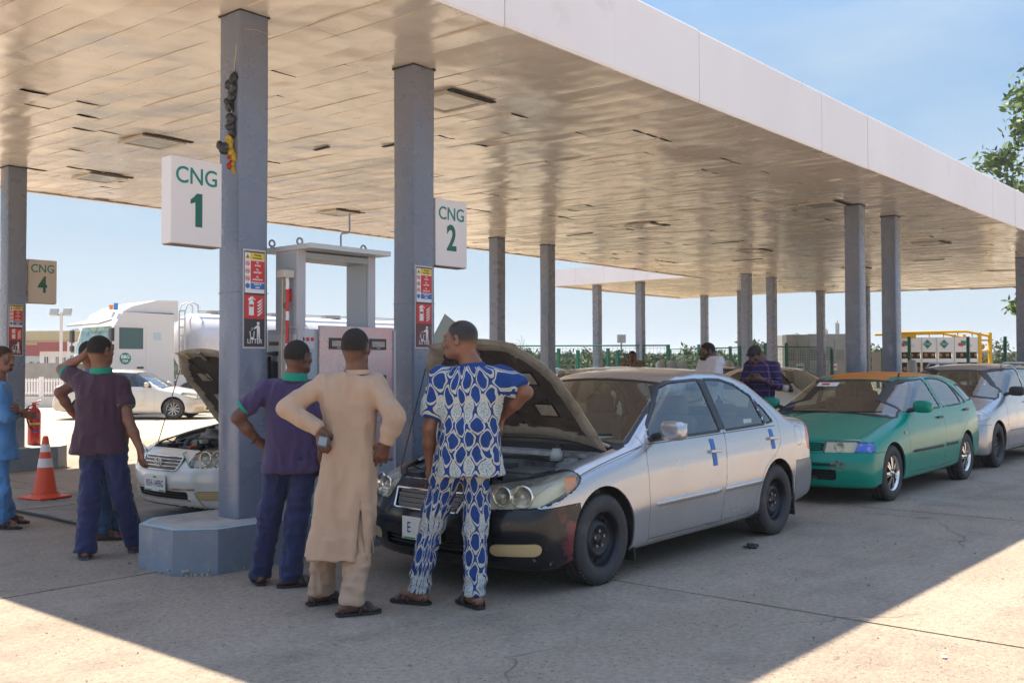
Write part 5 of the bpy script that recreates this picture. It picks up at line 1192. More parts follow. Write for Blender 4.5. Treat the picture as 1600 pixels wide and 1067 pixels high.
# ------------------------------------------------------------ silver estate behind it, and a plain body for the others
def wagon(pm, H=1.50, L=4.36, glassm=None):
    k = H-1.50
    wf = [(1.40, 1.02), (1.55, 1.15), (1.92, 1.36+k), (2.10, 1.395+k), (2.46, 1.405+k), (2.52, 1.03)]
    wr = [(2.60, 1.03), (2.56, 1.405+k), (3.30, 1.385+k), (3.36, 1.07)]
    wq = [(3.45, 1.075), (3.42, 1.38+k), (3.85, 1.33+k), (4.02, 1.10)]
    fd = [(1.33, .27), (1.33, .92), (1.36, 1.02), (1.93, 1.40+k), (2.12, 1.435+k), (2.53, 1.445+k), (2.56, 1.03), (2.53, .27)]
    rd = [(2.537, .27), (2.567, 1.03), (2.54, 1.445+k), (3.36, 1.425+k), (3.42, 1.07), (3.40, .85), (3.15, .6), (3.05, .28)]
    S = dict(L=L, W=.87, R=.315, arch=.355, x1=.87, x2=3.47, cowl_x=1.08, xB=2.45, xseat_r=3.15, mirror=(1.47, 1.08), handles=((2.38, .90), (3.28, .93)),
             top=[(-.2, .55), (0, .64), (.06, .72), (.15, .78), (.4, .86), (.8, .95), (1.02, 1.0), (1.12, 1.03), (1.95, 1.40+k), (2.2, 1.46+k), (2.6, 1.49+k), (3.2, 1.49+k), (3.8, 1.46+k), (4.02, 1.42+k), (4.28, 1.10), (4.36, 1.0), (4.5, .8)],
             plan=[(-.1, .72), (.1, .79), (.35, .83), (.7, .86), (1.3, .868), (2.4, .87), (3.5, .865), (4.0, .85), (4.4, .81)],
             front=[(.1, .08), (.2, .04), (.28, .01), (.40, 0), (.52, .01), (.60, .04), (.70, .08), (.82, .16)], rear=[(.15, .1), (.3, .03), (.4, .0), (.6, .0), (.9, .04), (1.1, .07), (1.3, .12)],
             belt=[(0, .78), (.5, .88), (1.2, .98), (1.5, 1.0), (4.3, 1.06)], bz=.99,
             prof=[(.1, -.08), (.19, -.04), (.25, -.018), (.40, -.002), (.52, .004), (.62, .0), (.74, -.01), (.90, -.032), (.98, -.055), (1.0, -.065)],
             bottom=[(0, .2), (.4, .19), (1.3, .2), (3.1, .21), (4.4, .30)], xmid=2.9, paint=pm, tum=.30, cf=.34)
    def regions(h):
        a = lambda C: (C[:, 0], np.abs(C[:, 1]), C[:, 2])
        def arch(C, N): x, y, z = a(C); return np.maximum(np.minimum(np.hypot(x-S['x1'], z-.32), np.hypot(x-S['x2'], z-.32))-S['arch'], .46-y)
        def bot(C, N): return np.where(N[:, 2] < -.8, -1., 1.)+0*C[:, 0]
        def pol(P, lim=.3, o=0): return lambda C, N: np.maximum(polyd(P, C[:, 0], C[:, 2])-o, lim-np.abs(C[:, 1]))
        def ws(C, N): x, y, z = a(C); xs = x-.16*y*y; return smax(smax(1.13-xs, xs-1.92, .05), smax(y-(.72-.30*(z-1.03)), .95-z, 0), .05)
        def rw(C, N): x, y, z = a(C); return smax(smax(4.0-x, 1.12-z, .03), smax(z-1.38-k, y-.62, .05), .05)
        def lamp(C, N): x, y, z = a(C); s = np.clip(x/.6, 0, 1); return smax(smax(.64+.08*s-z, z-(.74+.13*s), .02), smax(x-.58, .42-y, .03), .04)
        def grille(C, N): x, y, z = a(C); return smax(smax(z-.72, .62-z, .02), smax(y-.36, x-.4, 0), .03)
        def intake(C, N): x, y, z = a(C); return smax(smax(z-.40, .26-z, .02), smax(y-.50, x-.4, 0), .03)
        def bump(C, N): x, y, z = a(C); return np.maximum(x-.56, z-.62)
        def hood(C, N): x, y, z = a(C); return smax(smax(x-(1.05+.16*y*y), .17+.34*(y/.87)**2.6-x, 0), smax(y-(.60+.12*np.clip(x/1.1, 0, 1)), .7-z, 0), .03)
        def cowl(C, N): x, y, z = a(C); return np.maximum(np.maximum(x-.16*y*y-1.115, 1.05+.16*y*y-x), np.maximum(y-.74, .9-z))
        def fend(C, N): x, y, z = a(C); return np.maximum(x-1.325, .40-y)
        def roofr(C, N): x, y, z = a(C); return smax(smax(1.97+.16*y*y-x, x-3.98, .02), np.maximum(y-.60, 1.38+k-z), .05)
        def tail(C, N): x, y, z = a(C); return smax(smax(4.05-x, .75-z, .03), smax(z-1.06, .58-y, .03), .03)
        def rbump(C, N): x, y, z = a(C); return np.maximum(3.85-x, z-.62)
        return [('void', arch, 0, None), ('underside', bot, 0, m_under)]+[('window', pol(w), 1, glassm or m_gld) for w in (wf, wr, wq)]+[('window_trim', pol(w, .3, .016), 1, m_trim) for w in (wf, wr, wq)]+[('windscreen', ws, 0, m_gl), ('windscreen_seal', lambda C, N: ws(C, N)-.02, 0, m_trim), ('rear_window', rw, 0, m_gld),
                ('headlamp', lamp, 1, mat('lamp_clear', (.55, .54, .5), .12, metal=.4, coat=1, col2=(.3, .3, .3), ns=14)), ('void', grille, 0, None), ('void', intake, 0, None),
                ('hood', hood, 0, pm), ('cowl', cowl, 0, m_black), ('front_bumper', bump, 0, pm), ('tail_lamp', tail, 1, m_redl), ('rear_bumper', rbump, 0, pm),
                ('front_door', pol(fd, .35), 1, pm), ('rear_door', pol(rd, .35), 1, pm), ('front_wing', fend, 1, pm), ('roof', roofr, 0, pm)]
    S['regions'] = regions; return S
def wagon_car(label, loc, rz, pm, h, rack=True, mm=None, H=1.50, cat='car', kind='steel', glassm=None, name='estate_car'):
    car = thing(name, label, cat, loc, rz); S = wagon(pm, H, glassm=glassm); out = build_car(car, S, h); add_common(car, S, out, kind, mirror_m=mm)
    MB().box((.24, 0, .67), (.02, .74, .12)).box((.2, 0, .33), (.02, 1.0, .15)).build('grille_backing', m_void, car)
    if rack:
        for s in (-1, 1): MB().tube([(2.15, s*.56, 1.44+H-1.5), (2.3, s*.56, 1.50+H-1.5), (3.7, s*.56, 1.50+H-1.5), (3.85, s*.56, 1.44+H-1.5)], .015, 8).build('roof_rail', m_galv, car)
        for s in (-1, 1):
            F = out['f']; strip_on_side(car, out, 'side_moulding', pm, 1.38, 2.5, .52, .05, .014, s)
    return car
wagon_car('silver estate car with roof rails behind the green hatchback', (14.62, 4.86, 0), 0, paint('estate_silver', (.44, .45, .48), .6, .3, dirt=(.36, .34, .33), ds=1), .028, mm=m_black)
wagon_car('dark estate car at the right edge behind the silver estate', (19.6, 4.9, 0), 0, paint('dark_paint', (.05, .055, .06), .4, .3), .045, mm=m_black)
def saloon(label, loc, rz, pm, h=.045, glassm=None, kind='steel', emb=True, bm_=None):
    car = thing('saloon_car', label, 'car', loc, rz); S = corolla(pm, bm_, glassm=glassm); out = build_car(car, S, h); add_common(car, S, out, kind); front_items(car, out, 'bars', None, emblem=emb); return car
wagon_car('dusty beige car in the lane behind the silver saloon, only its roof showing', (9.9, 8.75, 0), 0, paint('beige_paint', (.34, .28, .20), .3, .45), .04, rack=False, H=1.47)
saloon('gold saloon in front of which the man with the phone stands', (13.75, 6.5, 0), R(90), paint('gold_paint', (.33, .24, .12), .5, .35, dirt=(.26, .2, .13), ds=3), .035, emb=False)
saloon('white saloon parked right of the gold one, beside a back row column', (19.9, 7.3, 0), R(80), paint('white_far_paint', (.58, .57, .54), .1, .3), .035, emb=False)
saloon('far teal car seen as a thin roof line past the column', (21.9, 16.6, 0), R(200), paint('teal_paint', (.05, .22, .2), .3, .35), .05, glassm=m_gl, emb=False)
saloon('dark brown car behind the green hatchback between two tall columns', (24.2, 10.2, 0), R(100), paint('brown_paint', (.12, .10, .08), .3, .4), .05, emb=False)
saloon('cream saloon driving past in the sun behind the man with his arm up', tuple(pt(333, 560, 29.5)[:2])+(-.03,), math.atan2(.7609, -.6489), paint('cream_paint', (.60, .57, .52), .15, .3, dirt=(.48, .42, .34), ds=2), .035, glassm=glass('blue_tint_glass', (.22, .34, .50)), kind='alloy', emb=False)
# ------------------------------------------------------------ people: one continuous body from blended limbs, clothes over it
RH = np.array([.6489, -.7609, 0]); RH = RH/np.linalg.norm(RH); UP = np.array([0, 0, 1.]); AH = np.array([-RH[1], RH[0], 0.]); AH = AH if AH@CF > 0 else -AH
def nrm(v): v = np.asarray(v, float); return v/max(np.linalg.norm(v), 1e-9)
class Field:
    def __init__(s, lo, hi, h):
        s.h = h; s.lo = np.asarray(lo, float)-.03; n = np.ceil((np.asarray(hi)-s.lo+.03)/h).astype(int)+1; s.n = n; s.V = np.full(n, .12, np.float32)
    def prim(s, lo, hi, fn, k=.02, op='add', pad=.03):
        a = np.maximum(((np.asarray(lo)-pad-s.lo)/s.h).astype(int), 0); b = np.minimum(((np.asarray(hi)+pad-s.lo)/s.h).astype(int)+2, s.n)
        if (b <= a).any(): return
        g = [s.lo[i]+np.arange(a[i], b[i])*s.h for i in range(3)]; X, Y, Z = np.meshgrid(*g, indexing='ij'); P = np.stack([X, Y, Z], -1).astype(np.float32)
        d = fn(P).astype(np.float32); sl = tuple(slice(a[i], b[i]) for i in range(3)); v = s.V[sl]
        s.V[sl] = smin(v, d, k) if op == 'add' else smax(v, -d, k)
    def cap(s, a, b, ra, rb, k=.02, op='add', flat=None):
        a = np.asarray(a, float); b = np.asarray(b, float); ab = b-a; L2 = max(ab@ab, 1e-9); r = max(ra, rb)
        if flat is not None: fd, ff = nrm(flat[0]), flat[1]
        def fn(P):
            q = P-a
            t = np.clip((q@ab)/L2, 0, 1); w = q-t[..., None]*ab
            if flat is not None: w = w+((w@fd)*(1/ff-1))[..., None]*fd
            d = np.linalg.norm(w, axis=-1)-(ra+(rb-ra)*t)
            return d*(ff if flat is not None and ff < 1 else 1)
        s.prim(np.minimum(a, b)-r, np.maximum(a, b)+r, fn, k, op)
    def ell(s, c, M_, r, k=.02, op='add'):
        c = np.asarray(c, float); M_ = np.asarray(M_, float); r = np.asarray(r, float); R_ = r.max()
        def fn(P):
            q = (P-c)@M_.T; k0 = np.linalg.norm(q/r, axis=-1); k1 = np.linalg.norm(q/(r*r), axis=-1)
            return k0*(k0-1)/np.maximum(k1, 1e-6)
        s.prim(c-R_, c+R_, fn, k, op)
    def loft(s, secs, right, k=.02, e=2.3):
        """secs: (centre, half width, half depth) from the top down; right: lateral direction"""
        C = np.array([q[0] for q in secs], float); A = np.array([q[1] for q in secs]); B = np.array([q[2] for q in secs]); o = np.argsort(C[:, 2]); C, A, B = C[o], A[o], B[o]
        r = nrm([right[0], right[1], 0]); f = np.array([-r[1], r[0], 0]); m = max(A.max(), B.max())
        def fn(P):
            z = P[..., 2]; cx = np.interp(z, C[:, 2], C[:, 0]); cy = np.interp(z, C[:, 2], C[:, 1]); a = np.interp(z, C[:, 2], A); b = np.interp(z, C[:, 2], B)
            dx, dy = P[..., 0]-cx, P[..., 1]-cy; u = np.abs(dx*r[0]+dy*r[1])/a; v = np.abs(dx*f[0]+dy*f[1])/b
            d = ((u**e+v**e)**(1/e)-1)*np.minimum(a, b); return np.maximum(np.maximum(d, z-C[-1, 2]), C[0, 2]-z)
        lo = C.min(0)-m; hi = C.max(0)+m; lo[2] = C[0, 2]; hi[2] = C[-1, 2]; s.prim(lo, hi, fn, k)
    def cut(s, n, p):
        """keep only the side where (x-p).n < 0"""
        n = nrm(n); g = [s.lo[i]+np.arange(s.n[i])*s.h for i in range(3)]
        d = (g[0][:, None, None]-p[0])*n[0]+(g[1][None, :, None]-p[1])*n[1]+(g[2][None, None, :]-p[2])*n[2]; s.V = np.maximum(s.V, d.astype(np.float32))
    def mesh(s):
        s.V[0] = s.V[-1] = .1; s.V[:, 0] = s.V[:, -1] = .1; s.V[:, :, 0] = s.V[:, :, -1] = .1
        return surfnets(s.V, s.lo, s.h)
m_skin = mat('dark_skin', (.145, .066, .044), .40, col2=(.11, .047, .031), ns=7, spec=.45, bump=.0006, bs=180)
m_skin2 = mat('brown_skin', (.24, .108, .066), .40, col2=(.185, .078, .047), ns=7, spec=.45, bump=.0006, bs=180)
m_hair = mat('black_hair', (.020, .015, .013), .95, col2=(.045, .028, .022), ns=90, nlo=.5, nhi=.7, bump=.006, bs=300); m_hairb = mat('brown_hair', (.05, .025, .012), .9, bump=.004, bs=260)
m_eye = mat('eye_white', (.15, .12, .10), .35); m_sole = mat('sandal_black', (.022, .018, .018), .6); m_solered = mat('sandal_red', (.35, .03, .03), .6)
m_solegrey = mat('clog_grey', (.06, .075, .09), .6); m_sole_br = mat('sandal_brown', (.05, .03, .025), .6)
def stubble(m):
    nt = m.node_tree; b = nt.nodes['Principled BSDF']; c = b.inputs['Base Color'].links[0].from_socket; a = nt.nodes.new('ShaderNodeAttribute'); a.attribute_name = 'stubble'
    n = _noise(nt, 160, 3, .7); ml = nt.nodes.new('ShaderNodeMath'); ml.operation = 'MULTIPLY_ADD'; ml.inputs[1].default_value = 1.1; nt.links.new(a.outputs['Fac'], ml.inputs[0])
    sb = nt.nodes.new('ShaderNodeMath'); sb.operation = 'MULTIPLY'; nt.links.new(n.outputs['Fac'], sb.inputs[0]); nt.links.new(a.outputs['Fac'], sb.inputs[1]); nt.links.new(sb.outputs[0], ml.inputs[2]); ml.use_clamp = True
    nt.links.new(_mix(nt, ml.outputs[0], c, (.020, .014, .012)), b.inputs['Base Color'])
stubble(m_skin); stubble(m_skin2)
def head_prims(F, c, f, u, s, neck, beard=False, hairoff=0.):
    r = nrm(np.cross(f, u)); f = nrm(f); u = nrm(np.cross(r, f)); M_ = np.array([r, f, u]); s = s*.90
    q = lambda x, y, z: c+s*(r*x+f*y+u*z)
    o = hairoff
    F.ell(q(0, -.020, .030), M_, np.array([.076, .098, .088])*s+o, .01); F.ell(q(0, .025, -.030), M_, np.array([.060, .066, .085])*s+o, .02)
    F.ell(q(0, -.045, -.01), M_, np.array([.064, .062, .06])*s+o, .02)
    if o: return q, M_
    F.ell(q(0, .058, -.084), M_, np.array([.036, .036, .026])*s, .025); F.cap(q(-.045, .01, -.07), q(-.02, .06, -.088), .022*s, .02*s, .02); F.cap(q(.045, .01, -.07), q(.02, .06, -.088), .022*s, .02*s, .02)
    F.cap(q(0, .088, .012), q(0, .106, -.030), .009*s, .014*s, .012); F.cap(q(-.015, .094, -.036), q(.015, .094, -.036), .011*s, .011*s, .008)
    F.cap(q(-.034, .080, .026), q(.034, .080, .026), .012*s, .012*s, .014); F.ell(q(-.045, .055, -.02), M_, np.array([.022, .022, .02])*s, .02); F.ell(q(.045, .055, -.02), M_, np.array([.022, .022, .02])*s, .02)
    for sx in (-1, 1): F.ell(q(sx*.032, .097, .004), M_, np.array([.017, .014, .011])*s, .01, 'sub')
    F.cap(q(-.020, .088, -.058), q(.020, .088, -.058), .0095*s, .0095*s, .006); F.cap(q(-.017, .086, -.073), q(.017, .086, -.073), .0095*s, .0095*s, .006)
    for sx in (-1, 1):
        F.ell(q(sx*.079, -.014, -.004), np.array([nrm(r-f*.45*sx), nrm(f+r*.45*sx), u]), np.array([.012, .023, .036])*s, .006); F.ell(q(sx*.087, -.004, .002), M_, np.array([.007, .009, .016])*s, .006, 'sub')
    F.cap(q(0, -.030, -.055), neck+np.array([0, 0, .01]), .056*s, .062*s, .03)
    return q, M_
def hand_prims(F, w, d, pn, t, curl=(.3, .35, .4, .45), s=1., thumb=.5, spread=.06, k=.006):
    """w wrist, d direction of the hand, pn back-of-hand normal, t thumb side"""
    d = nrm(d); t = nrm(t-np.dot(t, d)*d); pn = nrm(np.cross(d, t)) if np.dot(np.cross(d, t), pn) > 0 else -nrm(np.cross(d, t)); q = lambda a, b, c: w+s*(d*a+t*b+pn*c)
    F.cap(q(-.02, 0, 0), q(.03, 0, 0), .024*s, .026*s, .015, flat=(pn, .7))
    kn = [(.088, .030), (.092, .010), (.086, -.010), (.076, -.028)]; ln = [(.042, .026, .020), (.046, .029, .021), (.042, .027, .020), (.033, .020, .018)]
    for i, (a, b) in enumerate(kn):
        F.cap(q(.02, b*.55, 0), q(a, b, 0), .015*s, .0125*s, .010)
        p = q(a, b, 0); ang = 0; side = (1.5-i)*spread
        for j in range(3):
            ang += curl[i]*(1.0 if j else .7)*1.3; dd = nrm(d*math.cos(ang)-pn*math.sin(ang)+t*side*math.cos(ang)); e = p+dd*ln[i][j]*s; F.cap(p, e, (.0098-.0010*j)*s, (.0092-.0012*j)*s, k if j else .008); p = e
    p = q(.018, .026, -.004); dd = nrm(d*.75+t*.75-pn*.25); F.cap(q(.005, .012, 0), p, .017*s, .015*s, .012); e = p+dd*.040*s; F.cap(p, e, .0135*s, .011*s, .01)
    dd = nrm(d*(.9)+t*(.5-thumb)-pn*(.3+thumb*.4)); e2 = e+dd*.030*s; F.cap(e, e2, .011*s, .009*s, .006); F.cap(e2, e2+dd*.012*s, .009*s, .0075*s, .006)
    return q
def foot_prims(F, an, toe, s=1.):
    toe = nrm([toe[0], toe[1], 0]); sd = np.array([-toe[1], toe[0], 0]); g = an.copy(); g[2] = .0; b = lambda a, c, z: g+s*(toe*a+sd*c)+np.array([0, 0, z*s+.018])
    F.cap(b(-.045, 0, .028), b(.0, 0, .05), .032*s, .036*s, .02); F.cap(b(-.04, 0, .026), b(.10, 0, .020), .030*s, .026*s, .02); F.cap(b(.0, 0, .055), b(.11, .008, .022), .036*s, .022*s, .03)
    F.cap(b(.10, -.026, .016), b(.10, .026, .016), .018*s, .018*s, .02)
    for i in range(5): F.cap(b(.11, -.032+.016*i, .012), b(.165-.012*abs(i-(1.2)), -.036+.018*i, .010), .0098*s, .0085*s, .006)
def sandal(par, an, toe, m, style='strap', s=1., base=None, soff=0):
    toe = nrm([toe[0], toe[1], 0]); sd = np.array([-toe[1], toe[0], 0]); o = np.array([an[0], an[1], 0])-base
    pr = [(-.088, .026), (-.06, .036), (0, .038), (.06, .044), (.11, .052), (.15, .048), (.178, .034), (.188, .012)]
    out = [(a, w) for a, w in pr]+[(a, -w) for a, w in pr[::-1]]; b = MB()
    vs = [tuple(o+s*(toe*a+sd*w)+np.array([0, 0, z])) for z in (.002, .018) for a, w in out]; n = len(out)
    b._add(vs, [list(range(n))[::-1], list(range(n, 2*n))]+[[i, (i+1) % n, n+(i+1) % n, n+i] for i in range(n)]); so = b.build('sandal_sole', m, par)
    def arch(a0, w0, a1, w1, hgt, wd, nm='sandal_strap'):
        V = []; N = 14
        for i in range(N+1):
            t = i/N; an_ = math.pi*t; a = a0+(a1-a0)*t; w = w0*math.cos(an_) if w0 == w1 else w0+(w1-w0)*t; z = .012+hgt*math.sin(an_)
            for dd in (-wd/2, wd/2): V.append(tuple(o+s*(toe*(a+dd)+sd*w)+np.array([0, 0, z*s])))
        q = MB(); q._add(V, [[2*i, 2*i+1, 2*i+3, 2*i+2] for i in range(N)], True); ob = q.build(nm, m, par)
        md = ob.modifiers.new('t', 'SOLIDIFY'); md.thickness = .005; return ob
    if style == 'strap': arch(.035, .046, .075, .046, .062, .045); arch(.095, .050, .12, .050, .038, .03)
    elif style == 'clog': arch(.05, .047, .08, .047, .070, .13); arch(-.055, .038, -.055, .038, .05, .012)
    else: arch(.04, .048, .11, .048, .056, .024); arch(.11, .048, .04, .048, .056, .024); arch(-.055, .036, -.055, .036, .055, .014)
def garment(nm, F, m, par, base, folds=.0, fs=(9, 9, 3.2), seed=0, sm=1, smooth=2, uvf=None, crease=None, extra=None):
    V, Q = F.mesh()
    if len(V) == 0: return None
    for _ in range(smooth):   # relax the grid
        A = np.zeros_like(V); ct = np.zeros(len(V))
        for k in range(4):
            np.add.at(A, Q[:, k], V[Q[:, (k+1) % 4]]); np.add.at(ct, Q[:, k], 1)
        V = V*.5+A/ct[:, None]*.5
    if folds:
        folds = min(folds*2.3, .021); N = vnormals(V, Q); W_ = V+.03*np.stack([vnoise(V*6+seed), vnoise(V*6+seed+9), vnoise(V*5+seed+5)], 1)
        n1 = vnoise(W_*np.array(fs)+seed*3.7); n2 = vnoise(W_*np.array([fs[0]*2.1, fs[1]*2.1, fs[2]*2.6])+seed); n3 = vnoise(W_*np.array([14, 14, 26])+seed*2)
        d = (1-np.abs(n1)*2.2)*.55*(.6+.4*vnoise(V*3+seed))+(1-2*np.abs(n2))*.34+n3*.16-.15
        if crease is not None: d = d*crease(V)
        V = V+N*(d*folds+(extra(V) if extra else 0))[:, None]
    me = npmesh(nm, V-base, Q, True)
    if uvf is not None:
        uv = uvf(V).astype(np.float32); lay = me.uv_layers.new(name='UVMap'); lay.data.foreach_set('uv', uv[Q.ravel()].ravel())
    return link(nm, me, m, par)
def bodyframe(J):
    r = nrm((J['shR']-J['shL'])*np.array([1, 1, 0])); f = np.array([-r[1], r[0], 0.]); return r, f
def person(label, J, skin=None, hair=None, h=.0063, group=None, hands={}, feet=True, hairline=.5, beard=0., upper=1., bodyonly=False, hair_top=True, facets=()):
    """J: joints in world metres. builds the bare body, hair and eyes; returns the parent empty"""
    base = np.array([J['pel'][0], J['pel'][1], 0.]); t = thing('person', label, 'person', base, group=group); r, f = bodyframe(J)
    pts = np.array([v for k, v in J.items() if k not in ('hf', 'hu', 'tL', 'tR') and isinstance(v, np.ndarray) and v.shape == (3,)]); F = Field(pts.min(0)-.16, np.maximum(pts.max(0)+.14, J['head']+[.13, .13, .15]), h); F.lo[2] = max(F.lo[2], -.0)
    q, HM = head_prims(F, J['head'], J['hf'], J['hu'], J.get('hs', 1.), J['neck'])
    sw = np.linalg.norm(J['shR']-J['shL'])/2; ch = (J['shL']+J['shR'])/2; pel = J['pel']; tb = J.get('belly', 1.)
    mid = ch*.45+pel*.55
    F.loft([(ch+[0, 0, .045], sw*.45, .06), (ch+[0, 0, -.01], sw*.86, .09), (ch-[0, 0, .13], sw*.85, .115*tb), (mid, sw*.66*tb, .10*tb), (pel+[0, 0, .04], sw*.55, .085), (pel-[0, 0, .07], sw*.56, .090), (pel-[0, 0, .10], sw*.5, .08)], r, .03)
    F.cap(J['neck'], ch+[0, 0, .0], .062, .08, .04)
    for s in 'LR':
        sh, el, wr = J['sh'+s], J['el'+s], J['wr'+s]; F.cap(ch+(sh-ch)*.5+[0, 0, -.01], sh-[0, 0, .012], .055, .056, .03); F.cap(sh-[0, 0, .012], el, .053*upper, .041*upper, .02); F.cap(el, el+(wr-el)*.45, .042, .040, .02); F.cap(el+(wr-el)*.45, wr, .040, .027, .02, )
        hd = hands.get(s)
        if hd: hand_prims(F, wr, *hd[:3], **(hd[3] if len(hd) > 3 else {}))
        F.cap(J['hip'+s], J['kn'+s], .062, .046, .02); F.cap(J['kn'+s], J['kn'+s]*.62+J['an'+s]*.38, .046, .048, .015); F.cap(J['kn'+s]*.62+J['an'+s]*.38, J['an'+s]+[0, 0, .02], .048, .034, .015)
        foot_prims(F, J['an'+s], J['t'+s])
    V, Q = F.mesh(); A = np.zeros_like(V); ct = np.zeros(len(V))
    for k in range(4): np.add.at(A, Q[:, k], V[Q[:, (k+1) % 4]]); np.add.at(ct, Q[:, k], 1)
    V = V*.6+A/ct[:, None]*.4
    me = npmesh('body', V-base, Q); L0 = (V-J['head'])@HM.T/(J.get('hs', 1.)*.9)
    edge = -.038+np.clip((L0[:, 1]+.01)/.085, 0, 1)*.098; st = np.clip((L0[:, 2]-edge)/.040, 0, 1)*(np.linalg.norm(L0, axis=1) < .17)*(np.abs(L0[:, 0]) < .083)
    st *= np.clip((.07-L0[:, 1])/.03, 0, 1); at = me.attributes.new('stubble', 'FLOAT', 'POINT'); at.data.foreach_set('value', (st*(1. if hair_top else .62)).astype(np.float32))
    link('body', me, skin or m_skin, t)
    # hair: a thin cap over the skull down to the hairline
    c = J['head']; hs = J.get('hs', 1.); hh = h*.8
    H = Field(c-.14*hs, c+.14*hs, hh if hair_top else .05); q, HM = head_prims(H, c, J['hf'], J['hu'], hs, J['neck'], hairoff=.0022*hs)
    g = [H.lo[i]+np.arange(H.n[i])*H.h for i in range(3)]; X, Y, Z = np.meshgrid(*g, indexing='ij'); P = np.stack([X, Y, Z], -1)-c; L_ = P@HM.T/(hs*.9)
    lim = -.014+hairline*.0+np.clip((L_[..., 1]+.01)/.085, 0, 1)*.078+.009*vnoise(L_*70)
    if not hair_top: lim = np.maximum(lim, np.where((L_[..., 1] > .005), .075-(np.abs(L_[..., 0])*.3), -1))
    H.V = np.maximum(H.V, (lim-L_[..., 2]).astype(np.float32)*.8); Vh, Qh = H.mesh()
    if len(Vh) and hair_top: link('hair', npmesh('hair', Vh-base, Qh), hair or m_hair, t)
    if beard:
        H = Field(c-.14*hs, c+.14*hs, hh); r_, f_, u_ = HM
        q2 = lambda x, y, z: c+hs*.9*(r_*x+f_*y+u_*z)
        if beard >= .002: H.cap(q2(-.056, .015, -.04), q2(-.03, .062, -.088), .014+beard, .018+beard, .01); H.cap(q2(.056, .015, -.04), q2(.03, .062, -.088), .014+beard, .018+beard, .01)
        if beard >= .002: H.cap(q2(-.03, .07, -.092), q2(.03, .07, -.092), .017+beard, .017+beard, .015)
        H.ell(q2(0, .070, -.088), HM, np.array([.024, .026, .020])*hs); H.cap(q2(-.02, .092, -.05), q2(.02, .092, -.05), .0075, .0075, .004)
        Vb, Qb = H.mesh(); link('beard', npmesh('beard', Vb-base, Qb), hair or m_hair, t)
    for sx in (-1, 1):
        e = c+hs*.9*(HM[0]*sx*.032+HM[1]*.0790+HM[2]*.004); bm = bmesh.new(); bmesh.ops.create_uvsphere(bm, u_segments=10, v_segments=8, radius=.0118*hs); me = bpy.data.meshes.new('eye'); bm.to_mesh(me); bm.free()
        o = link('eye', me, m_eye, t); o.location = e-base
        ii = c+hs*.9*(HM[0]*sx*.032+HM[1]*.0898+HM[2]*.004)
        bm = bmesh.new(); bmesh.ops.create_uvsphere(bm, u_segments=8, v_segments=6, radius=.0042*hs); me = bpy.data.meshes.new('iris'); bm.to_mesh(me); bm.free(); i_ = link('iris', me, m_black, o); i_.location = ii-e
    return t, base
def trousers(t, base, J, m, h=.007, r=(.108, .088, .074), hem=.05, uvf=None, seed=1, folds=.010, waist=.13, nm='trousers', hw=None):
    P = np.array([J[k] for k in ('hipL', 'hipR', 'knL', 'knR', 'anL', 'anR')]); F = Field(P.min(0)-.17, P.max(0)+[.17, .17, .22], h); rr, f = bodyframe(J)
    r = tuple(q*.84 for q in r); hw = hw or np.linalg.norm(J['hipR']-J['hipL'])/2+.083; pel = J['pel']
    F.loft([(pel+[0, 0, waist], hw*.80, .105), (pel, hw*.96, .130), (pel-[0, 0, .07], hw*.95, .12), (pel-[0, 0, .10], hw*.7, .09)], rr, .02)
    for s in 'LR':
        a = J['an'+s].copy(); b = J['kn'+s]; d = nrm(a-b); F.cap(J['hip'+s]-[0, 0, .03], b, r[0], r[1], .035); F.cap(b, a+d*.03, r[1], r[2], .02)
    g = F.lo[2]+np.arange(F.n[2])*h; F.V = np.maximum(F.V, (hem-g)[None, None, :].astype(np.float32))
    zk = (J['knL'][2]+J['knR'][2])/2; wz = lambda V: np.exp(-((V[:, 2]-zk)/.10)**2)+1.3*np.exp(-((V[:, 2]-.10)/.10)**2)+.25
    return garment(nm, F, m, t, base, folds, (10, 10, 6), seed, uvf=uvf, extra=lambda V: .0065*(1-2.2*np.abs(vnoise((V+.02*vnoise(V*7)[:, None])*[5, 5, 19]+seed)))*wz(V)-.003)
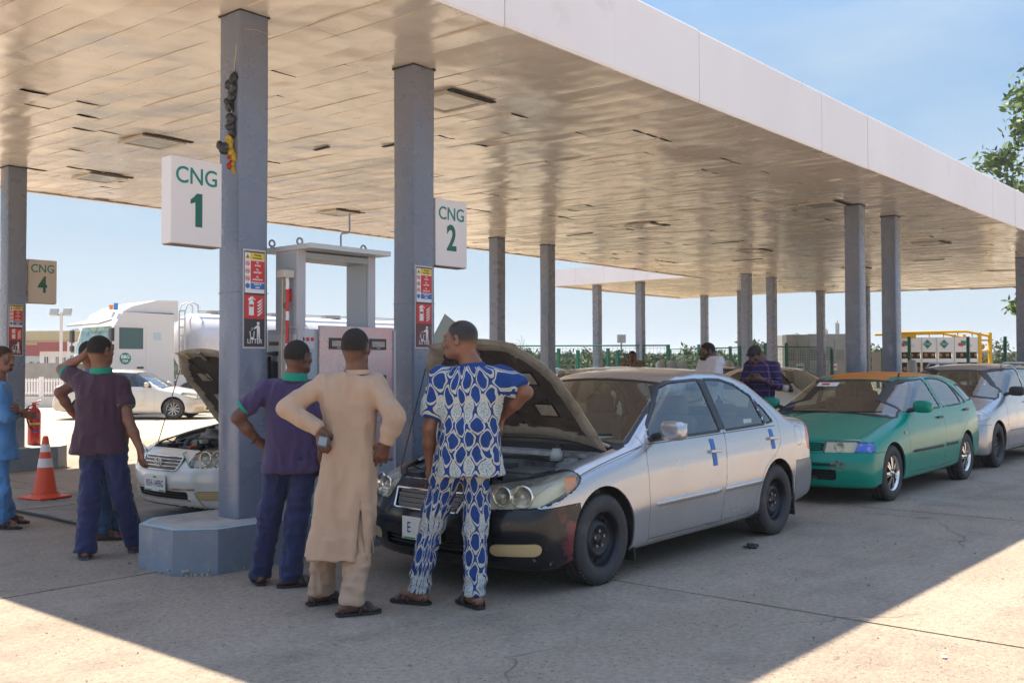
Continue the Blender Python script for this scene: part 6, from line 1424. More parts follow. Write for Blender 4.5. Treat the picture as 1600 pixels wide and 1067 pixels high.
def shirt(t, base, J, m, hem, secs, slL, slR, h=.006, seed=2, folds=.008, uvf=None, nm='shirt', k=.022, slits=(), fs=(9, 9, 3.2), crease=None, extra=None):
    """secs: (dz from shoulder centre, half width, half depth, right shift, forward shift); sl: list of (point, radius)"""
    slL = [(p, q*.86) for p, q in slL]; slR = [(p, q*.86) for p, q in slR]
    P = [p for sl in (slL, slR) for p, q in sl]+[J['pel'], J['neck']]; P = np.array(P); rr, f = bodyframe(J); ch = (J['shL']+J['shR'])/2; bot = hem
    lo = P.min(0)-.22; hi = P.max(0)+.18; lo[2] = bot-.03; F = Field(lo, hi, h)
    secs = [tuple(s)+(0,)*(5-len(s)) for s in secs]; S_ = [(np.array([*(ch+rr*s[3]+f*s[4])[:2], ch[2]+s[0]]), s[1], s[2]) for s in secs]; F.loft(S_, rr, k, 2.4)
    for s, sl in (('L', slL), ('R', slR)):
        G = Field(lo, hi, h); G.cap(ch+(J['sh'+s]-ch)*.35+[0, 0, .005], J['sh'+s]-[0, 0, .006], .060, sl[0][1], .03)
        for (p, a), (q, b) in zip(sl[:-1], sl[1:]): G.cap(p, q, a, b, .02)
        d = nrm(sl[-1][0]-sl[-2][0]); e = sl[-1][0]; rad = sl[-1][1]
        G.prim(e-rad*2, e+rad*2, lambda P: np.where(np.linalg.norm(P-e, axis=-1) < rad*1.9, -((P-e)@d), .5), 0, 'sub')
        F.V = smin(F.V, G.V, k)
    g = F.lo[2]+np.arange(F.n[2])*h; F.V = np.maximum(F.V, (hem-g)[None, None, :].astype(np.float32))
    for fn in slits:
        gg = [F.lo[i]+np.arange(F.n[i])*F.h for i in range(3)]; X, Y, Z = np.meshgrid(*gg, indexing='ij'); F.V = np.maximum(F.V, -fn(np.stack([X, Y, Z], -1)).astype(np.float32))
    nk = J['neck']; F.cap(nk+[0, 0, .02], nk+[0, 0, .12], .060, .062, .008, 'sub')
    return garment(nm, F, m, t, base, folds, fs, seed, uvf=uvf, crease=crease, extra=extra)
def band(t, base, p, q, r0, r1, w, m, nm='sleeve_band', h=.004):
    """a stripe round the end q of a sleeve running p -> q"""
    d = nrm(q-p); F = Field(q-r1*1.6, q+r1*1.6, h); F.cap(p, q, r0*.87, r1*.87, 0)
    F.cut(d, q+d*.001); F.cut(-d, q-d*w); return garment(nm, F, m, t, base, 0, smooth=1)
def collar(t, base, J, m, hgt=.05, r=.078, nm='collar', tilt=.3, h=.0045):
    nk = J['neck']; rr, f = bodyframe(J); ax = nrm(np.array([0, 0, 1.])+AH*0+nrm(J['head']-nk)*.4)
    F = Field(nk-.13, nk+.16, h); F.cap(nk-ax*.03, nk+ax*.05, r*1.12, r*.93, 0); F.cut(ax, nk+ax*hgt*.62); F.cut(-ax, nk-ax*hgt*.40); F.cap(nk, nk+ax*.12, r*.80, r*.80, 0, 'sub'); return garment(nm, F, m, t, base, .002, smooth=1)
def ankara_mat():
    m = bpy.data.materials.new('ankara_print'); m.use_nodes = True; nt = m.node_tree; b = nt.nodes['Principled BSDF']; b.inputs['Roughness'].default_value = .8
    uv = nt.nodes.new('ShaderNodeUVMap'); uv.uv_map = 'UVMap'
    nz = _noise(nt, 7, 2, .5, vec=uv.outputs[0]); sc = nt.nodes.new('ShaderNodeVectorMath'); sc.operation = 'MULTIPLY_ADD'
    sc.inputs[1].default_value = (.085, .085, 0); nt.links.new(nz.outputs['Color'], sc.inputs[0]); nt.links.new(uv.outputs[0], sc.inputs[2])
    sx = nt.nodes.new('ShaderNodeSeparateXYZ'); nt.links.new(sc.outputs[0], sx.inputs[0])
    def mth(op, a, c=None, e=None):
        n = nt.nodes.new('ShaderNodeMath'); n.operation = op
        for i, v in enumerate((a, c, e)):
            if v is None: continue
            if isinstance(v, (int, float)): n.inputs[i].default_value = v
            else: nt.links.new(v, n.inputs[i])
        return n.outputs[0]
    w, hh = .098, .178
    U = mth('MULTIPLY', sx.outputs[0], math.pi/w); V = mth('MULTIPLY', sx.outputs[1], math.pi/hh)
    p = mth('COSINE', mth('ADD', U, V)); q = mth('COSINE', mth('SUBTRACT', U, V)); pq = mth('MULTIPLY', p, q)
    k = mth('ABSOLUTE', pq)
    # long links: narrow tall ovals running through the lattice
    U2 = mth('MULTIPLY', sx.outputs[0], 2*math.pi/w); V2 = mth('MULTIPLY', sx.outputs[1], 2*math.pi/(hh*.8)); l2 = mth('ADD', mth('MULTIPLY', mth('COSINE', U2), .62), mth('MULTIPLY', mth('COSINE', V2), .38))
    def bandf(x, a, c_, s=.03):
        r = nt.nodes.new('ShaderNodeMapRange'); nt.links.new(x, r.inputs[0]); r.inputs[1].default_value = a-s; r.inputs[2].default_value = a+s
        r2 = nt.nodes.new('ShaderNodeMapRange'); nt.links.new(x, r2.inputs[0]); r2.inputs[1].default_value = c_-s; r2.inputs[2].default_value = c_+s
        return mth('SUBTRACT', r.outputs[0], r2.outputs[0])
    b1 = bandf(k, .13, .32, .02); b1w = mth('MAXIMUM', bandf(k, .11, .145, .012), bandf(k, .30, .34, .012)); near = mth('LESS_THAN', k, .30); b2 = mth('MULTIPLY', bandf(l2, .36, .58, .02), near); b2w = mth('MULTIPLY', mth('MAXIMUM', bandf(l2, .33, .37, .012), bandf(l2, .57, .61, .012)), near)
    # stippled panels in every other cell
    big = mth('MULTIPLY', mth('SINE', mth('MULTIPLY', sx.outputs[0], math.pi/w)), mth('SINE', mth('MULTIPLY', sx.outputs[1], math.pi/hh)))
    st = mth('MULTIPLY', mth('GREATER_THAN', k, .32), mth('MULTIPLY', mth('GREATER_THAN', pq, 0), mth('LESS_THAN', mth('SINE', mth('MULTIPLY_ADD', sx.outputs[1], math.pi/hh*1.0, 1.2)), .4)))
    vo = nt.nodes.new('ShaderNodeTexNoise'); vo.inputs['Scale'].default_value = 130; vo.inputs['Detail'].default_value = 1; nt.links.new(uv.outputs[0], vo.inputs['Vector'])
    stc = _ramp(nt, vo.outputs['Fac'], .42, .60, (.16, .28, .30), (.58, .53, .50))
    c = _mix(nt, 1., (.004, .045, .20), (.004, .045, .20)); n2 = _noise(nt, 9, 3, .6, vec=uv.outputs[0]); c = _mix(nt, n2.outputs['Fac'], (.002, .022, .13), (.004, .055, .24))
    c = _mix(nt, st, c, stc.outputs[0])
    c = _mix(nt, b1, c, (.44, .40, .29)); c = _mix(nt, b1w, c, (.68, .68, .62)); c = _mix(nt, b2, c, (.42, .40, .30)); c = _mix(nt, b2w, c, (.68, .68, .64))
    nt.links.new(c, b.inputs['Base Color']); return m
M_ANK = ankara_mat()
cloth = lambda n, c, c2=None, **k: mat(n, c, .85, col2=c2 or tuple(x*.8 for x in c), ns=4, bump=.0008, bs=220, spec=.25, sheen=.15, wave=.024, ws=6, stretch=(1, 1, .45), **k)
m_tan = cloth('tan_cotton', (.46, .31, .21)); m_navyc = cloth('navy_twill', (.022, .027, .085), (.016, .019, .060)); m_purp = cloth('purple_polo', (.060, .038, .105), (.048, .030, .082))
m_maroon = cloth('maroon_polo', (.062, .026, .046), (.050, .022, .036)); m_tealc = cloth('teal_rib', (.01, .26, .17)); m_bluec = cloth('light_blue_cotton', (.085, .24, .50), (.07, .20, .43)); m_jean = cloth('blue_jeans', (.02, .05, .11), (.04, .09, .17)); m_whitec = cloth('white_tee', (.68, .66, .70))
def JJ(D, **k):
    J = {}
    for a, v in k.items():
        if isinstance(v, tuple) and len(v) >= 2 and a not in ('hf', 'hu', 'tL', 'tR'): J[a] = pt(v[0], v[1], D+(v[2] if len(v) > 2 else 0))
        else: J[a] = v
    for a in ('hf', 'tL', 'tR', 'hu'):
        if a in k: v = k[a]; J[a] = nrm(RH*v[0]+AH*v[1]+UP*(v[2] if len(v) > 2 else 0))
    J.setdefault('hu', UP.copy()); r = nrm(np.cross(J['hf'], J['hu'])); J['hu'] = nrm(np.cross(r, J['hf']))
    return J
D_ = lambda a, b, c=0: nrm(RH*a+AH*b+UP*c)
# ---- man in the blue and cream printed suit
J = JJ(6.16, head=(718, 531), hs=1.13, hf=(-.93, .36, -.03), neck=(737, 573, .0), shL=(691, 590, -.05), shR=(783, 589, .05), elL=(671, 668, -.03), wrL=(671, 722, .04), elR=(822, 613, -.05), wrR=(783, 652, .12),
       pel=(722, 712), hipL=(700, 722, -.01), hipR=(745, 722, .01), knL=(674, 820, .06), knR=(744, 820, 0), anL=(652, 926, .04), anR=(741, 926, -.05), tL=(-.9, .42), tR=(-.55, .84), belly=1.1)
t, b = person('bald man in blue and cream printed shirt and trousers, looking left', J, skin=m_skin2, hands={'L': (D_(-.1, .25, -1), D_(-.7, -.7), D_(-.3, .9)), 'R': (D_(-.25, .15, -.9), D_(.7, -.4, 0), D_(-.4, .6, .1), dict(curl=(.6, .7, .75, .8)))}, beard=.0008, hairline=.5, hair_top=False)
uvb = lambda c, rad, off=0: (lambda V: np.stack([np.arctan2((V-c)@RH, -((V-c)@AH))*rad+off, V[:, 2]], 1))
trousers(t, b, J, M_ANK, h=.0078, r=(.112, .092, .082), hem=.075, folds=.009, seed=4, uvf=lambda V: np.stack([np.where((V-J['pel'])@RH > .02-(.9-V[:, 2])*.05, np.arctan2((V-J['anR']*.6-J['hipR']*.4)@RH, -((V-J['hipR'])@AH))*.11+.3, np.arctan2((V-(J['hipL']+(J['anL']-J['hipL'])*((J['hipL'][2]-V[:, 2:3])/.85)))@RH, -((V-J['hipL'])@AH)+.02)*.11), V[:, 2]], 1))
shirt(t, b, J, M_ANK, .805, [(.075, .085, .075), (.045, .165, .10), (-.02, .205, .118), (-.12, .205, .138), (-.28, .180, .148, -.02), (-.42, .192, .152, -.025), (-.55, .212, .155, -.02), (-.66, .232, .162, -.015)],
      [(J['shL'], .086), (J['shL']*.45+J['elL']*.55, .086), (pt(673, 652, 6.12), .078)], [(J['shR'], .086), (J['shR']*.5+J['elR']*.5, .088), (pt(815, 609, 6.12), .082)], h=.0072, folds=.009, seed=3, uvf=uvb(J['pel'], .19))
collar(t, b, J, M_ANK, .035, .084)
for s_, sg in (('L', 1), ('R', 1)): sandal(t, J['an'+s_], J['t'+s_], m_sole, 'cross', base=b)
def keys():
    k = thing('key_bunch', 'small bunch of keys hanging from the fingers of the man in printed clothes', 'keys', pt(781, 681, 6.2))
    MB().box((0, 0, -.03), (.016, .006, .055), bev=.002).build('key_fob', mat('brass_fob', (.25, .2, .13), .5), k); MB().box((.0, 0, .01), (.03, .012, .03), bev=.004).build('key_head', m_black, k)
keys()
# ---- man in the tan kaftan
J = JJ(6.06, head=(557, 543), hs=1.10, hf=(.30, .95, .02), neck=(558, 582), shL=(507, 600), shR=(585, 601), elL=(449, 638, -.08), wrL=(500, 672, -.15), elR=(617, 652, -.10), wrR=(603, 693, -.10),
       pel=(545, 718), hipL=(526, 728), hipR=(566, 728), knL=(508, 835, .07), knR=(562, 838, -.05), anL=(500, 930, .14), anR=(548, 946, -.14), tL=(.75, .6), tR=(.88, .42))
t, b = person('man in a long tan kaftan seen from behind, hands on his hips', J, hands={'L': (D_(.2, 0, -.9), D_(.3, -.9, .1), D_(.9, .1, .2), dict(curl=(.5, .5, .55, .6))), 'R': (D_(-.35, .25, -.9), D_(.3, -.9, 0), D_(-.9, -.1, .3), dict(curl=(.15, .2, .25, .3), thumb=.1, spread=.12))})
trousers(t, b, J, m_tan, h=.0082, r=(.105, .092, .088), hem=.065, folds=.010, seed=7)
chz = ((J['shL']+J['shR'])/2)
def slit(P):
    q = P-chz; l = q@RH-.085; d = q@AH; w = np.clip((.68-P[..., 2])*.085, -.01, .03)
    a = np.maximum(np.abs(l)-w, np.maximum(d, P[..., 2]-.68))
    inn = np.sqrt(((q@RH+.035)/(.180+(.62-P[..., 2])*.05))**2+((q@AH)/.135)**2)-1; return np.minimum(a, np.maximum(inn*.14, P[..., 2]-.60))
shirt(t, b, J, m_tan, .325, [(.072, .075, .07), (.035, .155, .095), (-.03, .186, .115), (-.12, .172, .128), (-.28, .148, .132, .01), (-.33, .150, .134, .01), (-.45, .163, .145, -.0), (-.60, .175, .150, -.015), (-.80, .188, .158, -.032), (-1.04, .206, .168, -.06)],
      [(J['shL'], .078), (J['elL'], .066), (J['elL']*.5+J['wrL']*.5, .058), (J['wrL'], .047)], [(J['shR'], .078), (J['elR'], .070), (J['elR']*.5+J['wrR']*.5, .062), (J['wrR'], .048)], h=.0078, folds=.013, seed=12, slits=(slit,), nm='kaftan', fs=(8, 8, 2.2), extra=lambda V: .0085*np.sin(np.arctan2((V-chz)@RH, -((V-chz)@AH))*10+2.5*vnoise(V*[3, 3, 2.2]))*np.clip((1.15-V[:, 2])*1.3, 0, 1))
collar(t, b, J, m_tan, .028, .076); band(t, b, J['elL'], J['wrL'], .063, .050, .065, m_tan, 'cuff'); band(t, b, J['elR'], J['wrR'], .066, .051, .065, m_tan, 'cuff')
for s_ in 'LR': sandal(t, J['an'+s_], J['t'+s_], m_sole, 'cross', base=b)
# stitched yoke line across the back
def seam(t, b, V, m, r=.0022): MB().tube([tuple(v-b) for v in V], r, 6).build('seam', m, t)
ph = thing('mobile_phone', 'small dark phone held behind his hip by the man in the kaftan', 'phone', pt(505, 690, 5.86), math.atan2(RH[1], RH[0]))
MB().box((0, 0, 0), (.062, .014, .075), bev=.006, M_=Matrix.Rotation(R(12), 4, 'Y')).build('phone_body', mat('phone_dark', (.05, .06, .08), .35), ph); MB().box((-.002, -.008, .004), (.048, .003, .05), bev=.001, M_=Matrix.Rotation(R(12), 4, 'Y')).build('screen', mat('phone_screen', (.18, .24, .30), .1), ph)
# ---- man in the purple polo
J = JJ(6.75, head=(467, 558), hs=1.08, hf=(.48, .86, -.02), neck=(461, 590), shL=(414, 608), shR=(500, 608, .04), elL=(371, 652, -.10), wrL=(404, 690, -.02), elR=(508, 664, -.02), wrR=(498, 712, -.03),
       pel=(457, 708), hipL=(437, 716), hipR=(478, 716), knL=(421, 806, .02), knR=(463, 808), anL=(406, 899, .04), anR=(453, 903, -.06), tL=(-.35, .93), tR=(.93, .36))
t, b = person('man in purple polo with green collar, hand on hip, beside the CNG 1 column', J, hands={'L': (D_(.75, .2, -.6), D_(-.2, -.9, .2), D_(.1, .5, .8)), 'R': (D_(0, .1, -1), D_(.5, -.9), D_(-.6, .6))})
trousers(t, b, J, m_navyc, h=.0082, r=(.108, .092, .082), hem=.04, folds=.010, seed=9)
shirt(t, b, J, m_purp, .765, [(.072, .075, .07), (.035, .160, .095), (-.03, .195, .115), (-.13, .188, .130), (-.28, .178, .138), (-.42, .188, .142), (-.55, .200, .148, .0), (-.64, .205, .15, .0)],
      [(J['shL'], .082), (J['shL']*.5+J['elL']*.5, .078), (pt(379, 640, 6.69), .072)], [(J['shR'], .082), (J['shR']*.5+J['elR']*.5, .075), (pt(507, 652, 6.75), .07)], h=.0078, folds=.010, seed=21)
band(t, b, J['shL']*.5+J['elL']*.5, pt(379, 640, 6.69), .081, .0755, .022, m_tealc); collar(t, b, J, m_tealc, .05, .080)
MB().tube([tuple(J['wrL']-b+D_(.75, .2, -.6)*-.03+(nrm(np.cross(D_(.75, .2, -.6), UP))*math.cos(a)+nrm(np.cross(np.cross(D_(.75, .2, -.6), UP), D_(.75, .2, -.6)))*math.sin(a))*.036) for a in [i*math.pi/8 for i in range(17)]], .006, 6).build('bracelet', m_black, t)
sandal(t, J['anL'], J['tL'], m_sole, 'strap', base=b); sandal(t, J['anR'], J['tR'], m_sole, 'strap', base=b)
# ---- man in the maroon polo, arm up
J = JJ(7.85, head=(158, 548), hs=1.12, hf=(.42, .9, 0), neck=(158, 580), shL=(127, 596), shR=(190, 600, .02), elL=(97, 577, .10), wrL=(131, 556, .03), elR=(200, 655, -.04), wrR=(219, 701, -.06),
       pel=(162, 695), hipL=(145, 705), hipR=(181, 705), knL=(140, 785, -.08), knR=(190, 778, .06), anL=(133, 860, -.14), anR=(213, 850, .15), tL=(-.4, .92), tR=(.1, 1))
t, b = person('man in maroon polo with green trim, left hand raised to his head', J, skin=m_skin2, hands={'L': (D_(.7, -.1, .55), D_(-.3, -.8, .5), D_(.3, .5, -.6), dict(curl=(.2, .2, .25, .3))), 'R': (D_(.05, .1, -1), D_(.5, -.8), D_(-.7, .6), dict(curl=(.35, .4, .45, .5)))})
trousers(t, b, J, m_navyc, h=.0085, r=(.112, .098, .092), hem=.045, folds=.011, seed=15)
shirt(t, b, J, m_maroon, .80, [(.068, .08, .075), (.035, .155, .095), (-.03, .188, .115), (-.13, .190, .135), (-.28, .186, .142, -.005), (-.42, .200, .150, -.01), (-.52, .215, .155, -.01), (-.60, .222, .158, -.01)],
      [(J['shL'], .082), (J['shL']*.5+J['elL']*.5, .080), (J['shL']*.22+J['elL']*.78, .076)], [(J['shR'], .082), (J['shR']*.5+J['elR']*.5, .080), (pt(196, 636, 7.82), .080)], h=.0082, folds=.012, seed=31, fs=(8, 8, 3))
band(t, b, J['shR']*.5+J['elR']*.5, pt(196, 636, 7.82), .083, .0835, .030, m_tealc); band(t, b, J['shL']*.5+J['elL']*.5, J['shL']*.22+J['elL']*.78, .083, .0795, .030, m_tealc); collar(t, b, J, m_tealc, .045, .082)
sandal(t, J['anL'], J['tL'], m_solegrey, 'clog', base=b); sandal(t, J['anR'], J['tR'], m_solegrey, 'clog', base=b)
# ---- man hidden behind him
J = JJ(8.55, head=(143, 553), hs=1.06, hf=(.5, .85, 0), neck=(146, 584), shL=(122, 596), shR=(180, 598), elL=(93, 613, -.10), wrL=(113, 645, -.02), elR=(196, 650), wrR=(196, 690),
       pel=(152, 690), hipL=(140, 698), hipR=(168, 698), knL=(160, 768, -.02), knR=(172, 764, .06), anL=(160, 834, -.02), anR=(180, 822, .1), tL=(.97, .1), tR=(.95, .2))
t, b = person('man in jeans mostly hidden behind the man in the maroon polo', J, skin=mat('light_brown_skin', (.20, .075, .042), .5), h=.0072, hands={'L': (D_(.7, .3, -.6), D_(-.2, -.9, .2), D_(.1, .5, .8)), 'R': (D_(0, 0, -1), D_(1, 0), D_(0, 1))})
trousers(t, b, J, m_jean, h=.008, r=(.10, .085, .075), hem=.05, folds=.012, seed=19)
shirt(t, b, J, m_bluec, .86, [(.068, .08, .075), (.035, .15, .095), (-.03, .165, .115), (-.15, .15, .125), (-.35, .145, .13), (-.5, .15, .13)], [(J['shL'], .07), (J['shL']*.6+J['elL']*.4, .066)], [(J['shR'], .07), (J['shR']*.6+J['elR']*.4, .068)], h=.008, folds=.008, seed=44)
collar(t, b, J, mat('blue_collar', (.0, .15, .5), .7), .05, .078); MB().tube([tuple(J['wrL']-b+np.array([.036*math.cos(a), .036*math.sin(a), .004*math.sin(a)])) for a in [i*math.pi/6 for i in range(13)]], .005, 6).build('bracelet', m_r, t)
sandal(t, J['anL'], J['tL'], m_sole, 'cross', base=b); sandal(t, J['anR'], J['tR'], m_solered, 'cross', base=b)
# ---- man in light blue with folded arms
J = JJ(9.16, head=(5, 561), hs=1.12, hf=(.95, -.25, -.05), neck=(-3, 590), shL=(0, 606, .17), shR=(-4, 607, -.17), elL=(14, 650, .13), wrL=(30, 642, -.05), elR=(10, 652, -.20), wrR=(32, 646, .02),
       pel=(-4, 695), hipL=(-3, 702, .08), hipR=(-3, 702, -.08), knL=(3, 765, .08), knR=(3, 766, -.08), anL=(14, 806, .3), anR=(3, 816, -.02), tL=(1, .05), tR=(1, -.1))
t, b = person('man in light blue tunic with folded arms at the left edge', J, skin=m_skin2, hair=m_hairb, h=.0055, hands={'L': (D_(.3, -.8, .2), D_(.9, .2, .1), D_(0, 0, 1)), 'R': (D_(.75, .5, -.2), D_(.4, -.8, .2), D_(0, 0, 1), dict(curl=(.5, .5, .5, .5)))}, beard=.001)
trousers(t, b, J, m_bluec, h=.008, r=(.105, .085, .075), hem=.05, folds=.010, seed=29)
shirt(t, b, J, m_bluec, .635, [(.068, .08, .07), (.03, .17, .09), (-.05, .19, .115), (-.2, .175, .13), (-.4, .18, .14), (-.6, .19, .165, 0, .01), (-.8, .195, .185, 0, .02)], [(J['shL'], .075), (J['elL'], .066), (J['elL']*.35+J['wrL']*.65, .056)], [(J['shR'], .075), (J['elR'], .066), (J['elR']*.35+J['wrR']*.65, .056)], h=.0082, folds=.010, seed=41, nm='tunic')
for s_ in 'LR': sandal(t, J['an'+s_], J['t'+s_], m_sole, 'cross', base=b)
# ---- three men further off
def far_man(D, label, px, fdir, top, skin, head, hf, hair=None, arms='down', long=True, beard=0., pat=None, hu=None, hs=1.1):
    s = FPX/D; x = px; f = nrm(RH*fdir[0]+AH*fdir[1]); r = np.array([f[1], -f[0], 0]); zs = head[1]+.060*s+.075*s
    c = pt(x, zs, D); J = dict(head=pt(head[0], head[1], D), hf=nrm(RH*hf[0]+AH*hf[1]+UP*hf[2]), hs=hs, hu=UP.copy(), neck=c+[0, 0, .07]); rr = nrm(np.cross(J['hf'], UP)); J['hu'] = nrm(np.cross(rr, J['hf']))
    J['shR'] = c+r*.170; J['shL'] = c-r*.170; J['pel'] = np.array([c[0], c[1], c[2]-.50])
    for s_, g in (('R', 1), ('L', -1)):
        J['hip'+s_] = J['pel']+r*.09*g-[0, 0, .05]; J['kn'+s_] = J['hip'+s_]+r*.03*g-[0, 0, .38]; J['an'+s_] = np.array([*(J['hip'+s_]+r*.05*g)[:2], .08]); J['t'+s_] = nrm(f+r*.25*g)
        if arms == 'down': J['el'+s_] = c+r*.24*g-[0, 0, .28]; J['wr'+s_] = J['el'+s_]+f*.06-[0, 0, .25]
        elif arms == 'phone': J['el'+s_] = c+r*.24*g+f*.05-[0, 0, .27]; J['wr'+s_] = c+r*.075*g+f*.30-[0, 0, .17]
        else: J['el'+s_] = c+r*.23*g+f*.10-[0, 0, .27]; J['wr'+s_] = c-r*.06*g+f*.25-[0, 0, .22]
    hd = {'R': (f if arms != 'down' else -UP, UP if arms != 'down' else r, -r), 'L': (f if arms != 'down' else -UP, UP if arms != 'down' else -r, r)}
    if arms == 'phone': hd = {'R': (f*.4-r*.8+UP*.2, -f, UP, dict(curl=(.5, .5, .5, .5))), 'L': (f*.4+r*.8+UP*.2, -f, UP, dict(curl=(.5, .5, .5, .5)))}
    t, b = person(label, J, skin=skin, hair=hair, h=.0085, hands=hd, beard=beard)
    trousers(t, b, J, m_navyc if pat is None else pat, h=.013, hem=.05, folds=.008)
    e = lambda s_, k: (J['sh'+s_]*(1-k)+J['el'+s_]*k)
    sl = lambda s_: [(J['sh'+s_], .070), (J['el'+s_], .058), (J['el'+s_]*.15+J['wr'+s_]*.85, .046)] if long else [(J['sh'+s_], .08), (e(s_, .55), .082), (e(s_, .8), .085)]
    shirt(t, b, J, top, J['pel'][2]-.08, [(.065, .075, .07), (.03, .145, .09), (-.03, .175, .11), (-.2, .165, .12), (-.45, .160, .12), (-.6, .17, .13)], sl('L'), sl('R'), h=.011, folds=.010, seed=int(px) % 50)
    for s_ in 'LR': sandal(t, J['an'+s_], J['t'+s_], m_sole, 'clog', base=b)
    return t, b, J
m_plaid = mat('plaid_purple', (.035, .02, .085), .85, col2=(.028, .016, .06), ns=6); nt = m_plaid.node_tree; tc = nt.nodes.new('ShaderNodeTexCoord'); sx = nt.nodes.new('ShaderNodeSeparateXYZ'); nt.links.new(tc.outputs['Object'], sx.inputs[0]); c = nt.nodes['Principled BSDF'].inputs['Base Color'].links[0].from_socket
for ax, per in (('Z', 78.), ('X', 70.)):
    mm = nt.nodes.new('ShaderNodeMath'); mm.operation = 'MULTIPLY'; mm.inputs[1].default_value = per; nt.links.new(sx.outputs[ax], mm.inputs[0]); ss = nt.nodes.new('ShaderNodeMath'); ss.operation = 'SINE'; nt.links.new(mm.outputs[0], ss.inputs[0])
    r_ = _ramp(nt, ss.outputs[0], .90, .97, (0, 0, 0), (.35, .35, .35)); c = _mix(nt, r_.outputs[0], c, (.35, .22, .5))
nt.links.new(c, nt.nodes['Principled BSDF'].inputs['Base Color'])
t, b, J = far_man(13.0, 'man in dark purple plaid shirt and cap looking down at his phone', 1190, (-.5, -.85), m_plaid, m_skin, (1179, 555), (-.55, -.62, -.42), arms='phone')
pc = (J['wrL']+J['wrR'])/2+nrm(J['hf']*[1, 1, 0])*.05; k = thing('mobile_phone', 'black phone in the hands of the man in the plaid shirt', 'phone', pc, .5)
MB().box((0, 0, .0), (.075, .14, .012), bev=.003).build('phone_body', m_black, k); MB().box((0, 0, .0068), (.066, .12, .001)).build('screen', mat('phone_screen', (.18, .24, .30), .1), k)
q0 = J['head']; hr = nrm(np.cross(J['hf'], J['hu'])); cp = Field(q0-.15, q0+.16, .006); cp.ell(q0+J['hu']*.035-J['hf']*.015, np.array([hr, J['hf'], J['hu']]), (.088, .108, .088)); cp.cut(-J['hu'], q0+J['hu']*.042); V, Q = cp.mesh(); link('cap', npmesh('cap', V-b, Q), mat('cap_dark', (.03, .022, .03), .8), t)
g = MB(); fc = q0-b+J['hf']*.094+J['hu']*.052
for sx_ in (-1, 1): g.box(fc+hr*.033*sx_, (.052, .02, .032), M_=Matrix([list(hr)+[0], list(J['hf'])+[0], list(J['hu'])+[0], [0, 0, 0, 1]]).transposed(), bev=.008)
g.tube([fc-hr*.07-J['hf']*.07, fc-hr*.062, fc+hr*.062, fc+hr*.07-J['hf']*.07], .004, 6); g.build('sunglasses', m_black, t)
far_man(13.1, 'bearded man in a white T-shirt with folded arms looking left', 1112, (-.9, -.35), m_whitec, m_skin, (1104, 549), (-.97, -.2, -.05), arms='fold', long=False, beard=.002)
m_patt = mat('camel_pattern', (.30, .20, .11), .85, col2=(.10, .06, .035), ns=32, nlo=.45, nhi=.55)
far_man(19.0, 'man in a brown patterned shirt in front of the green fence, facing the camera', 989, (-.1, -1), m_patt, m_skin, (988, 557), (-.15, -.95, .05), beard=.001, hs=1.05)
# ------------------------------------------------------------ small things on the forecourt
def extinguisher():
    t = thing('fire_extinguisher', 'red fire extinguisher standing on the island at the left edge', 'fire extinguisher', (6.72, 15.10, .324))
    m = mat('extinguisher_red', (.50, .02, .02), .25, coat=.6)
    MB().lathe([(0, 0), (.088, 0), (.092, .02), (.092, .46), (.085, .50), (.06, .54), (.03, .56), (.026, .60), (0, .60)], n=32).build('cylinder', m, t)
    MB().lathe([(.0925, .30), (.0932, .305), (.0932, .325), (.0925, .33)], n=32).build('yellow_band', mat('print_yellow', (.65, .48, .05), .4), t)
    MB().box((-.01, -.0935, .40), (.10, .003, .012)).box((-.01, -.0935, .27), (.09, .003, .010)).box((-.01, -.0935, .20), (.07, .003, .03)).build('label_print', m_b, t)
    MB().tube([(-.04, 0, .62), (.03, 0, .63), (.09, 0, .66)], .010, 8).tube([(-.03, 0, .60), (.02, 0, .60), (.07, 0, .60)], .009, 8).build('handle', m, t)
    MB().cyl((0, 0, .60), .022, .05).build('valve', mat('brass', (.45, .33, .2), .4, metal=.7), t)
    MB().tube([(-.02, 0, .60), (-.09, -.02, .58), (-.125, -.03, .48), (-.12, -.04, .36), (-.10, -.07, .27), (-.06, -.095, .22)], .011, 8).build('hose', m_black, t)
extinguisher()
def cone():
    t = thing('traffic_cone', 'orange traffic cone with two white bands beside the trench cover', 'traffic cone', (5.12, 11.22, .018), .2)
    m = mat('cone_orange', (.72, .075, .02), .45, dirt=(.4, .07, .03), ds=7, dlo=.6, dhi=.8); mw_ = mat('cone_white', (.68, .64, .64), .4)
    MB().box((0, 0, .014), (.40, .40, .028), bev=.012).lathe([(.165, .028), (.155, .05), (.145, .055)], n=36).build('base', m, t)
    r = lambda z: .128-.098*(z-.055)/.62
    def seg(a, b, m_, nm, o=0): MB().lathe([(r(a)+o, a), (r(b)+o, b)], n=36).build(nm, m_, t)
    seg(.055, .345, m, 'body'); seg(.345, .445, mw_, 'white_band', .001); seg(.445, .515, m, 'body'); seg(.515, .60, mw_, 'white_band', .001); seg(.60, .675, m, 'body')
    MB().lathe([(r(.675), .675), (.022, .69), (.0, .69)], n=24).build('tip', m, t)
cone()
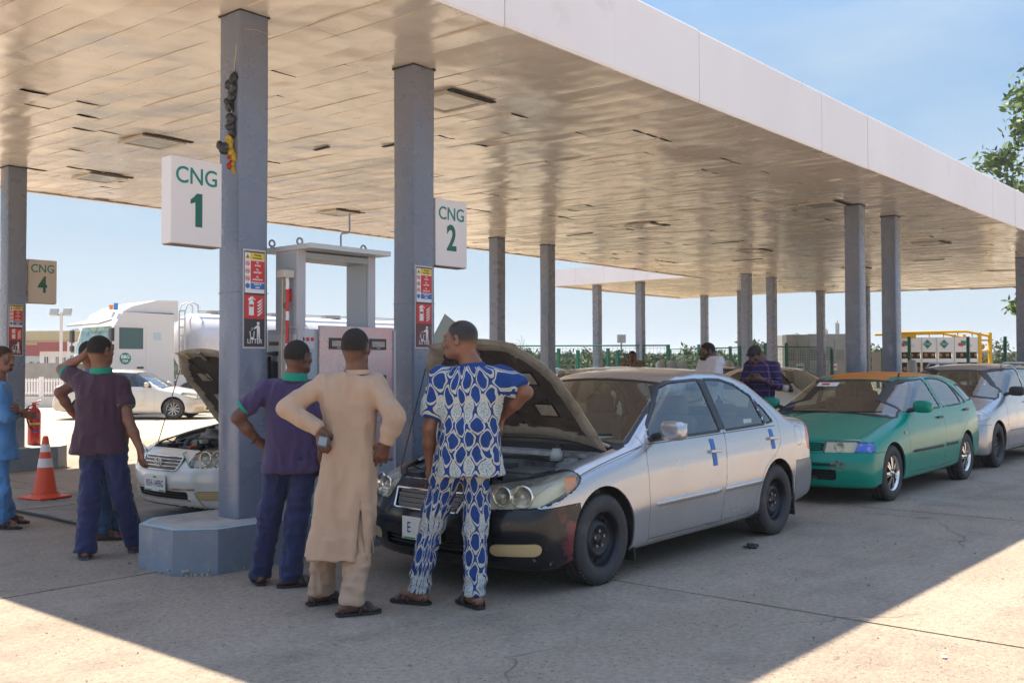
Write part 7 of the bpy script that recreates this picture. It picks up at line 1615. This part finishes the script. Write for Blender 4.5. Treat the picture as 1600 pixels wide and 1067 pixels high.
def litter():
    t = thing('torn_flip_flop', 'black torn slipper lying on the ground below the silver saloon rear door', 'litter', (7.42, 3.78, 0))
    MB().tube([(-.06, 0, .012), (-.02, .03, .03), (.03, .02, .022), (.06, -.02, .012)], .012, 8).box((.02, 0, .01), (.13, .05, .014), rz=.4, bev=.005).box((-.05, .03, .015), (.06, .03, .012), rz=-.5, bev=.004).build('rubber_scrap', m_rub, t)
    for i, (x, y, lab) in enumerate(((5.25, 1.63, 'tiny white scrap of paper on the shaded concrete at the bottom'), (11.7, 1.7, 'small white scrap on the ground right of the green car wheels'))):
        k = thing('paper_scrap', lab, 'litter', (x, y, .002), i); MB().box((0, 0, .003), (.03, .022, .004)).build('paper', m_w, k)
litter()
def leaves_litter():
    rs = np.random.RandomState(21); V = []; n = 150
    x = rs.uniform(2.5, 16, n); y = rs.uniform(.4, 6, n); a = rs.uniform(0, 6.3, n); s = rs.choice([.006, .009, .014, .02], n, p=[.5, .3, .15, .05])[:, None]
    P = np.stack([x, y, np.full(n, .004)], 1); d = np.stack([np.cos(a), np.sin(a), rs.uniform(-.05, .15, n)], 1); e = np.stack([-np.sin(a), np.cos(a), rs.uniform(-.1, .2, n)], 1)
    V = np.stack([P-d*s, P-e*s*.4, P+d*s, P+e*s*.5], 1).reshape(-1, 3); V[:, 2] = np.maximum(V[:, 2], .0015)
    setp(link('leaf_litter', npmesh('leaf_litter', V, np.arange(4*n).reshape(-1, 4), False), mat('dead_leaf', (.10, .07, .04), .9, col2=(.04, .035, .03), ns=3)), kind='stuff')
leaves_litter()
# ------------------------------------------------------------ beyond the forecourt, left: tanker lorry
def truck():
    p = pt(165, 560, 31); h = -RH*.70-AH*.714; rz = math.atan2(h[1], h[0])
    t = thing('tanker_truck', 'white tanker lorry with high roof cab, parked beyond the forecourt', 'truck', (p[0], p[1], -.03), rz)
    # local x forward, y left (towards the camera); front at x = 0, near side at y = 0
    m = mat('truck_white', (.60, .58, .57), .4, coat=.3, dirt=(.48, .45, .42), ds=1.5, dlo=.55, dhi=.85); mg = mat('truck_grey', (.30, .30, .31), .6); W = -2.45
    prof = [(0, .75), (.03, 1.75), (-.22, 2.72), (-.35, 2.95), (-.55, 3.25), (-2.25, 3.22), (-2.25, .75)]
    b = MB(); n = len(prof); b._add([(x, 0, z) for x, z in prof]+[(x, W, z) for x, z in prof], [list(range(n))[::-1], list(range(n, 2*n))]+[[i, (i+1) % n, n+(i+1) % n, n+i] for i in range(n)])
    b.build('cab', m, t)
    MB()._add and None
    f = MB(); P = [(-.55, 3.26), (-.9, 3.45), (-1.7, 3.66), (-2.45, 3.68), (-2.45, 3.28), (-2.45, 3.0), (-2.3, 3.0), (-2.3, 3.26)]
    n = len(P); f._add([(x, -.12-.0*x, z) for x, z in P]+[(x, W+.12, z) for x, z in P], [list(range(n))[::-1], list(range(n, 2*n))]+[[i, (i+1) % n, n+(i+1) % n, n+i] for i in range(n)]); f.build('roof_fairing', m, t)
    v = MB(); v.box((.02, W/2, 2.92), (.42, -W+.06, .05), M_=Matrix.Rotation(R(18), 4, 'Y')); v.build('sun_visor', mg, t)
    def onfront(y0, y1, z0, z1, nm, mm, off=.012):
        fx = lambda z: .03-.25*(z-1.75)/.97 if z > 1.75 else .03*(z-.75)
        q = MB(); q.quad((fx(z0)+off, y0, z0), (fx(z0)+off, y1, z0), (fx(z1)+off, y1, z1), (fx(z1)+off, y0, z1)); return q.build(nm, mm, t)
    onfront(-.12, W+.12, 1.95, 2.80, 'windscreen', mat('truck_glass', (.25, .42, .44), .08, col2=(.05, .12, .12), ns=1.2, coat=.6))
    for s in (-.9, -1.6): onfront(s, s-.02, 1.93, 1.99, 'wiper', m_black, .03)
    onfront(-.2, W+.2, 1.42, 1.62, 'upper_grille', m_trim); onfront(-.25, W+.25, .95, 1.35, 'lower_grille', m_trim)
    for z in (1.0, 1.08, 1.16, 1.24): MB().box((.04, W/2, z), (.02, 1.9, .02)).build('grille_bar', m, t)
    MB().box((.08, W/2, .62), (.3, -W, .4), bev=.05).build('bumper', m, t)
    def side(x0, x1, z0, z1, nm, mm, off=.006, th=.012): return MB().box(((x0+x1)/2, off, (z0+z1)/2), (abs(x1-x0), th, z1-z0), bev=.004).build(nm, mm, t)
    d = side(-.30, -1.28, .95, 2.78, 'door', m, .004); side(-.42, -1.20, 2.08, 2.74, 'window', mat('truck_side_glass', (.03, .08, .08), .08, coat=.6), .014)
    side(-.42, -1.20, 2.72, 2.75, 'window_frame', m_black, .016); side(-1.31, -2.22, .95, 2.78, 'sleeper_panel', m, .002); side(-1.45, -2.1, 1.5, 2.6, 'locker_panel', m, .006); side(-1.31, -2.22, .95, 1.45, 'locker_panel', m, .007)
    side(-1.0, -1.22, 1.46, 1.52, 'door_handle', m_black, .02); side(-1.55, -1.8, 2.38, 2.62, 'decal', mat('pale_blue_decal', (.42, .50, .56), .5), .014)
    c = MB().cyl((-.62, .014, 1.78), .185, .006, 'Y', 28).build('company_roundel', mat('roundel_green', (.01, .2, .14), .5), t)
    o = text_obj('lettering', 'BBG', .15, (-.62, .0185, 1.83), m_w, c, rot=(math.pi/2, 0, math.pi), bold=.004); text_obj('lettering', 'OSA', .10, (-.62, .0185, 1.70), m_w, c, rot=(math.pi/2, 0, math.pi), bold=.003)
    text_obj('lettering', 'DAF' if 0 else 'BBG', .16, (.052, -.32, 1.70), m_teal, t, rot=(math.pi/2, 0, math.pi/2))
    for y in (.28, W-.28):
        MB().tube([(-.12, y*.3 if y > 0 else W+.05, 2.75), (-.06, y, 2.75), (-.05, y, 2.0), (-.12, y*.3 if y > 0 else W+.05, 2.0)], .02, 8).build('mirror_arm', m_black, t)
        MB().box((-.06, y, 2.52), (.10, .24, .42), bev=.03).box((-.06, y, 2.12), (.10, .22, .2), bev=.03).build('mirror', m_black, t)
    MB().cyl((-.5, -.75, 3.42), .07, .15, 'Z', 14).build('amber_beacon', mat('beacon_amber', (.75, .22, .03), .25, coat=.6), t)
    MB().cyl((-.45, -.30, 3.42), .07, .22, 'Z', 14).build('blue_beacon', mat('beacon_blue', (.02, .2, .6), .25, coat=.6), t)
    # chassis, tank
    MB().box((-7.4, W/2, .95), (10.6, 1.0, .25)).build('chassis', mg, t)
    r = 1.0; zc = 2.35; prof = [(0, .0), (.45, .03), (.8, .14), (.95, .26), (r, .42), (r, 10.2), (.95, 10.36), (.8, 10.48), (.4, 10.58), (0, 10.6)]
    b = MB(); b.lathe(prof, axis='X', n=48); b.v = [(-13.7+v[0], W/2+v[1]*1.12, zc+v[2]) for v in b.v]; b.build('tank', mat('tank_white', (.58, .57, .60), .45, dirt=(.44, .42, .44), ds=1.1, dlo=.5, dhi=.8), t)
    for x in (-5.2, -7.6, -10.0):
        q = MB(); q.lathe([(r+.005, -.03), (r+.012, 0), (r+.005, .03)], axis='X', n=48); q.v = [(x+v[0], W/2+v[1]*1.12, zc+v[2]) for v in q.v]; q.build('tank_band', m_galv, t)
        MB().cyl((x+.6, W/2, zc+r+.06), .28, .12).box((x+.95, W/2, zc+r+.05), (.2, .3, .14)).build('manhole', m_galv, t)
    MB().box((-8, W/2+.5, zc+r+.06), (9, .04, .03)).box((-8, W/2+.5, zc+r+.0), (9, .03, .02)).build('walkway_rail', m_galv, t)
    lad = MB()
    for y in (-.75, -1.15):
        lad.tube([(-3.02, y, 1.3), (-3.02, y, 3.35), (-3.1, y, 3.62), (-3.3, y, 3.70), (-3.5, y, 3.60), (-3.5, y, 3.35)], .028, 8)
    for k in range(8): lad.box((-3.02, -.95, 1.45+.28*k), (.04, .4, .05))
    lad.build('ladder', mat('ladder_white', (.6, .6, .6), .5), t)
    for x in (-.95, -2.9, -10.2, -11.5):
        for y in (-.02, W+.02):
            q = MB(); q.lathe([(0, -.04), (.22, -.06), (.26, -.02), (.3, -.12), (.48, -.14), (.51, -.10), (.51, .12), (.3, .14)], axis='Y', n=32); s = 1 if y < -1 else -1
            q.v = [(x+v[0], y+v[1]*s+(-.14 if y > -1 else .14), .51+v[2]) for v in q.v]; q.build('wheel', m_tyre, t)
    side(-2.4, -10, .75, 1.25, 'side_guard', m, -.12)
    # driver
    hb = MB(); d_ = blob('steering_gear', m_black, t, (-.6, -.55, 2.1), (.06, .2, .1))
truck()
TR_D = thing('person', 'dark figure of a driver seated behind the cab window of the white lorry', 'person', pt(196, 512, 31.7))
blob('body', mat('driver_shirt', (.03, .04, .06), .9), TR_D, (0, 0, -.28), (.22, .22, .28)); blob('head', m_skin, TR_D, (0, 0, .08), (.09, .10, .12))
# ------------------------------------------------------------ left background buildings, fence, lamp
def box_building(nm, label, px0, px1, ytop, ybot, d, dep, m, roofm=None, wins=(), cat='building', roofh=.35, over=.3):
    p = pt((px0+px1)/2, 560, d); s = FPX/d; w = (px1-px0)/s; zt_ = CAMH+(571-ytop)/s; t = thing(nm, label, cat, (p[0], p[1], -.03), math.atan2(RH[1], RH[0]))
    MB().box((0, dep/2, zt_/2), (w, dep, zt_)).build('wall', m, t)
    if roofm: MB().box((0, dep/2, zt_+roofh/2), (w+over, dep+over, roofh), bev=.02).build('roof', roofm, t)
    for (a, b, c, e) in wins:
        x = ((a+b)/2-(px0+px1)/2)/s; z = CAMH+(571-(c+e)/2)/s; f = MB().box((x, -.03, z), ((b-a)/s, .08, (e-c)/s)).build('window', m_w, t); MB().box((x, -.075, z), ((b-a)/s*.8, .02, (e-c)/s*.84)).build('pane', mat('far_glass', (.04, .05, .06), .15), f)
        MB().box((x, -.087, z), (.04, .01, (e-c)/s*.84)).build('glazing_bar', m_w, f)
    return t
mwl = mat('white_render', (.60, .57, .54), .8, dirt=(.48, .44, .4), ds=.5, dlo=.5, dhi=.8); mrd = mat('red_roof', (.24, .045, .04), .6); mylw = mat('yellow_shed', (.50, .39, .20), .7, col2=(.42, .33, .18), ns=.8)
box_building('warehouse', 'long yellow shed roof beyond the white building at left', -40, 130, 528, 600, 105, 12, mylw, mylw, cat='warehouse', roofh=1.0, over=1)
w_ = box_building('office_building', 'small white building with a red roof band behind the white picket fence', 62, 145, 545, 600, 78, 8, mwl, mrd, ((69, 77, 552, 567), (87, 93, 552, 567), (97, 104, 553, 567), (67, 74, 584, 594)), roofh=.75)
box_building('office_building', 'low pale building wing left of the white building with the red roof', 25, 62, 552, 600, 80, 6, mat('pale_blue_render', (.46, .50, .53), .8), mrd, (), roofh=.9)
box_building('equipment_hut', 'cream hut with a red sill line seen between the lorry cab and the building', 105, 125, 530, 600, 70, 3, mwl, None, ((110, 117, 550, 562),), cat='hut')
def picket():
    a = pt(-30, 600, 38.5); b = pt(112, 600, 37.5); a[2] = b[2] = 0; d = b-a; L = np.linalg.norm(d[:2]); rz = math.atan2(d[1], d[0]); t = thing('picket_fence', 'white picket fence on a low wall at the left, beyond the forecourt', 'fence', (a[0], a[1], -.03), rz)
    MB().box((L/2, 0, .20), (L, .15, .40)).build('base_wall', mwl, t)
    me = MB().box((0, 0, .78), (.05, .03, .62)).mesh('picket'); me.materials.append(m_w); n = int(L/.125)
    for k in range(n): o = link('picket', me, None, t); o.location.x = .06+k*.125
    for z in (.55, 1.0): MB().box((L/2, .02, z), (L, .03, .05)).build('rail', m_w, t)
    for k in range(4): MB().box((L*k/3, .02, .65), (.12, .12, 1.0)).build('post', m_w, t)
    w2 = thing('low_wall', 'grey block wall behind the white picket fence', 'wall', (a[0]+1, a[1]+3, -.03), rz); MB().box((L/2, 2.5, .85), (L, .2, 1.7)).build('wall_face', mat('grey_block', (.30, .28, .26), .9, col2=(.24, .22, .2), ns=2), w2)
picket()
def flood():
    p = pt(95, 600, 38); t = thing('floodlight_pole', 'white pole with two floodlights left of the lorry', 'lamp', (p[0], p[1], -.03), math.atan2(RH[1], RH[0]))
    MB().cyl((0, 0, 1.8), .055, 3.6).build('pole', mwl, t); MB().box((0, 0, 3.5), (.75, .05, .05)).build('cross_arm', m_galv, t)
    for s in (-1, 1): MB().box((s*.25, -.05, 3.62), (.30, .12, .26), bev=.01, M_=Matrix.Rotation(R(-25), 4, 'X')).build('floodlight', mat('flood_grey', (.34, .36, .34), .4), t)
flood()
def gable():
    p = pt(725, 560, 62); t = thing('corrugated_shed', 'grey green gabled shed roof between the CNG 2 column and the open bonnet', 'shed', (p[0], p[1], -.03), math.atan2(RH[1], RH[0]))
    s = FPX/62; m = mat('corrugated_green', (.10, .13, .125), .6); b = MB(); zr, ze = CAMH+(571-488)/s, CAMH+(571-545)/s; x0, x1 = -60/s, 42/s
    P = [(x0, ze), (-30/s, zr), (x1, ze)]; b._add([(x, 0, z) for x, z in P]+[(x, 8, z) for x, z in P], [[0, 1, 4, 3], [1, 2, 5, 4], [0, 2, 1], [3, 4, 5]]); b.build('roof', m, t)
    r_ = MB()
    for k in range(24): u = k/24; r_.box((-30/s+(x1+30/s)*u, -.02, zr+(ze-zr)*u-.02), (.04, .04, .03))
    r_.build('corrugation', m, t); MB().box(((x0+x1)/2, 4, ze/2), (x1-x0-.4, 7.8, ze)).build('wall', mat('shed_wall', (.3, .3, .28), .8), t)
gable()
# ------------------------------------------------------------ green security fence, bollards, cabinets, trailer
m_fg = mat('fence_green', (.01, .13, .085), .5)
def sec_fence(posts, yt, d0, d1, label, wires=True):
    P = [pt(px, 560, d0+(d1-d0)*i/(len(posts)-1)) for i, px in enumerate(posts)]; t = thing('security_fence', label, 'fence', (P[0][0], P[0][1], 0))
    for i, (px, p) in enumerate(zip(posts, P)):
        z = CAMH+(571-yt[i])/(FPX/(d0+(d1-d0)*i/(len(posts)-1))); MB().box((p[0]-P[0][0], p[1]-P[0][1], z/2), (.10, .10, z)).build('post', m_fg, t)
    if wires:
        for a, b, y0 in zip(P[:-1], P[1:], yt[:-1]):
            w = MB(); a2 = (a-P[0]); b2 = (b-P[0]); zt_ = 2.15; L = np.linalg.norm((b-a)[:2]); n = int(L/.13)
            for k in range(n+1): q = a2+(b2-a2)*k/max(n, 1); w.box((q[0], q[1], zt_/2), (.007, .007, zt_))
            for k in range(11): z = .1+k*.2; w.tube([(a2[0], a2[1], z), (b2[0], b2[1], z)], .005, 4)
            setp(w.build('mesh_panel', m_fg, t), kind='stuff')
            MB().tube([(a2[0], a2[1], 2.2), (b2[0], b2[1], 2.2)], .03, 6).build('top_rail', m_fg, t)
sec_fence([760, 811, 873, 903, 950, 965, 1004, 1044], [545, 543, 544, 546, 544, 547, 544, 538], 36, 36, 'dark green mesh fence behind the man in the patterned shirt')
sec_fence([1046, 1092, 1141, 1156], [545, 538, 541, 541], 44, 40, 'low green mesh fence seen behind the man in the white T-shirt')
sec_fence([1196, 1229, 1300], [536, 536, 545], 38, 41, 'green gate frame behind the man with the phone')
sec_fence([1380, 1421, 1513, 1571, 1640], [545, 527, 527, 527, 527], 36, 37, 'green fence posts in front of the yellow gas trailer', False)
def bollards():
    for i, px in enumerate((1032, 1048, 1066, 1139, 1425)):
        p = pt(px, 570, 27); t = thing('guard_post', ('%s of three grey round topped guard posts beside the patterned shirt man' % ('leftmost', 'middle', 'rightmost')[i] if i < 3 else ('grey round topped guard post behind the man in the white T-shirt' if i == 3 else 'white round topped guard post before the gas trailer')), 'guard post', (p[0], p[1], 0), group='round topped guard posts')
        MB().lathe([(.13, 0), (.13, 1.45), (.12, 1.53), (.08, 1.60), (0, 1.62)], n=20).build('tube', mat('guard_steel', (.40, .42, .42), .45), t)
bollards()
def cabinets():
    m = mat('skid_steel', (.40, .41, .41), .42, metal=.35, col2=(.30, .31, .31), ns=.8); rz = math.atan2(RH[1], RH[0])
    for i, (px0, px1, yt, d, lab) in enumerate(((1229, 1262, 523, 41, 'grey steel equipment cabinet with a small notice, left of the thin column'), (1262, 1322, 522, 42, 'wide grey steel equipment cabinet with red notice behind the thin column'))):
        p = pt((px0+px1)/2, 560, d); s = FPX/d; w = (px1-px0)/s; z = CAMH+(571-yt)/s; t = thing('equipment_cabinet', lab, 'cabinet', (p[0], p[1], 0), rz)
        MB().box((0, .8, z/2), (w, 1.6, z), bev=.01).build('casing', m, t)
        for k in range(3 if i else 2):
            x = -w/2+w*(k+.5)/(3 if i else 2); ww = w/(3 if i else 2)*.8; MB().box((x, -.01, z*.5), (ww, .03, z*.84), bev=.005).build('door', m, t)
            for q in range(5): MB().box((x, -.035, z*.62+q*.09), (ww*.7, .03, .03)).build('louvre', mat('louvre', (.22, .22, .22), .5), t)
        MB().box((.25 if i else .1, -.05, 1.4), (.32, .01, .3)).build('notice', m_w, t); MB().box((.25 if i else .1, -.057, 1.4), (.26, .006, .06)).build('notice_print', m_r if i else m_g if 0 else m_teal, t)
cabinets()
def trailer():
    d = 40.; s = FPX/d; px0, px1 = 1396, 1551; p = pt(px0, 560, d); w = (px1-px0)/s; rz = math.atan2(RH[1], RH[0]); Z = lambda y: CAMH+(571-y)/s
    t = thing('gas_trailer', 'white panelled gas cylinder trailer in a yellow steel frame behind the silver estate car', 'gas trailer', (p[0], p[1], 0), rz)
    my = mat('frame_yellow', (.62, .36, .01), .45); mo = mat('cylinder_orange', (.42, .22, .06), .5, col2=(.25, .14, .05), ns=3); mp = mat('panel_white', (.72, .72, .70), .5, dirt=(.60, .58, .55), ds=1.2, dlo=.6, dhi=.85)
    xr = (1530-px0)/s
    MB().box((xr/2, 1.25, Z(565)/2+.6), (xr, 2.3, Z(565)-.4)).build('dark_interior', m_void, t)
    # side panels with openings
    zt_, z1a, z1b, z2a = Z(528), Z(551), Z(561), Z(567)
    xs = [(1396, 1406), (1438, 1441), (1462, 1467), (1487, 1493), (1527, 1532)]
    MB().box((xr/2, 0, (zt_+z1a)/2), (xr, .05, zt_-z1a)).build('upper_panel', mp, t); MB().box((xr/2, 0, (z1b+z2a)/2), (xr, .05, z1b-z2a)).build('middle_panel', mp, t); MB().box((xr/2, 0, .55), (xr, .05, .5)).build('lower_panel', mp, t)
    for a, b in xs: MB().box((((a+b)/2-px0)/s, -.002, (zt_+.4)/2), ((b-a)/s, .056, zt_-.4)).build('upright', mp, t)
    for x in (1440, 1463.5, 1491): MB().box(((x-px0)/s, -.032, (zt_+.4)/2), (.02, .01, zt_-.4)).build('panel_joint', m_galv, t)
    for row, z in enumerate(((z1a+z1b)/2, z2a-.25)):
        for k in range(12): MB().lathe([(0, -.05), (.05, -.04), (.12, .02), (.15, .10), (.15, .9)], ((.2+k*xr/12), .12, z), 'Y', 14).build('gas_cylinder', mo, t)
    for px, k in ((1449, 0), (1475, 1)):
        q = MB(); r = 7.2/s; q.v = []; M_ = Matrix.Translation(((px-px0)/s, -.036, Z(538.5))); q._add([M_ @ Vector(v) for v in ((r, 0, 0), (0, 0, r), (-r, 0, 0), (0, 0, -r))], [[3, 0, 1, 2][::1]]); o = q.build('hazard_diamond', mat('diamond_teal', (.01, .19, .17), .5), t)
        text_obj('lettering', 'CNG', .12, ((px-px0)/s, -.04, Z(538.5)), m_w, o)
    for px in (1413, 1504):
        MB().box(((px+1-px0)/s, -.034, Z(537)), (.20, .004, .18), M_=Matrix.Rotation(.12, 4, 'Y')).build('teal_flag_emblem', m_teal, t); MB().box(((px-3-px0)/s, -.0365, Z(539.5)), (.20, .004, .12), M_=Matrix.Rotation(.12, 4, 'Y')).build('red_emblem', m_r, t); text_obj('lettering', 'NIPCO' if 0 else 'CNG', .10, ((px+11-px0)/s, -.034, Z(541)), m_galv, t)
    f = MB(); zt2 = Z(519); xr2 = (1549-px0)/s
    for y in (0, 2.3): f.tube([(.1, y, zt2-.05), (xr-.5, y, zt2), (xr2-.1, y, zt2-.18)], .05, 8); f.box((xr2-.05, y, zt2/2), (.12, .12, zt2-.1)).box((xr+.02, y, zt2/2), (.12, .12, zt2-.1))
    for k in range(6): f.cyl((.3+k*xr/6, 0, (zt_+zt2)/2), .02, zt2-zt_)
    for z in (.5, 1.0, 1.5, 2.0, 2.45): f.box(((xr+xr2)/2, 0, z), (xr2-xr, .07, .07))
    f.box((.45, .1, zt2-.18), (.9, .3, .16)); f.build('yellow_frame', my, t)
    for z in (.8, 1.3, 1.75, 2.2): MB().lathe([(0, -.05), (.08, -.03), (.14, .05), (.14, .3)], ((xr+xr2)/2, .25, z), 'Y', 14).build('end_cylinder', mo, t)
trailer()
def mast(px, yt, d, lab):
    p = pt(px, 560, d); z = CAMH+(571-yt)/(FPX/d); t = thing('radio_mast', lab, 'mast', (p[0], p[1], 0)); b = MB().cyl((0, 0, z/2), .10, z, r2=.05)
    for s in (-1, 1): b.box((s*.35, 0, z-1), (.12, .12, 1.4)).box((s*.2, 0, z-1), (.4, .05, .05))
    b.build('pole', m_galv, t)
mast(1309, 501, 110, 'thin radio mast with antenna panels left of the tall right column'); mast(1292, 513, 150, 'thinner distant radio mast over the equipment cabinets')
p = pt(971, 560, 60); t = thing('floodlight_pole', 'single floodlight on a pole over the green fence', 'lamp', (p[0], p[1], 0)); MB().cyl((0, 0, 1.6), .05, 3.2).build('pole', m_galv, t); MB().box((0, 0, 3.1), (.5, .4, .5), bev=.02, rz=-.86).build('floodlight', m_galv, t)
# ------------------------------------------------------------ trees
def leaf_mat(n, a, b): return mat(n, a, .55, col2=b, ns=1.3, nlo=.4, nhi=.6, spec=.3)
LM = [leaf_mat('leaf_green', (.060, .095, .025), (.035, .060, .018)), leaf_mat('leaf_dusty', (.10, .125, .065), (.065, .09, .045)), leaf_mat('leaf_bright', (.11, .18, .03), (.06, .11, .022))]
m_bark = mat('bark', (.13, .10, .075), .9, col2=(.09, .07, .055), ns=8)
def tree(label, base, hgt, rad, m, n=900, leaf=.14, seed=0, cz=.62, sq=.75, clumps=14, name='tree', group=None, trunk_r=.12, bare=False, sp=.17):
    rs = np.random.RandomState(seed); t = thing(name, label, 'tree', (base[0], base[1], -.03), 0, group); tr = MB(); top = hgt*cz
    tr.tube([(0, 0, 0), (rs.normal(0, .08), rs.normal(0, .08), top*.5), (rs.normal(0, .2), rs.normal(0, .2), top)], trunk_r, 8, r2=trunk_r*.5); C = []
    for k in range(clumps):
        v = rs.normal(0, 1, 3); v /= np.linalg.norm(v); rr = rad*rs.uniform(.35, .95); c = np.array([v[0]*rr, v[1]*rr, top+v[2]*rr*sq*hgt/ (2.6*rad) if hgt > 2.6*rad else top+v[2]*rr*sq]); C.append(c)
        tr.tube([(0, 0, top*rs.uniform(.45, .9)), tuple(c*[.5, .5, 1]-[0, 0, .12*rad]), tuple(c)], trunk_r*.35, 5, r2=.012)
    tr.build('trunk', m_bark, t)
    if bare: return t
    C = np.array(C); idx = rs.randint(0, clumps, n); P = C[idx]+rs.normal(0, rad*sp, (n, 3))*[1, 1, .8]
    a = rs.normal(0, 1, (n, 3)); a /= np.linalg.norm(a, axis=1, keepdims=True); b_ = rs.normal(0, 1, (n, 3)); b_ = np.cross(a, b_); b_ /= np.linalg.norm(b_, axis=1, keepdims=True); s = leaf*rs.uniform(.6, 1.3, (n, 1))
    V = np.stack([P-a*s, P+b_*s*.45, P+a*s, P-b_*s*.45], 1).reshape(-1, 3); F = np.arange(4*n).reshape(-1, 4); setp(link('crown', npmesh('crown', V, F, False), m, t), kind='stuff'); return t
rs = random.Random(8); k = 0
names = ['dusty green bushy tree in the band behind the green fence']
for i, px in enumerate(range(800, 1300, 17)):
    d = 58+rs.uniform(-6, 14); yt = 543+rs.uniform(-9, 7)-(6 if 1030 < px < 1110 else 0); h_ = CAMH+(571-yt)/(FPX/d); p = pt(px, 560, d)
    tree('dusty green tree standing in the band of trees behind the green fence', p, h_, h_*.42, LM[1], 1100, .13, 30+i, .55, .8, 12, group='trees behind the green fence')
tree('taller light green tree behind the fence, left of the man with the phone', pt(1180, 560, 62), CAMH+(571-522)/(FPX/62), 1.15, LM[1], 700, .14, 5, .68, .8, 12)
tree('dusty tree between the two tall right columns', pt(1372, 560, 66), CAMH+(571-528)/(FPX/66), 1.7, LM[1], 1500, .16, 6, .55, .8, 14)
tree('dusty bush right of the gas trailer', pt(1562, 560, 70), CAMH+(571-536)/(FPX/70), 1.7, LM[1], 1300, .16, 7, .55, .8, 14)
tree('small leafy top above the equipment cabinets', pt(1250, 560, 75), CAMH+(571-524)/(FPX/75), 1.0, LM[2], 220, .16, 9, .8, .5, 7)
tree('thin bare tree above the open bonnet of the silver saloon', pt(817, 560, 70), CAMH+(571-522)/(FPX/70), .9, LM[1], 0, .1, 10, .8, .7, 16, bare=True, trunk_r=.05)
tree('small tree top over the cabinets, right of the gate frame', pt(1222, 560, 70), CAMH+(571-526)/(FPX/70), 1.0, LM[2], 180, .14, 12, .8, .5, 6)
big = pt(1745, 560, 42); tree('big leafy tree reaching in over the canopy at the right edge', big, 15.5, 5.0, LM[2], 36000, .19, 77, .62, 1.0, 130, trunk_r=.28, sp=.085)
def lowbranch():
    p = pt(1588, 470, 41); t = thing('leafy_twig', 'small hanging leafy twig beside the column at the right edge', 'branch', (p[0], p[1], p[2]-.2)); rs = np.random.RandomState(4); n = 60; P = rs.normal(0, .22, (n, 3))
    a = rs.normal(0, 1, (n, 3)); a /= np.linalg.norm(a, axis=1, keepdims=True); b_ = np.cross(a, rs.normal(0, 1, (n, 3))); b_ /= np.linalg.norm(b_, axis=1, keepdims=True)
    V = np.stack([P-a*.17, P+b_*.08, P+a*.17, P-b_*.08], 1).reshape(-1, 3); setp(link('leaves', npmesh('leaves', V, np.arange(4*n).reshape(-1, 4), False), LM[2], t), kind='stuff')
    MB().tube([(.2, -.1, .1), (1.5, -1.6, .6), (4.2, -3.2, 1.2)], .03, 6).build('stem', m_bark, t)
lowbranch()
# ------------------------------------------------------------ low dry scrub to the horizon
def scrub():
    rs = np.random.RandomState(2); V = []; n = 14000
    ang = rs.uniform(-.62, .66, n); d = rs.uniform(78, 420, n)**1.0; P = np.stack([CF[0]*d+CR[0]*d*np.tan(ang), CF[1]*d+CR[1]*d*np.tan(ang), np.zeros(n)], 1); P[:, 2] = rs.uniform(0, 1, n)*(1.0+.010*d)
    s = rs.uniform(.5, 1.3, (n, 1))*(.6+d[:, None]*.006); a = np.stack([rs.normal(0, 1, n), rs.normal(0, 1, n), rs.normal(0, .4, n)], 1); a /= np.linalg.norm(a, axis=1, keepdims=True); b_ = np.stack([rs.normal(0, .3, n), rs.normal(0, .3, n), np.ones(n)], 1)
    V = np.stack([P-a*s, P-b_*s*.2, P+a*s, P+b_*s*.55], 1).reshape(-1, 3); setp(link('distant_scrub', npmesh('distant_scrub', V, np.arange(4*n).reshape(-1, 4), False), LM[1]), label='dusty green scrub and distant trees along the horizon', cat='scrub', kind='stuff')
scrub()
def haze():
    m = bpy.data.materials.new('haze'); m.use_nodes = True; nt = m.node_tree; nt.nodes.clear(); o = nt.nodes.new('ShaderNodeOutputMaterial'); v = nt.nodes.new('ShaderNodeVolumePrincipled'); v.inputs['Color'].default_value = (.86, .92, 1, 1); v.inputs['Density'].default_value = HAZE; v.inputs['Anisotropy'].default_value = .3
    nt.links.new(v.outputs[0], o.inputs['Volume']); b = MB(); b.box((0, 0, 9.5), (2400, 2400, 21.5)); setp(b.build('haze', m), kind='stuff')
HAZE = .0006
if HAZE: haze()
